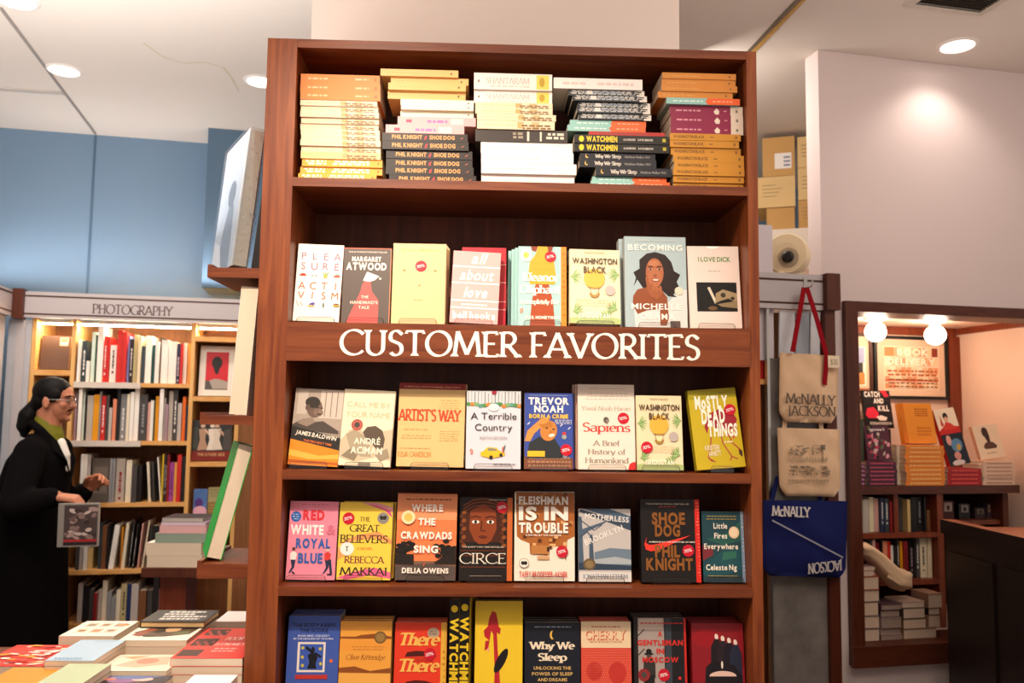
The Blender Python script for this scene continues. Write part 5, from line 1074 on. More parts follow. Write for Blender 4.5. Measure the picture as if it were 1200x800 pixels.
# face-out things in the photography bookcase
def room_face(label, l, r, b, t, D, z, T=.02, lean=8, **k):
    u0 = uz(l, b, D)[0]; u1 = uz(r, b, D)[0]; H_ = (uz((l+r)/2, t, D+.03)[1]-z)/math.cos(math.radians(lean))
    M = RM @ Matrix.Translation((u0, D, z+.002+T*math.sin(math.radians(lean)))) @ Matrix.Rotation(-math.radians(lean), 4, 'X')
    return make_book(label, M, u1-u0, H_-.004-T*math.sin(math.radians(lean)), T, **k)
def c_brown(a): a.r(.62, .70, .92, .95, '#d8a890'); a.r(.66, .82, .88, .92, '#c9745a'); a.r(.66, .74, .88, .80, '#e9d4c4')
room_face('brown hardcover with a small square label, alone above the man\'s head', 46, 80, 432, 393, DF+.05, zL, cover='#5c4438', art=c_brown, hard=True, T=.03)
def c_redpic(a):
    a.r(0, 0, 1, 1, '#e9e2d6'); a.r(.18, .12, .84, .88, '#c9202c'); a.r(.18, .12, .84, .30, '#57504a'); a.p([(.30, .30), (.44, .34), (.62, .33), (.84, .28), (.84, .14), (.4, .14)], '#a89c90')
    a.e(.50, .66, .155, .13, '#1c1210'); a.p([(.38, .62), (.44, .48), (.50, .42), (.56, .46), (.60, .60)], '#1c1210')
fr = room_face('white framed picture of a dark head on red in the photography bookcase', 232, 272.5, 463, 405, DF+.05, zq[1], cover='#ece5da', art=c_redpic, T=.025, lean=7)
fr['category'] = 'framed picture'; fr.name = 'framed_picture'
def c_dance(a):
    a.r(0, 0, 1, 1, '#2c2c2a'); a.r(0, .0, 1, .24, '#7a1f14'); a.t_('THE OTHER SIDE', .5, .12, .07, '#c99a6a', 'b', w=.7)
    for u, c1, c2 in ((.26, '#c9a48c', '#b08a70'), (.50, '#d8c0ac', '#e2d4c4'), (.62, '#c09a80', '#d8c8b4')):
        a.e(u, .86, .06, .045, c1); a.p([(u-.10, .78), (u+.10, .80), (u+.07, .52), (u+.16, .28), (u-.12, .26), (u-.06, .52)], c2); a.l([(u+.06, .76), (u+.20, .62)], .06, c1)
    a.p([(.78, .26), (.80, .76), (.96, .80), (1, .26)], '#4a4440')
    a.p([(0, .3), (.02, .82), (.14, .84), (.16, .3)], '#3f423c')
room_face('dark paperback of dancing figures over a maroon band', 223.5, 270, 540.5, 492, DF+.02, zq[2], cover='#2c2c2a', art=c_dance, T=.025, lean=6)
def c_pinkb(a): a.e(.5, .75, .5, .25, '#4a6ea8'); a.e(.4, .6, .3, .14, '#54307a'); a.r(0, 0, 1, .40, '#e0a8b8'); a.e(.5, .38, .5, .14, '#e0a8b8'); a.e(.3, .12, .1, .06, '#3a2a30')
room_face('paperback with blue hair and a pink shoulder, low in the display column', 225, 241, 616, 572, DF+.03, zq[3], cover='#5a7ab0', art=c_pinkb, T=.02, lean=6)
def c_field(a): a.r(0, .6, 1, 1, '#a89a6a'); a.r(0, 0, 1, .6, '#8a6e3c'); a.lines(.05, .9, .5, 6, .08, .03, '#b08c4a', 3); a.lines(.05, .9, .9, 3, .08, .04, '#7f8458', 5)
room_face('paperback with a dry golden field, low in the display column', 242, 262, 616, 570, DF+.035, zq[3], cover='#9a8a58', art=c_field, T=.02, lean=6)
def c_open(a): a.r(.1, .2, .9, .8, '#6f6258'); a.e(.5, .5, .25, .15, '#8a7a6c'); a.e(.4, .3, .1, .05, '#2c2622')
room_face('grey brown photo book facing out behind the man\'s raised hand', 105.5, 126, 588, 536, DF+.012, zs[2], cover='#584e46', art=c_open, T=.02, lean=5)
# perpendicular bay on the far left with the same grey header
uS = PU(26, 356)[0]
sb = thing('bookcase', 'grey panelled bookcase end with a slatted header at the left edge', 'bookcase', Matrix.Translation((0, 0, 0)))
part('side_panel', uS-.40, DF-1.9, 0, uS-.055, DF-.0605, zH0, 'palepanel', parent=sb)
hp = part('header_panel', uS-.40, DF-1.9, zH0+.0005, uS-.03, DF-.0605, zH1, 'slat', parent=sb)
for f in (.12, .82):
    zz = zH0+(zH1-zH0)*(1-f); part('header_groove', uS-.0298, DF-1.9, zz-.004, uS-.0285, DF-.0605, zz+.004, 'groove', parent=hp)
part('corner_post', uS-.03, DF-.06, zH0-.01, uA-.0005, DF, zH1+.01, 'frame', parent=sb)
part('end_panel', uS-.054, DF-.012, 0, divs[0]-.0205, DF, zH0-.011, 'palepanel', parent=sb)
part('end_strip', uS-.015, DF-.018, 0, uS+.03, DF-.0125, zH0-.012, 'slat', parent=sb)

# ------------------------------------------------------------------ front table at the lower left and its books
ZTB = .80
tb = thing('display_table', 'low front table under the piles of books at the lower left', 'table', Matrix.Translation((-1.12, -.10, 0)))
m = MB(); m.box((-.62, -.62, ZTB-.035), (.515, .50, ZTB), 'wx'); m.build('tabletop', tb)
m = MB(); m.box((-.58, -.58, ZTB-.13), (.48, .46, ZTB-.0355), 'dark'); m.build('apron', tb)
for a in (-.57, .41):
    for b in (-.57, .39): m = MB(); m.box((a, b, 0), (a+.06, b+.06, ZTB-.1305), 'dark'); m.build('leg', tb)
def flat(label, pL, pR, pN, pF, z, T_, art=None, cover='#e9dfd0', under=(), pages='pages', hard=False, dx=0, **k):
    nl = atZ(pL, pN, z); nr = atZ(pR, pN, z); f = atZ((pL+pR)/2, pF, z)
    W_ = min(nr.x, XL-.004)-nl.x-dx; H_ = f.y-nl.y; sh = label.split('|')[0]; label = label.replace('|', '')
    M = basis(Vector((nl.x+dx, nl.y, z)), Vector((1, 0, 0)), Vector((0, 0, -1)), Vector((0, 1, 0)))
    b = make_book(label, M, W_, H_, T_, cover=cover, art=art, pages=pages, hard=hard, group='books piled on the front table', **k)
    zz = z-T_-.0004
    for i, (lb, cv, t, ox, oy) in enumerate(under):
        if lb == 'fill': t = zz-ZTB-.0004
        M = basis(Vector((nl.x+dx+ox, nl.y+oy, zz)), Vector((1, 0, 0)), Vector((0, 0, -1)), Vector((0, 1, 0)))
        make_book(lb if lb != 'fill' else 'lowest book under the '+sh, M, W_, H_, t, cover=cv, pages=pages, group='books piled on the front table')
        zz -= t+.0004
    return b
def c_blotch(a):
    rr = random.Random(8)
    for i in range(46): a.e(rr.random()*.9+.05, rr.random()*.9+.05, .09*rr.random()+.03, .02+.02*rr.random(), ('#f0e0d8', '#e8a03c', '#f2c8bc', '#b8261e')[i % 4], rot=rr.uniform(-20, 20), n=10)
def c_ltblue(a): a.lines(.35, .85, .94, 2, .04, .014, '#6f8fb0', 2); a.lines(.1, .7, .10, 2, .05, .03, '#5f7fa4', 3)
def c_cards(a):
    for i in range(3):
        for j in range(2): u, v = .14+.27*i, .22+.38*j; a.r(u, v, u+.2, v+.24, ('#dcc39c', '#c9a884', '#e2b89a', '#a8a090')[(i+j) % 4]); a.e(u+.1, v+.12, .07, .06, ('#8a6a4c', '#b87850', '#7a7468')[(i+2*j) % 3])
    a.e(.86, .72, .09, .07, '#e88a4c')
def c_photo(a):
    a.p([(.04, .30), (.30, .55), (.50, .62), (.72, .62), (.96, .50), (.92, .24), (.60, .14), (.30, .12)], '#4a3428'); a.p([(.06, .20), (.20, .5), (.34, .42), (.22, .14)], '#8a4a34'); a.e(.58, .42, .12, .10, '#c9a07a'); a.e(.42, .34, .08, .08, '#2a1e18'); a.p([(.66, .2), (.9, .26), (.86, .40), (.7, .34)], '#5c6038')
def c_blk(a):
    for i, (tx, w) in enumerate((('NOTES FROM', .62), ('A SMALL', .5), ('COUNTRY AND', .72), ('OTHER PLACES', .66))): a.lines(.2, .2+w, .76-.2*i, 1, .1, .12, '#d9d4cc', 20+i)
def c_gloss(a): a.p([(.15, .3), (.4, .8), (.8, .9), (.9, .4), (.5, .2)], '#d9a890'); a.e(.55, .6, .16, .18, '#c9806a'); a.p([(.0, .0), (.5, .1), (1, .02), (1, 0)], '#f4e4d4'); a.p([(.1, .85), (.5, .95), (.3, .7)], '#b89060')
def c_redp(a):
    a.r(.06, .74, .40, .96, '#3a1a1a'); a.r(.04, .38, .38, .62, '#3a1a1a'); a.r(.03, .06, .34, .26, '#3a1a1a')
    for i in range(7): a.e(.1+.045*i, .86-.06*(i % 3), .022, .03, '#c9564c'); a.e(.1+.04*i, .50-.05*(i % 3), .022, .03, '#a83a34')
    a.t_('POOR', .60, .56, .10, '#f6d8cc', 'n', w=.26, shear=.2); a.t_('ECONOMICS', .62, .38, .08, '#f6d8cc', 'n', w=.42, shear=.2); a.lines(.46, .8, .26, 2, .08, .04, '#f0b0a4', 3)
def c_darkc(a): a.e(.4, .6, .2, .2, '#8a5a8a'); a.e(.65, .7, .14, .16, '#d9b0a4'); a.p([(.0, .9), (.4, 1), (.9, .95), (.6, .7), (.2, .7)], '#5a6a9a'); a.e(.2, .7, .1, .1, '#c97a6a')
def c_plainw(a): a.lines(.3, .7, .8, 1, .1, .01, '#e0d4d4', 3)
def c_orn(a): a.lines(.2, .8, .86, 1, .05, .012, '#c9741c', 3)
def c_grn(a): a.lines(.2, .7, .9, 1, .05, .012, '#8a9a74', 3); a.lines(.2, .6, .2, 2, .05, .012, '#8a9a74', 4)
flat('red white-blotched paperback| at the left table edge', -30, 50, 780.5, 755.5, .865, .022, c_blotch, '#d8382a', under=(('second red blotched paperback under the first', '#d8382a', .02, 0, 0), ('fill', '#e0d0c0', 0, 0, 0)))
flat('pale blue paperback| lying beside the red blotched one', 52, 110, 774, 749.5, .885, .013, c_ltblue, '#a9c0d2', under=(('thick cream paged book under the pale blue paperback', '#b08a5c', .034, 0, 0), ('fill', '#d8cbb8', 0, 0, 0)))
flat('cream paperback printed with rows of small pictures| at the table back', 69, 134, 745, 727.5, .885, .03, c_cards, '#f1e4d0', under=(('second cream paged book under the one with small pictures', '#e4cfc4', .028, .002, .001), ('fill', '#e9d6c4', 0, 0, 0)))
flat('cream paperback with a dark brown photograph| across its front', 139, 219, 750, 722, .885, .016, c_photo, '#f0e2cc', under=(('tan paged book under the one with the brown photograph', '#e6d2b4', .022, .003, .001), ('second tan paged book under the brown photograph one', '#d9bf9c', .02, .0, 0), ('fill', '#d8c8b0', 0, 0, 0)))
flat('black hardcover with white lettering lying on top of the cream pile', 164, 240, 728, 714.5, .904, .0175, c_blk, '#2c2b2c', hard=True, pages='#d9b680')
flat('glossy pale pink picture book| in the middle of the front table', 112, 195, 786, 767, .86, .012, c_gloss, '#e6cdb8', under=(('dark edged book under the glossy pink picture book', '#5a3a2c', .02, 0, 0), ('fill', '#d8c8b0', 0, 0, 0)))
flat('bright red paperback with dark picture blocks| and pale lettering', 199.5, 300, 771, 736, .88, .02, c_redp, '#d93a34', under=(('second red edged copy under the bright red paperback', '#d93a34', .02, 0, -.0), ('pale third copy under the bright red paperback', '#d8b8a4', .02, 0, 0), ('fill', '#d8c8b0', 0, 0, 0)))
flat('white paperback at the back right table corner', 252, 292, 728, 716, .892, .022, c_plainw, '#efe6e0', under=(('cream paged book under the white paperback at the back', '#e6d4c0', .024, 0, 0), ('fill', '#e6d4c0', 0, 0, 0)))
flat('dark multicoloured glossy book| at the near table edge', 95, 186, 806, 791.5, .853, .014, c_darkc, '#2e2430', under=(('fill', '#d8c8b0', 0, 0, 0),))
flat('plain white paperback| at the near right of the front table', 189, 290, 826, 790.5, .85, .02, c_plainw, '#efe4e4', under=(('second white paperback under the plain white one', '#efe4e4', .018, 0, 0), ('fill', '#d8c8b0', 0, 0, 0)))
flat('plain orange paperback at the near left table corner', -45, 22, 815, 782, .864, .014, c_orn, '#e0902c', under=(('fill', '#d8c8b0', 0, 0, 0),))
flat('sage green paperback| between the orange book and the dark glossy one', 24, 80, 812, 777.5, .88, .016, c_grn, '#b3bf9c', under=(('dark book under the sage green paperback', '#4a4038', .02, 0, 0), ('fill', '#d8c8b0', 0, 0, 0)))

# ------------------------------------------------------------------ second table behind, with its pile of books
z2t = .80; q0 = atZ(172, 665, z2t); q1 = atZ(300, 666, z2t)
t2 = thing('display_table', 'small dark walnut table in the aisle carrying a pile of cream books', 'table', Matrix.Translation((q0.x, q0.y, 0)))
wT = q1.x-q0.x
m = MB(); m.box((-.02, -.01, z2t-.04), (wT, .42, z2t), 'frame'); m.build('tabletop', t2)
lx0 = atZ(199, 668, z2t-.05).x-q0.x; lx1 = atZ(229, 668, z2t-.05).x-q0.x
m = MB(); m.box((lx0, .10, .03), (lx1, .26, z2t-.0405), 'redwood'); m.build('pedestal', t2)
m = MB(); m.box((lx0-.1, .04, 0), (lx1+.14, .34, .0295), 'frame'); m.build('foot', t2)
def slab(label, l, r, b, t, z, T_, cover, dy, pages='pages', group='books piled on the aisle table', dep=.17, spineside=None, M0=None):
    x0 = atY(l, (b+t)/2, q0.y+dy).x; x1 = atY(r, (b+t)/2, q0.y+dy).x
    M = basis(Vector((x0, q0.y+dy, z+T_)), Vector((1, 0, 0)), Vector((0, 0, -1)), Vector((0, 1, 0)))
    return make_book(label, M, x1-x0, dep, T_, cover=cover, pages=pages, group=group)
z = z2t+.0004
for (lb, l, r, b, t, T_, cv, pg) in (('lowest thick cream book of the pile on the aisle table', 172, 237, 663, 649, .052, '#ecdccb', 'pages'), ('second thick cream book of the pile on the aisle table', 171, 236, 649, 634, .055, '#f0e2d0', 'pages'), ('grey green book in the pile on the aisle table', 182, 246, 634, 622, .042, '#8fa090', '#8fa090'), ('pink edged book in the pile on the aisle table', 187, 242, 622, 613, .034, '#e2a4a8', '#e0b0b0'), ('thin lilac book in the pile on the aisle table', 189, 241, 613, 609, .016, '#b9a0b8', '#d8c4d0'), ('dark glossy book on top of the pile on the aisle table', 190, 238, 609, 604, .018, '#33333a', '#b9b0a8')):
    slab(lb, l, r, b, t, z, T_, cv, .012, pg); z += T_+.0004
x_ = atY(240, 640, q0.y+.02).x
M = basis(Vector((x_, q0.y+.02, z2t+.05)), Vector((1, 0, 0)), Vector((0, 0, -1)), Vector((0, 1, 0)))
make_book('pale book beside the cream pile, half hidden by the green book', M, .12, .17, .049, cover='#e9dccb', group='books piled on the aisle table')

# ------------------------------------------------------------------ grey slatwall bay right of the tall bookcase
DS = DR-.15
def SU(px, py): return uz(px, py, DS)
uL0 = SU(868, 345)[0]; uP0 = SU(967.5, 500)[0]; uP1 = SU(979, 500)[0]
zh1 = SU(930, 320.5)[1]; zh0 = SU(930, 362)[1]
sbay = thing('display_bay', 'grey slatwall display bay with a dark end post, hung with tote bags', 'display stand', Matrix.Translation((0, 0, 0)))
def sp(name, *a, parent=None):
    m = MB(); rbox(m, *a); return m.build(name, parent or sbay)
sp('end_post', uP0, DS-.012, 0, uP1, DR-.002, zh0-.001, 'frame')
hp2 = sp('header_panel', uL0, DS, zh0, uP0-.0005, DS+.03, zh1, 'slat')
sp('header_end', uP0, DS-.03, zh0-.0005, uP1+.016, DS+.05, zh1+.004, 'frame')
for py in (328, 355):
    zz = SU(930, py)[1]; sp('header_groove', uL0, DS-.0012, zz-.004, uP0-.001, DS-.0002, zz+.004, 'groove', parent=hp2)
ug0 = SU(906, 600)[0]
sp('board', ug0, DS+.012, 0, uP0-.0005, DS+.03, SU(930, 420)[1], 'greypanel')
sp('board_edge', ug0-.012, DS+.008, 0, ug0-.0005, DS+.03, zh0-.001, 'steel')
sp('back', uL0, DR-.03, .05, ug0+.3, DR-.002, zh0-.001, 'pineback')
zsh = SU(900, 444)[1]; sp('shelf', uL0, DS+.031, zsh-.02, ug0+.02, DR-.031, zsh, 'pinex')
row([(-40, -16, 0, C_('amber')), (-14, 8, 0, C_('amber')), (10, 44, 400, C_('red')), (48, 88, 520, C_('red')), (92, 130, 540, C_('white'))], 8, 889, 354, 444, DS+.031, 'on the shelf behind the tote bags', 'books behind the tote bags', depth=.045, seed=8, z=zsh, ztop=zh0-.003)
# white poster tubes / boards behind the bag straps
for i, (l, r, c, tl) in enumerate(((916, 934, '#cfd2d8', 3), (936, 951, '#9aa2ac', -7), (953, 964, '#d9dce2', 0))):
    zb = SU(930, 419)[1]+.0005; u0 = SU(l, 470)[0]; u1 = SU(r, 470)[0]
    mb = MB(); mb.prism([(0, 0, 0), (u1-u0, 0, 0), (u1-u0+.006, 0, zh0-zb-.004), (.006, 0, zh0-zb-.004)], (0, .008, 0), c)
    o = mb.build('poster_board', None, RM @ Matrix.Translation((u0, DS+.014, zb)))
    tag(o, ('pale grey plastic covered board, left one behind the red bag straps', 'grey streaked board between the red bag straps', 'pale board at the right behind the red bag straps')[i], 'board', None)
# tote bags
def tote(name, label, TL, TR, BL, BR, D, kk, T_=.035, cut=.14, seed=0):
    c = [uz(*p, D) for p in (TL, TR, BR, BL)]
    u0 = min(q[0] for q in c); z0 = min(q[1] for q in c)
    M = RM @ Matrix.Translation((u0, D, z0)); r = thing(name, label, 'tote bag', M, 'tote bags on the slatwall bay')
    P4 = [(q[0]-u0, q[1]-z0) for q in c]
    N1, N2 = 14, 16; rr = random.Random(seed); mb = MB(); gr = {}
    def outline(s, t):       # s across, t up from bottom; bottom corners are folded in
        q = max(0, cut-t)*.75; s2 = q+s*(1-2*q)
        b = [P4[3][i]+(P4[2][i]-P4[3][i])*s2 for i in (0, 1)]; tp = [P4[0][i]+(P4[1][i]-P4[0][i])*s2 for i in (0, 1)]
        return b[0]+(tp[0]-b[0])*t, b[1]+(tp[1]-b[1])*t
    ph = [rr.uniform(0, 6) for _ in range(4)]
    for side in (0, 1):
        for j in range(N2+1):
            for i in range(N1+1):
                s, t = i/N1, j/N2; x, z_ = outline(s, t)
                bul = (math.sin(math.pi*s)**.6)*(math.sin(math.pi*min(1, t*.93+.0))**.5)*(1-.45*t) if 0 < s < 1 and 0 < t else 0
                wr = .0028*math.sin(9*s+ph[0]+3*t)+.002*math.sin(13*t+ph[1]+4*s)+.002*math.sin(5*(s+t)*3+ph[2])
                y = -(bul*T_*.5+(wr if 0 < s < 1 else 0)) if side == 0 else bul*T_*.35+.002
                gr[side, i, j] = len(mb.v); mb.v.append((x, y, z_))
        for j in range(N2):
            for i in range(N1):
                f = (gr[side, i, j], gr[side, i+1, j], gr[side, i+1, j+1], gr[side, i, j+1]); mb.f.append(f if side == 0 else f[::-1]); mb.m.append(kk)
    for j in range(N2):
        for i in (0, N1): mb.f.append((gr[0, i, j], gr[0, i, j+1], gr[1, i, j+1], gr[1, i, j])); mb.m.append(kk)
    for i in range(N1): mb.f.append((gr[0, i, 0], gr[1, i, 0], gr[1, i+1, 0], gr[0, i+1, 0])); mb.m.append(kk)
    mb.build('bag_body', r, smooth=True)
    def front(px, py): q = uz(px, py, D-T_*.5-.004); return Vector((q[0]-u0, -T_*.5-.0042, q[1]-z0))
    return r, front, u0, z0
def strap_(mb, pts, w, k):
    for a, b in zip(pts, pts[1:]):
        a, b = Vector(a), Vector(b); n = (b-a).cross(Vector((0, 1, 0))).normalized()*w/2; mb.prism([a-n, a+n, b+n, b-n], (0, .003, 0), k)
DB1 = DS-.022
bag, fr_, u0, z0 = tote('tote_bag', 'natural canvas tote bag with long red straps, topmost of the three', (914, 413), (983, 417), (913, 494), (981, 496), DB1, 'canvas', seed=1)
m = MB(); hk = fr_(944, 337); strap_(m, [fr_(929, 412), hk+Vector((-.006, 0, 0))], .020, 'strap'); strap_(m, [hk+Vector((.006, 0, 0)), fr_(957, 372), fr_(969, 417), fr_(966.5, 451)], .020, 'strap'); m.build('strap', bag)
m = MB(); p = fr_(970, 430.5); q = fr_(983, 417); m.box((p.x, p.y-.003, p.z), (q.x, p.y-.002, q.z), '#ead9bb'); tg_ = m.build('price_tag', bag)
m = MB(); write(m, '$35', ((p.x+q.x)/2+.001, p.y-.0034, (p.z+q.z)/2-.012), (1, 0, 0), (0, 0, 1), .022, '#8a7458', 'r', width=.034); m.build('price_print', tg_)
m = MB(); a = fr_(921, 472); b = fr_(979, 475.5); write(m, 'McNALLY', (a+b)/2, (b-a).normalized(), (0, 0, 1), .040, '#54453c', 'n', width=(b-a).length)
a = fr_(923, 486.5); b = fr_(979.5, 488); write(m, 'JACKSON', (a+b)/2, (b-a).normalized(), (0, 0, 1), .038, '#54453c', 'n', width=(b-a).length); m.build('bag_print', bag)
bag2, fr_, u0, z0 = tote('tote_bag', 'canvas tote bag with a faded grey shopfront print, middle of the three', (911, 501), (984, 503), (914, 581), (985, 582), DB1, 'canvas', seed=2)
for q in ([(925, 502), (928, 470)], [(969, 503), (966, 470)]):
    m = MB(); strap_(m, [fr_(*e) for e in q], .018, 'canvas'); so_ = m.build('strap', bag2); so_.location = (0, .0368, 0)
m = MB(); rr = random.Random(6)
def pr(x0, y0, x1, y1, k):
    a, b = fr_(x0, y1), fr_(x1, y0); m.poly([(a.x, a.y, a.z), (b.x, a.y, a.z), (b.x, a.y, b.z), (a.x, a.y, b.z)], k)
for i in range(34): x = rr.uniform(925, 945); y = rr.uniform(521, 533); pr(x, y, x+rr.uniform(1, 4), y+rr.uniform(.6, 2), ('#8d7c68', '#a08c74')[i % 2])
for i in range(20): x = rr.uniform(951, 958); y = rr.uniform(520, 532); pr(x, y, x+rr.uniform(1, 2), y+rr.uniform(.6, 2), '#9a8870')
pr(963.5, 524, 964.6, 540, '#8d7c68'); pr(961.5, 521, 967, 527, '#7c6c5a')
for i in range(14): x = 925+3.3*i; pr(x, 535+rr.random()*2, x+2, 538+rr.random()*3, '#b59e80')
for i in range(70): x = rr.uniform(924, 969); y = rr.uniform(545, 556); pr(x, y, x+rr.uniform(1, 5), y+rr.uniform(.6, 2), ('#8a7862', '#a48e72', '#786852')[i % 3])
for i in range(15): x = 924+3.2*i; pr(x, 561.5, x+2.2, 564.5, '#a38d70')
m.build('bag_print', bag2)
bag3, fr_, u0, z0 = tote('tote_bag', 'navy blue tote bag with white lettering and a diagonal line, lowest of the three', (894.5, 586), (993, 587), (894, 674), (991, 677), DS-.045, 'navy', T_=.045, cut=.1, seed=3)
for q in ([(915, 588), (922, 560)], [(973, 588), (966, 560)]):
    m = MB(); strap_(m, [fr_(*e) for e in q], .018, 'navy'); so_ = m.build('strap', bag3); so_.location = (0, .066, 0)
m = MB(); a = fr_(905, 604); b = fr_(949, 606); write(m, 'McNALLY', (a+b)/2, (b-a).normalized(), (0, 0, 1), .038, '#d9d2cc', 'N', width=(b-a).length)
a = fr_(987, 656); b = fr_(947, 660.5); write(m, 'JACKSON', (a+b)/2, (b-a).normalized(), (0, 0, -1), .038, '#c9c2c0', 'N', width=(b-a).length)
a = fr_(905, 609.5); b = fr_(988, 653); n = Vector((0, 0, .003)); m.poly([a-n, b-n, b+n, a+n], '#a8a6b4'); m.build('bag_print', bag3)
def hook(px, py, label):
    q = uz(px, py, DS); r = thing('wall_hook', label, 'hook', RM @ Matrix.Translation((q[0], DS-.0004, q[1])), 'bag hooks')
    m = MB(); m.box((-.008, -.003, -.02), (.008, 0, .03), 'steel'); m.build('plate', r)
    m = MB(); m.tube([(0, -.003, -.01), (0, -.045, -.012), (0, -.052, -.004), (0, -.052, .012)], .0028, 'steel', 8); m.build('prong', r)
hook(943.5, 334, 'small metal hook on the grey header holding the red strap')

# things on top of the bay and boxes in the loft behind
zt = zh1
q = uz(925, 299, DS+.06)
rl = thing('tape_dispenser', 'cream round dispenser with a dark hub on top of the grey header', 'dispenser', RM @ Matrix.Translation((q[0], DS+.07, 0)) @ Matrix.Translation((0, 0, zt+.088)))
Mx = Matrix.Rotation(math.radians(62), 4, 'Z') @ Matrix.Rotation(math.radians(82), 4, 'Y') if False else Matrix.Rotation(math.radians(-40), 4, 'Z') @ Matrix.Rotation(math.radians(90), 4, 'X')
m = MB(); m.lathe([(.070, -.05), (.084, -.045), (.086, .03), (.080, .045), (.045, .05)], '#e8d3ae', Mx, 32); m.build('drum', rl)
m = MB(); m.lathe([(.040, .0505), (.040, .056), (.03, .058)], '#a8967c', Mx @ Matrix.Translation((.01, -.018, 0)), 24); m.lathe([(.022, .0585), (.024, .07), (.016, .078)], 'black', Mx @ Matrix.Translation((.01, -.018, 0)), 20); m.build('hub', rl)
m = MB(); m.box((-.06, -.03, -.088), (.06, .04, -.075), '#d9c4a0'); m.build('stand', rl)
q0_ = uz(886, 312, DS+.03); q1_ = uz(905, 264, DS+.03)
m = MB(); m.box((q0_[0], DS+.0305, zt-.35), (q1_[0], DS+.036, q1_[1]), '#cfc6cc', M=RM); tag(m.build('card_panel'), 'pale lilac card standing behind the grey header beside the tall bookcase', 'card', None)
th = math.radians(-20.5); V1 = Vector((math.cos(th), math.sin(th), 0)); V2 = Vector((-V1.y, V1.x, 0))
pc = atY(922, 268, 2.35); zl = pc.z
def vbox(mb, u0, v0, z0, u1, v1, z1, k, **kw): mb.box((u0, v0, z0), (u1, v1, z1), k, M=basis(Vector((pc.x, pc.y, 0)), V1, V2, EZ), **kw)
m = MB(); vbox(m, -.9, .0, 0, .42, .9, zl, 'cream'); struct(m.build('wall_loft'))
def VU(px, py):      # loft front plane
    d = ray(px, py); t = (pc-CAM).dot(V2)/d.dot(V2); p = CAM+d*t; return (p-pc).dot(V1), p.z
def carton(label, l, r, z0, z1, v0, dep, k, lab=False, lines=True):
    u0, u1 = VU(l, 235)[0], VU(r, 230)[0]
    M = basis(Vector((pc.x, pc.y, 0))+V1*u0+V2*v0+EZ*z0, V1, V2, EZ); w = u1-u0; h = z1-z0
    rt = thing('carton', label, 'box', M, 'cartons stored in the loft')
    m = MB(); m.box((0, 0, 0), (w, dep, h-.003), k); m.build('box_body', rt)
    m = MB(); m.box((0, 0, h-.0028), (w, dep*.495, h-.0005), k); m.box((0, dep*.505, h-.0028), (w, dep, h-.0005), k); m.build('flap', rt)
    m = MB()
    if lab:
        m.poly([(w*.38, -.001, h*.18), (w*.90, -.001, h*.18), (w*.90, -.001, h*.58), (w*.38, -.001, h*.58)], '#ece6e0')
        for i in range(3): m.poly([(w*.66, -.0014, h*(.24+.1*i)), (w*.86, -.0014, h*(.24+.1*i)), (w*.86, -.0014, h*(.29+.1*i)), (w*.66, -.0014, h*(.29+.1*i))], '#8a8ca4')
        m.build('address_label', rt)
    elif lines:
        for i in range(4): m.poly([(w*.15, -.001, h*(.35+.12*i)), (w*(.5+.08*(i % 3)), -.001, h*(.35+.12*i)), (w*(.5+.08*(i % 3)), -.001, h*(.37+.12*i)), (w*.15, -.001, h*(.37+.12*i))], '#8a7350')
        m.build('box_print', rt)
H0 = ZC-zl-.02
carton('brown carton at the bottom of the left stack in the loft', 898, 931, zl+.0005, zl+H0*.24, .03, .3, 'card', lines=False)
carton('pale carton in the middle of the left stack in the loft', 887, 932, zl+H0*.243, zl+H0*.57, .02, .34, 'card2')
carton('cardboard carton with a white label on top of the left stack in the loft', 894, 932, zl+H0*.573, zl+H0*.99, .02, .32, 'card', lab=True)
for i, (f0, f1, nm_) in enumerate(((0, .30, 'bottom'), (.303, .64, 'middle'), (.643, .97, 'top'))):
    carton('pale carton at the %s of the right stack in the loft' % nm_, 935.5, 966, zl+.0005+H0*f0, zl+H0*f1, .02, .3, 'card2' if i else 'card')

# ------------------------------------------------------------------ alcove behind the opening: lamps, pictures, shelf and books
def AU(px, py, D): return uz(px, py, D)
zca = zT+.021
for i, (px, py) in enumerate(((1026, 388.5), (1096, 392.5))):
    Dg = DR+.30; q = AU(px, py, Dg)
    r = thing('globe_lamp', ('left' if i == 0 else 'right')+' glowing globe lamp on the alcove ceiling', 'lamp', RM @ Matrix.Translation((q[0], Dg, zca)), 'globe lamps in the alcove')
    h = q[1]-zca
    m = MB(); m.sphere((0, 0, h), .047, 'bulb', 24, 16); m.build('globe', r, smooth=True)
    m = MB(); m.lathe([(.05, -.0005), (.05, -.010), (.026, -.016), (.024, h+.043)][:3]+[(.022, h+.045)], '#f2e8dc', ID, 24); m.build('holder', r)
def pic(label, l, r, t, b, D, art, tilt=0, fk='black', matk='#e6c4a6', fr=.016, mt=.03):
    u0, z0 = AU(l, b, D); u1, z1 = AU(r, t, D); w, h = u1-u0, z1-z0
    o = thing('framed_print', label, 'framed print', RM @ Matrix.Translation((u0, D-.022, z0)), None)
    m = MB()
    for a, c in (((0, 0, 0), (w, .02, fr)), ((0, 0, h-fr), (w, .02, h)), ((0, 0, fr), (fr, .02, h-fr)), ((w-fr, 0, fr), (w, .02, h-fr))): m.box(a, c, fk)
    m.build('frame', o)
    m = MB(); m.box((fr+.0002, .008, fr+.0002), (w-fr-.0002, .018, h-fr-.0002), matk); m.build('mat_board', o)
    A = Art(w, h); art(A)
    for mb, nm_ in ((A.a, 'print'), (A.t, 'print_lettering')):
        if mb.f: x = mb.build(nm_, o); x.location = (0, .0078, 0)
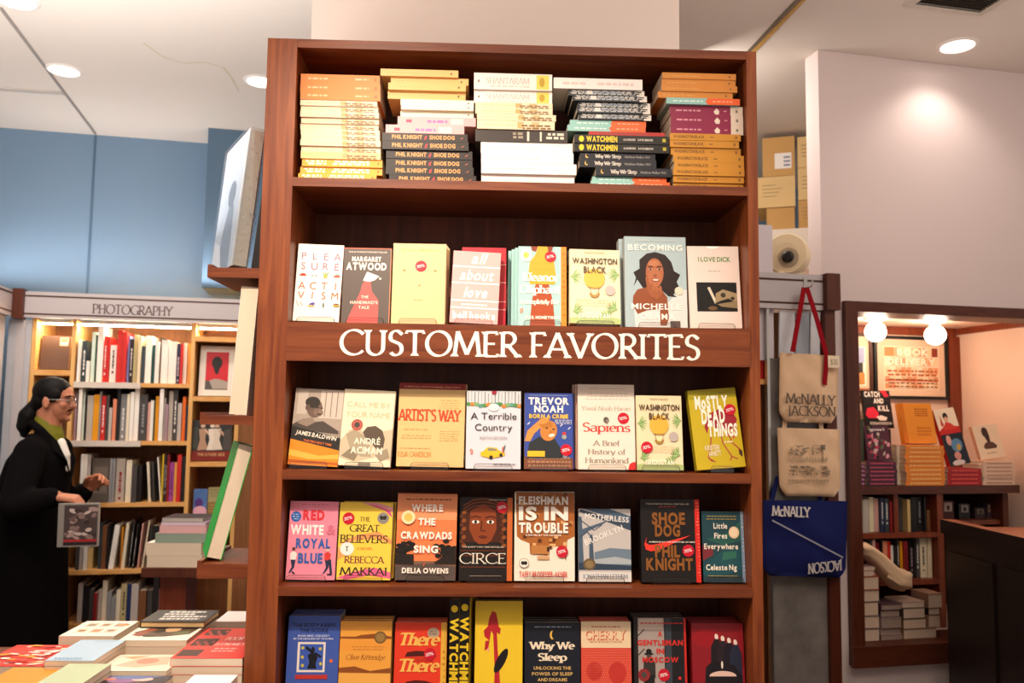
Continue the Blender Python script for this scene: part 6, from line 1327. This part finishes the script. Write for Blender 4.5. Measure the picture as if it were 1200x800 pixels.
def a_letter(a):
    a.r(.13, .14, .88, .84, '#f2dcc0')
    for i, (v, h) in enumerate(((.68, .14), (.53, .13), (.40, .11), (.27, .09), (.17, .08))):
        for j in range(10): a.r(.14+.073*j, v, .14+.073*j+.066, v+h, ('#e6bf94', '#efd2ac', '#d89a6a', '#f4e2c8', '#e8a078')[(i*3+j*2) % 5])
    a.r(.78, .68, .86, .82, '#8a3a2a'); a.r(.14, .68, .26, .82, '#d08a58'); a.r(.14, .285, .86, .31, '#d06a4a')
    a.t_('BOOK', .52, .70, .10, '#fbf0dc', 'B', w=.44); a.t_('DELIVERY', .50, .545, .10, '#fbf0dc', 'B', w=.66)
    a.lines(.16, .84, .43, 2, .06, .03, '#b0603c', 3); a.lines(.16, .84, .30, 3, .055, .02, '#7a3c28', 5)
pic('black framed letterpress print with pale block letters in the alcove', 1023, 1107, 396, 467, DA-.001, a_letter)
def a_small(a): a.r(.3, .2, .8, .8, '#f4ead8'); a.r(.35, .55, .75, .78, '#9fa8d0'); a.r(.35, .22, .75, .40, '#c98a4a'); a.r(.4, .40, .7, .55, '#3a3634'); a.r(.2, .12, .9, .16, '#a85a3c')
pic('framed print cut by the left edge of the alcove opening', 985, 1019, 391, 467, DA-.001, a_small, fk='#4a2a1c')
# the alcove case
DCF = DR+.165; us0 = uF1-.21; us1 = AU(1195, 573, DCF)[0]; zt1_ = AU(1100, 569, DCF)[1]; zt0_ = AU(1100, 578.5, DCF)[1]
ac = thing('bookcase', 'low dark bookcase filling the alcove behind the opening', 'bookcase', Matrix.Translation((0, 0, 0)))
def ap(name, *a, **k): return part(name, *a, parent=ac, **k)
ap('top_board', us0, DCF, zt0_, min(us1, uR-.02), DA-.025, zt1_, 'framex')
uD = [AU(px, 610, DCF+.01)[0] for px in (1099, 1106)]
zs1 = AU(1050, 624.5, DCF+.01)[1]; zs2 = AU(1050, 680, DCF+.01)[1]; zbase = zB
ap('divider', uD[0], DCF+.012, zbase+.001, uD[1], DA-.026, zt0_-.0005, 'redwood')
ap('shelf', us0, DCF+.012, zs1-.022, uD[0]-.0005, DA-.026, zs1, 'redwood'); ap('shelf', us0, DCF+.012, zs2-.022, uD[0]-.0005, DA-.026, zs2, 'redwood')
uM = [AU(px, 600, DCF+.02)[0] for px in (1048, 1053)]
ap('divider', uM[0], DCF+.022, zs1+.0005, uM[1], DA-.026, zt0_-.0005, 'redwood')
zs3 = AU(1130, 607.5, DCF+.12)[1]; uE = AU(1172, 610, DCF+.06)[0]
ap('shelf', uD[1]+.0005, DCF+.06, zs3-.02, uE, DA-.026, zs3, 'wx')
ap('upright', uE+.0005, DCF+.04, zbase+.001, uE+.03, DA-.026, zt0_-.0005, 'frame')
ap('back_panel', us0, DA-.0255, zbase, uE+.03, DA-.0225, zt0_-.0005, 'wback')
# small things on the little shelf behind the counter
for i, (l, r, b, t, c, c2, lb) in enumerate(((1104, 1118, 606, 587, '#4a1612', '#c9a898', 'small dark red picture box with a pale print behind the counter'), (1124, 1137, 606, 590, '#1d1616', '#9a8c84', 'small black box with a grey print on the little shelf'), (1143, 1155, 606, 595, '#3a2a2c', '#7a6a5c', 'small brown box on the little shelf behind the counter'), (1157, 1172, 606, 590, '#4a3644', '#a88a6a', 'small purple grey box at the right of the little shelf'))):
    Dq = DCF+.11; u0 = AU(l, b, Dq)[0]; u1 = min(AU(r, b, Dq)[0], uE-.004); z1 = AU(l, t, Dq)[1]
    o = thing('small_box', lb, 'box', RM @ Matrix.Translation((u0, Dq, zs3+.0004)), 'boxes on the little shelf'); w = u1-u0; h = z1-zs3
    m = MB(); m.box((0, 0, 0), (w, .07, h), c); m.build('box_body', o)
    m = MB(); m.poly([(w*.2, -.0006, h*.42), (w*.85, -.0006, h*.42), (w*.85, -.0006, h*.92), (w*.2, -.0006, h*.92)], c2); m.poly([(w*.4, -.0009, h*.5), (w*.65, -.0009, h*.5), (w*.65, -.0009, h*.75), (w*.4, -.0009, h*.75)], c); m.build('box_print', o)
GA = 'books in the alcove'
r1 = L((30, 92, 40, 'cream', '#8c1f24'), (97, 148, 40, 'grey beige'), (152, 196, 20, 'beige'), (200, 240, 30, 'dusty pink'), (250, 292, 25, 'dark blue', wt), (296, 338, 30, 'slate', wt), (342, 368, 60, 'maroon'))
row(r1, 8, 1000, 580, 623.5, DCF+.012, 'on the upper alcove shelf', GA, depth=.18, seed=21, z=zs1)
r1b = L((428, 466, 20, 'charcoal'), (472, 540, 40, 'tan'), (548, 600, 20, 'black'), (604, 650, 18, 'black', '#8f8f92'), (654, 688, 18, 'black'), (692, 724, 140, 'brown'), (728, 758, 20, 'brown'))
row(r1b, 8, 1000, 580, 623.5, DCF+.022, 'right of the upper alcove shelf divider', GA, depth=.17, seed=22, z=zs1)
r2 = L((40, 70, 430, 'red'), (73, 103, 430, 'red'), (116, 148, 420, 'black', '#8f8f92'), (150, 183, 430, 'charcoal'), (186, 214, 420, 'dusty pink'), (218, 247, 440, 'maroon'), (250, 278, 430, 'black'), (284, 326, 430, 'salmon'), (330, 356, 430, 'red'), (358, 380, 470, 'white'), (386, 436, 420, 'black', wt), (444, 468, 430, 'amber'), (472, 518, 430, 'maroon', bk), (530, 575, 420, 'black', '#a88a94'), (578, 624, 410, 'charcoal', wt), (632, 694, 400, 'beige', '#4a4644'), (702, 742, 400, 'beige'))
row(r2, 8, 1000, 580, 679, DCF+.012, 'on the lower alcove shelf', GA, depth=.18, seed=23, z=zs2)
# stacks on the case
def astack(lbl, l, r, ys, D, cover, pages='pages', dep=.13, jit=.004, seed=0, marks=None, z=None, colors=None, spine=True):
    z = (zt1_ if z is None else z)+.0004; rr = random.Random(seed); n = len(ys)
    for i, th in enumerate(ys):
        u0 = AU(l, 560, D)[0]+rr.uniform(-jit, jit); u1 = AU(r, 560, D)[0]+rr.uniform(-jit, jit); L_ = u1-u0; cv = colors[i % len(colors)] if colors else cover
        M = RM @ basis(Vector((u0+L_, D+rr.uniform(0, .006), z+th)), Vector((0, 1, 0)), Vector((0, 0, -1)), Vector((-1, 0, 0)))
        c = .0012; mb = MB(); mb.box((0, 0, 0), (dep, c, L_), cv); mb.box((0, th-c, 0), (dep, th, L_), cv); mb.box((0, c, 0), (c, th-c, L_), cv); mb.box((c, c, .001), (dep-.002, th-c, L_-.001), 'pages')
        o = mb.build('book', None, M)
        tag(o, ('%s, %s from the bottom' % (lbl, ORD[i])) if i else ('%s, lowest of the stack' % lbl), 'book', 'stacked books in the alcove')
        if marks:
            a = Art(dep, L_, (th, L_)); a.lines(.1, .9, .35, 1, .1, .32, marks, i+seed); a.a.build('spine_print', o)
        z += th+.0004
    return z
Dk = DCF+.012
za = astack('magenta book in the stack at the left alcove edge', 1003, 1014.5, [.0185]*5, Dk, '#6a2048', marks='#c9a0b8', seed=31)
zb_ = astack('dark pink flecked book in the second alcove stack', 1017, 1052, [.0175]*6, Dk, '#3a2430', marks='#d0506a', seed=32, colors=('#3a2430', '#5a2038'))
zc_ = astack('cream book in the thin alcove stack beside the orange one', 1052.5, 1058.5, [.0195]*9, DCF+.05, '#ded0b8', seed=33, jit=.0)
zo = astack('orange book in the bright orange alcove stack', 1062, 1107.5, [.0195]*9, Dk, '#e8872a', marks='#f4c078', seed=34)
zr = astack('crimson book in the short red alcove stack', 1111, 1151, [.0185]*4, Dk, '#a8161c', marks='#e05a50', seed=35)
zp = astack('pinkish cream book in the rightmost alcove stack', 1153, 1190, [.0175]*6, Dk, '#e0bca0', marks='#a86a5a', seed=36)
def aface(label, l, r, b, t, D, z, art, cover, T=.02, lean=12, rot=0, spine=None, copies=0):
    bk_ = room_face(label, l, r, b, t, D, z, T=T, lean=lean, cover=cover, art=art, spine=spine, group='books facing out in the alcove')
    if rot: bk_.matrix_world = bk_.matrix_world @ Matrix.Rotation(math.radians(rot), 4, 'Y')
    return bk_
def a_kill(a):
    a.p([(.02, .35), (.1, .52), (.34, .56), (.50, .40), (.46, .26), (.1, .26)], '#d82a44'); a.p([(.40, .30), (.58, .34), (.80, .28), (.74, .20), (.5, .20)], '#e8dcd0'); a.p([(.64, 1), (.86, 1), (.96, .84), (.8, .82)], '#c82438')
    a.t_('CATCH', .34, .83, .13, '#f4ece0', 'B', w=.58); a.t_('AND', .55, .66, .12, '#f4ece0', 'B', w=.38); a.t_('KILL', .70, .46, .13, '#f4ece0', 'B', w=.42); a.t_('RONAN FARROW', .54, .09, .07, '#e8dcd0', 'b', w=.8)
def a_coll(a):
    rr = random.Random(14)
    for i in range(40): a.e(rr.uniform(.08, .92), rr.uniform(.05, .95), rr.uniform(.04, .12), rr.uniform(.02, .06), ('#c8345a', '#e8a0a8', '#2a2028', '#d0c0b0', '#6a7048')[i % 5], rot=rr.uniform(0, 90), n=8)
    a.t_('TOMIE', .4, .8, .09, '#f0d8d8', 'B', w=.5) if False else a.lines(.2, .7, .84, 1, .1, .06, '#f0d8d8', 4)
def a_oran(a): a.r(0, 0, .12, 1, '#d87418'); a.lines(.42, .86, .84, 4, .055, .03, '#b85a14', 6); a.lines(.42, .86, .36, 3, .08, .04, '#c86a1a', 8)
def a_comic(a):
    a.r(0, .62, 1, 1, '#f0dcc0'); a.p([(0, .62), (.3, .7), (1, .66), (1, .55), (0, .5)], '#c8281e'); a.e(.48, .86, .12, .07, '#2a1a16'); a.e(.48, .80, .09, .06, '#e0a888'); a.p([(.2, .62), (.4, .76), (.62, .74), (.9, .62)], '#d8382a'); a.p([(.16, .7), (.22, .9), (.3, .7)], '#c8281e')
    a.r(0, 0, 1, .55, '#1e2430'); a.e(.3, .44, .12, .09, '#e0a090'); a.e(.6, .34, .26, .12, '#5a86a8', rot=-30); a.e(.5, .16, .16, .07, '#d89080', rot=20); a.e(.66, .3, .10, .06, '#c8a04a', rot=-30); a.e(.45, .04, .3, .05, '#d8c8c0')
def a_port(a): a.r(0, 0, 1, 1, '#ecd0b0'); a.e(.44, .78, .13, .15, '#3a241c'); a.p([(.34, .74), (.46, .46), (.56, .46), (.58, .74)], '#3a241c'); a.p([(.24, .36), (.34, .46), (.48, .50), (.66, .46), (.78, .36), (.74, .28), (.3, .28)], '#5c3a2c'); a.t_('ESSAYS', .5, .14, .06, '#b08a6a', 'n', w=.4) if False else a.lines(.3, .7, .14, 1, .1, .03, '#b08a6a', 3)
aface('black book with a red shape and stacked white capitals, upper left in the alcove', 1016, 1048, 502, 457, DA-.14, zb_+.14, a_kill, '#181214', lean=10)
aface('pink and black collage book leaning on the left alcove stack', 1017, 1046, 541, 498, DCF+.05, zb_, a_coll, '#5a2a38', lean=10)
st_ = thing('book_riser', 'dark riser stand behind the pink collage book in the alcove', 'stand', RM @ Matrix.Translation((AU(1010, 540, DCF+.2)[0], DA-.17, zt1_)))
m = MB(); m.box((0, 0, .0005), (.22, .012, zb_+.1395-zt1_), 'black'); m.box((0, .0125, zb_+.128-zt1_), (.22, .13, zb_+.1395-zt1_), 'black'); m.build('front_board', st_); 
m = MB(); m.box((0, .118, .0005), (.22, .13, zb_+.1275-zt1_), 'black'); m.build('rear_board', st_)
aface('plain orange book standing on the orange alcove stack', 1061, 1099, 523, 472, DCF+.06, zo, a_oran, '#e8922c', lean=12, T=.03)
aface('tall comic book with a red haired figure, leaning on the red alcove stack', 1114, 1139, 548, 480, DCF+.045, zr, a_comic, '#c8281e', lean=12, rot=-9, T=.025)
aface('cream book with a dark portrait standing on the rightmost alcove stack', 1150, 1180, 541, 499, DCF+.05, zp, a_port, '#ecd0b0', lean=12, rot=-7, spine='#d8a080')
for i, (c, nm_) in enumerate((('#3f4a34', 'dark green'),)):
    u0 = AU(1004+5*i, 540, DCF+.10)[0]; M = RM @ basis(Vector((u0+.018, DCF+.07, za+.0005)), Vector((0, 1, 0)), Vector((-1, 0, 0)), EZ)
    make_book('%s book standing at the far left of the alcove shelf' % nm_, M, .13, .20-.02*i, .017, cover=c, group=GA)
# piles at the bottom of the opening
zf = zB+.0004
def pile(lbl, l, r, ths, D, covers, dep=.2, marks=None, z=zf, seed=0, pages='#cdb49e', rev=True):
    rr = random.Random(seed)
    for i, th in enumerate(ths):
        u0 = AU(l, 720, D)[0]+rr.uniform(-.006, .006); u1 = AU(r, 720, D)[0]+rr.uniform(-.006, .006); cv = covers[i % len(covers)]
        M = RM @ basis(Vector((u0, D+rr.uniform(0, .01), z+th)), Vector((1, 0, 0)), Vector((0, 0, -1)), Vector((0, 1, 0)))
        make_book('%s, %s' % (lbl, ('lowest one' if i == 0 else ORD[i]+' from the bottom')), M, u1-u0, dep, th, cover=cv, pages=pages, hard=th > .024, group='books piled inside the opening')
        z += th+.0004
    return z
zp1 = pile('thick pale paged book in the left opening pile', 1004, 1032, [.052, .05, .058, .05, .055], DR+.02, ['#6a4a44', '#8a7670', '#5c4a48', '#7a625c', '#a8482c'], seed=41, dep=.125)
zp1 = pile('thin book topping the left opening pile', 1004, 1027, [.022, .016], DR+.022, ['#3a2a2c', '#b08a94', '#c9b0a8'], z=zp1, seed=42, dep=.12)
zp2 = pile('dark striped book in the middle opening pile', 1033.5, 1057, [.02, .03, .04, .03, .025], DR+.03, ['#6a4a4c', '#b89a94', '#a88c84', '#3a3034', '#584048', '#4a3438'], seed=43, dep=.115, pages='#9a8478')
zp3 = pile('cream paged book in the right opening pile', 1060, 1099, [.042], DR+.02, ['#8a6a4c'], seed=44, dep=.125)
zp3 = pile('tan paged book in the right opening pile', 1059, 1086, [.042, .045, .025], DR+.025, ['#7a5c40', '#4a3a30', '#b8a090', '#d8b890'], z=zp3, seed=45, dep=.12)
zp4 = pile('brown edged book at the far right of the opening', 1088, 1104, [.05, .03, .06], DR+.03, ['#a8806a', '#2a2022', '#94705c'], z=zf+.043, seed=46, dep=.11)
# folded canvas bag lying over the left pile
fb = thing('canvas_bag', 'folded cream canvas bag draped over the pile inside the opening', 'bag', RM @ Matrix.Translation((AU(1010, 665, DR+.05)[0], DR+.075, zp1)))
P_ = [AU(*p, DR+.06) for p in ((1006, 667), (1016, 668), (1027, 676), (1040, 690), (1053, 702), (1063, 704))]
oo = (AU(1010, 665, DR+.05)[0], zp1); m = MB(); N = len(P_)
path = [(p[0]-oo[0], 0, p[1]-oo[1]) for p in P_]
rings = []
for i, p in enumerate(path):
    t = (Vector(path[min(i+1, N-1)])-Vector(path[max(i-1, 0)])).normalized(); n = Vector((-t.z, 0, t.x)); rr_ = (.024, .028, .033, .039, .044, .046)[i]
    rings.append(len(m.v))
    for j in range(18):
        a = 2*math.pi*j/18; w = 1+.13*math.sin(5*a+i*.5); m.v.append(tuple(Vector(p)+n*(rr_*math.sin(a)*w)+Vector((0, 1, 0))*(.055*math.cos(a)*w)))
for a, b in zip(rings, rings[1:]):
    for j in range(18): m.f.append((a+j, a+(j+1) % 18, b+(j+1) % 18, b+j)); m.m.append('canvas')
m.f.append(tuple(rings[0]+j for j in range(18))); m.m.append('canvas'); inn = []; cen = Vector(path[-1]); tt = (cen-Vector(path[-2])).normalized()
for f, dpt in ((.86, .004), (.55, -.05)):
    inn.append(len(m.v))
    for j in range(18): q = Vector(m.v[rings[-1]+j]); m.v.append(tuple(cen+(q-cen)*f+tt*dpt))
for a, b in ((rings[-1], inn[0]), (inn[0], inn[1])):
    for j in range(18): m.f.append((a+j, a+(j+1) % 18, b+(j+1) % 18, b+j)); m.m.append('canvas')
m.f.append(tuple(inn[1]+j for j in range(18))); m.m.append('canvas')
m.build('bag_body', fb, smooth=True); fb.location.z += .085
m = MB(); strap_(m, [(path[3][0]-.03, -.062, path[3][2]-.02), (path[4][0]-.02, -.060, path[4][2]-.01), (path[5][0], -.045, path[5][2]-.006)], .014, 'canvas'); m.build('strap', fb)
# red book lying on the lower alcove shelf end
u0 = AU(1078, 670, DCF)[0]; M = RM @ basis(Vector((u0, DR+.17, zs2-.022-.06)), Vector((1, 0, 0)), Vector((0, 0, -1)), Vector((0, 1, 0)))

# ------------------------------------------------------------------ dark counter on the right
zct = 1.1; c0 = atZ(1101.5, 608, zct); Xc = c0.x; Yc1 = c0.y
ct = thing('counter', 'dark wooden sales counter at the right edge with a lighter top', 'counter', Matrix.Translation((Xc, Yc1, 0)))
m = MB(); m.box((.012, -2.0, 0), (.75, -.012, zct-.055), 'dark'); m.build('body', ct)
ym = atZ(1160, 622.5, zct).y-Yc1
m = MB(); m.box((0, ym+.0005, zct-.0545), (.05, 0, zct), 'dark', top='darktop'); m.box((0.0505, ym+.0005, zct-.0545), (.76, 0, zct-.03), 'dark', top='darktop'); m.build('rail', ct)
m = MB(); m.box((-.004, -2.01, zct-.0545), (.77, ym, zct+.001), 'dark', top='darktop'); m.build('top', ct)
m = MB(); m.box((.004, -1.95, .75), (.0115, ym-.03, .98), 'dark'); m.box((.004, ym+.03, .55), (.0115, -.05, .98), 'dark'); m.build('side_moulding', ct)

# ------------------------------------------------------------------ the man at the photography shelves
def blob(name, mbs, voxel, key, parent, smooth=4):
    o = mbs.build('tmp_blob'); md = o.modifiers.new('r', 'REMESH'); md.mode = 'VOXEL'; md.voxel_size = voxel
    sm = o.modifiers.new('s', 'SMOOTH'); sm.iterations = smooth; sm.factor = .5
    bpy.context.view_layer.update(); dg = bpy.context.evaluated_depsgraph_get()
    me = bpy.data.meshes.new_from_object(o.evaluated_get(dg)); me.name = name
    old = o.data; bpy.data.objects.remove(o); bpy.data.meshes.remove(old)
    me.materials.clear(); me.materials.append(mat(key)); me.polygons.foreach_set('use_smooth', [True]*len(me.polygons))
    r = bpy.data.objects.new(name, me); COL.objects.link(r); r.parent = parent; return r
def cap(mb, *pr):            # chain of (point, radius) balls joined by tapered tubes
    for (p, r), (q, s) in zip(pr, pr[1:]): mb.tube([p, q], [r, s], '#ffffff', 14)
    for p, r in pr: mb.sphere(p, r, '#ffffff', 14, 10)
DM = DF-.42
hd_ = atD(64, 470, DM); 
FA = AR-math.radians(5)                       # facing along the shelves, a little towards us
PF = Vector((math.cos(FA), math.sin(FA), 0)); PL = Vector((-PF.y, PF.x, 0))
base = Vector((hd_.x, hd_.y, 0))-PF*.03; base.z = 0
PM = basis(base, PF, PL, EZ); PMI = PM.inverted()
man = thing('person', 'man with a ponytail, glasses and long black coat browsing the shelves, holding a photo book', 'person', PM)
def J(px, py, y):            # joint seen at a pixel, y metres to the man's left
    d = ray(px, py); o = PMI @ CAM; dd = PMI.to_3x3() @ d; t = (y-o.y)/dd.y; return o+dd*t
hc = J(64, 468.5, 0)
zt_ = J(62, 443, 0).z; zc_h = J(80, 492, 0).z; hs = (zt_-zc_h)/.222
Hm = lambda x, y, z: hc+Vector((x, y, z))*hs
tilt = Matrix.Rotation(math.radians(6), 3, 'Y')
Hm = lambda x, y, z: hc+tilt @ (Vector((x, y, z))*hs)
b = MB()
b.sphere(Hm(-.008, 0, .028), Vector((.096, .075, .084))*hs, '#ffffff', 24, 16); b.sphere(Hm(.028, 0, -.03), Vector((.062, .060, .082))*hs, '#ffffff', 20, 14); b.sphere(Hm(.046, 0, -.078), Vector((.040, .042, .032))*hs, '#ffffff', 16, 12)
b.sphere(Hm(.066, 0, .030), Vector((.026, .052, .018))*hs, '#ffffff', 14, 10)
cap(b, (Hm(.082, 0, .012), .008), (Hm(.101, 0, -.022), .0125)); b.sphere(Hm(.090, 0, -.026), .014, '#ffffff', 12, 8)
b.sphere(Hm(.085, 0, -.052), Vector((.012, .020, .007))*hs, '#ffffff', 12, 8); b.sphere(Hm(.083, 0, -.064), Vector((.012, .018, .007))*hs, '#ffffff', 12, 8); b.sphere(Hm(.080, 0, -.092), Vector((.016, .02, .016))*hs, '#ffffff', 12, 8)
for s in (-1, 1):
    b.sphere(Hm(.055, s*.040, -.022), Vector((.024, .018, .022))*hs, '#ffffff', 12, 8)
    b.sphere(Hm(-.012, s*.078, -.016), Vector((.020, .009, .032))*hs, '#ffffff', 12, 8); b.sphere(Hm(-.008, s*.080, -.036), Vector((.010, .009, .013))*hs, '#ffffff', 10, 8)
nb = J(57, 509, 0); cap(b, (Hm(-.018, 0, -.055), .056), (nb, .058))
ch = nb+Vector((-.02, 0, -.20)); pv = Vector((-.06, 0, .90)); 
cap(b, (nb, .06), (nb+Vector((-.01, 0, -.07)), .09), (ch, .105), (pv, .11))
for s in (-1, 1): cap(b, (nb+Vector((-.01, s*.03, -.07)), .05), (nb+Vector((-.015, s*.15, -.095)), .035)); cap(b, (pv+Vector((0, s*.07, -.02)), .09), (Vector((-.05, s*.09, .48)), .055), (Vector((-.07, s*.095, .09)), .04), (Vector((.08, s*.10, .045)), .036))
# right arm (near us) bent, hand over the top of the photo book; left arm reaching for the shelf
shR = nb+Vector((-.015, -.155, -.075)); elR = J(17, 594, -.29); wrR = J(66, 582, -.27)
shL = nb+Vector((-.015, .155, -.075)); elL = J(66, 604, .26); wrL = J(102, 572.5, .26)
for s_, e_, w_ in ((shR, elR, wrR), (shL, elL, wrL)): cap(b, (s_+Vector((0, 0, -.015)), .042), (e_, .04), (w_, .028))
# hands
def finger(pts, r): cap(b, *[(p, q) for p, q in zip(pts, r)])
def hand(w, d, side, up, curl, ln=1.0, thumb=None):
    """wrist w, pointing d; side = direction from little finger to index; up = back of the hand"""
    d = d.normalized(); side = (side-d*side.dot(d)).normalized(); up = d.cross(side); 
    if up.dot(Vector(curl)) > 0: up = -up
    for k in range(4):
        o = side*(.030-.019*(3-k)) ; cap(b, (w+o*.55, .0165), (w+d*.075*ln+o, .0125))
        base_ = w+d*.082*ln+o; L3 = ((.024, .017, .014), (.030, .021, .016), (.034, .024, .018), (.030, .021, .016))[k]; p = [base_]; a = 18
        for q, inc in zip(L3, (26, 38, 30)):
            a += inc; p.append(p[-1]+(d*math.cos(math.radians(a))-up*math.sin(math.radians(a)))*q*1.05)
        finger(p, (.0108, .0098, .009, .0078))
    t0 = w+d*.025+side*.034-up*.006; t1 = t0+(d*.7+side*.6-up*.35).normalized()*.036; t2 = t1+(d*.95+side*.1-up*.45).normalized()*.030
    finger((w+d*.012+side*.014, t0, t1, t2), (.017, .015, .0115, .0085))
dR = (J(86, 584, -.27)-wrR); hand(wrR, dR, Vector((.25, .9, .1)), None, Vector((0, -.35, -1)))
dL = (J(121, 558, .25)-wrL); hand(wrL, dL, Vector((-.2, -.55, .7)), None, Vector((.2, .4, -.6)))
blob('body', b, .0042, 'skin', man, 2)
# hair
b = MB()
b.sphere(Hm(-.019, 0, .042), Vector((.098, .082, .082))*hs, '#ffffff', 24, 16); b.sphere(Hm(-.055, 0, -.012), Vector((.058, .072, .066))*hs, '#ffffff', 20, 12)
for s in (-1, 1): b.sphere(Hm(.006, s*.066, .026), Vector((.046, .018, .040))*hs, '#ffffff', 14, 10)
cap(b, (Hm(-.088, 0, -.05), .040), (Hm(-.112, -.01, -.10), .046), (Hm(-.120, -.015, -.15), .038), (Hm(-.115, -.02, -.195), .018))
blob('hair', b, .005, 'hair', man, 2)
m = MB(); m.sphere(Hm(-.092, 0, -.062), Vector((.012, .034, .03))*hs, 'black', 14, 8); m.build('hair_tie', man, smooth=True)
m = MB()
for s in (-1, 1):
    m.tube([Hm(.093, s*.004, -.040), Hm(.091, s*.016, -.043), Hm(.083, s*.028, -.050)], [.004, .0045, .002], 'hair', 8)
m.build('moustache', man, smooth=True)
m = MB()
for s in (-1, 1):
    m.tube([Hm(.088, s*.014, .026), Hm(.083, s*.034, .031), Hm(.070, s*.050, .024)], [.003, .0035, .002], 'hair', 8)
m.build('eyebrow', man, smooth=True)
m = MB()
for s in (-1, 1): m.sphere(Hm(.080, s*.031, .007), Vector((.007, .012, .0045))*hs, '#17100e', 12, 8)
m.build('eye', man, smooth=True)
gl = MB(); ln_ = MB()
for s in (-1, 1):
    c = (.097, s*.033, .002); pts = [Hm(c[0]-.010*abs(math.sin(t*math.pi/8))*0-abs(c[1]+.024*math.cos(t*math.pi/8))*.12+.003, c[1]+.024*math.cos(t*math.pi/8), c[2]+.021*math.sin(t*math.pi/8)) for t in range(16)]
    gl.tube(pts+pts[:1], .0013, 'steel', 6, caps=False); ln_.poly(pts, 'lens')
    gl.tube([Hm(.092, s*.057, .008), Hm(.05, s*.074, .006), Hm(-.008, s*.082, .0)], .0013, 'steel', 6)
gl.tube([Hm(.097, -.010, .006), Hm(.101, 0, .009), Hm(.097, .010, .006)], .0013, 'steel', 6)
g_ = gl.build('glasses', man); ln_.build('glasses_lens', g_)
# clothes
b = MB(); n = nb
cap(b, (Hm(-.020, 0, -.125), .0605), (nb+Vector((.006, 0, -.01)), .064), (nb+Vector((.004, 0, -.05)), .07)); blob('turtleneck', b, .005, '#77741c', man, 3)
def loft(mb, rings, n=28):
    ids = []
    for (c, rx, ry) in rings:
        ids.append(len(mb.v)); mb.v += [(c[0]+rx*math.cos(2*math.pi*j/n), c[1]+ry*math.sin(2*math.pi*j/n), c[2]) for j in range(n)]
    for a, c in zip(ids, ids[1:]):
        for j in range(n): mb.f.append((a+j, a+(j+1) % n, c+(j+1) % n, c+j)); mb.m.append('#ffffff')
    mb.f.append(tuple(ids[0]+j for j in range(n))[::-1]); mb.m.append('#ffffff'); mb.f.append(tuple(ids[-1]+j for j in range(n))); mb.m.append('#ffffff')
b = MB(); zz = nb.z; x0 = nb.x
loft(b, [((x0-.07, 0, .34), .20, .235), ((x0-.07, 0, .6), .185, .225), ((x0-.065, 0, .9), .165, .215), ((x0-.055, 0, 1.08), .150, .205), ((x0-.045, 0, zz-.20), .142, .20), ((x0-.035, 0, zz-.12), .128, .195), ((x0-.025, 0, zz-.07), .105, .17), ((x0-.02, 0, zz-.03), .085, .105), ((x0-.024, 0, zz+.005), .062, .085)])
for s_, e_, w_, yy in ((shR, elR, wrR, -1), (shL, elL, wrL, 1)):
    cap(b, (s_+Vector((0, 0, -.005)), .072), (s_*.5+e_*.5, .070), (e_, .066), (e_*.45+w_*.55, .058), (w_+(e_-w_)*.16, .050))
for s in (-1, 1):
    cap(b, (nb+Vector((-.03, s*.05, -.045)), .05), (nb+Vector((-.02, s*.15, -.085)), .066))
    cap(b, (nb+Vector((-.075, 0, .062)), .020), (nb+Vector((-.055, s*.056, .052)), .020), (nb+Vector((-.005, s*.076, .018)), .021), (nb+Vector((.042, s*.064, -.035)), .020), (nb+Vector((.085, s*.03, -.13)), .02))
coat = blob('coat', b, .008, 'coat', man, 5)
# shirt front, lapels
f0 = nb+Vector((.062, 0, -.035)); f1 = nb+Vector((.086, 0, -.19))
b = MB(); cap(b, (nb+Vector((.052, -.012, -.045)), .034), (nb+Vector((.078, -.014, -.10)), .030), (nb+Vector((.100, -.012, -.165)), .012)); blob('shirt_front', b, .005, '#e9e4da', man, 2)
m = MB()
for s in (-1, 1):
    m.prism([f0+Vector((-.030, s*.080, .03)), f0+Vector((.004, s*.056, -.01)), f1+Vector((.024, s*.006, -.01)), f1+Vector((.020, s*.055, .07)), f0+Vector((-.01, s*.100, -.03))], (.006, s*.004, 0), 'coat')
m.build('lapel', man)
b = MB()
for s in (-1, 1): cap(b, (Vector((-.06, s*.09, .62)), .085), (Vector((-.07, s*.095, .12)), .072))
blob('trousers', b, .01, 'trouser', man, 3)
b = MB()
for s in (-1, 1): b.sphere(Vector((.02, s*.10, .045)), Vector((.135, .05, .045)), '#ffffff', 18, 10)
blob('shoes', b, .008, 'black', man, 2)
# the photo book in his right hand
p00 = J(66.5, 641, -.325); p10 = J(114.5, 640, -.325); p01 = J(68.5, 590, -.325)
ex = (p10-p00); Wb = ex.length; ex.normalize(); ez = p01-p00; ez = ez-ex*ez.dot(ex); Hb = ez.length; ez.normalize(); ey = ez.cross(ex)
Mb = PM @ basis(p00, ex, ey, ez)
def a_held(a):
    a.r(0, 0, 1, 1, '#8c8680'); a.r(.15, .10, .97, .96, '#4a3c3a')
    rr = random.Random(31)
    for i in range(30): a.e(rr.uniform(.24, .9), rr.uniform(.2, .88), rr.uniform(.05, .14), rr.uniform(.025, .06), ('#a89088', '#6a5450', '#c8b4ac', '#3a2c2c', '#88706a')[i % 5], rot=rr.uniform(-30, 40), n=10)
    a.r(.15, .115, .97, .17, '#a8282c'); a.r(.15, .04, .97, .10, '#2a2020')
make_book('grey edged photo book with a blurred portrait, held in the man\'s lowered hand', Mb, Wb, Hb, .016, cover='#8c8680', art=a_held, pages='#e6e0d8')

bpy.data.objects.remove(_to); bpy.data.curves.remove(_tc)
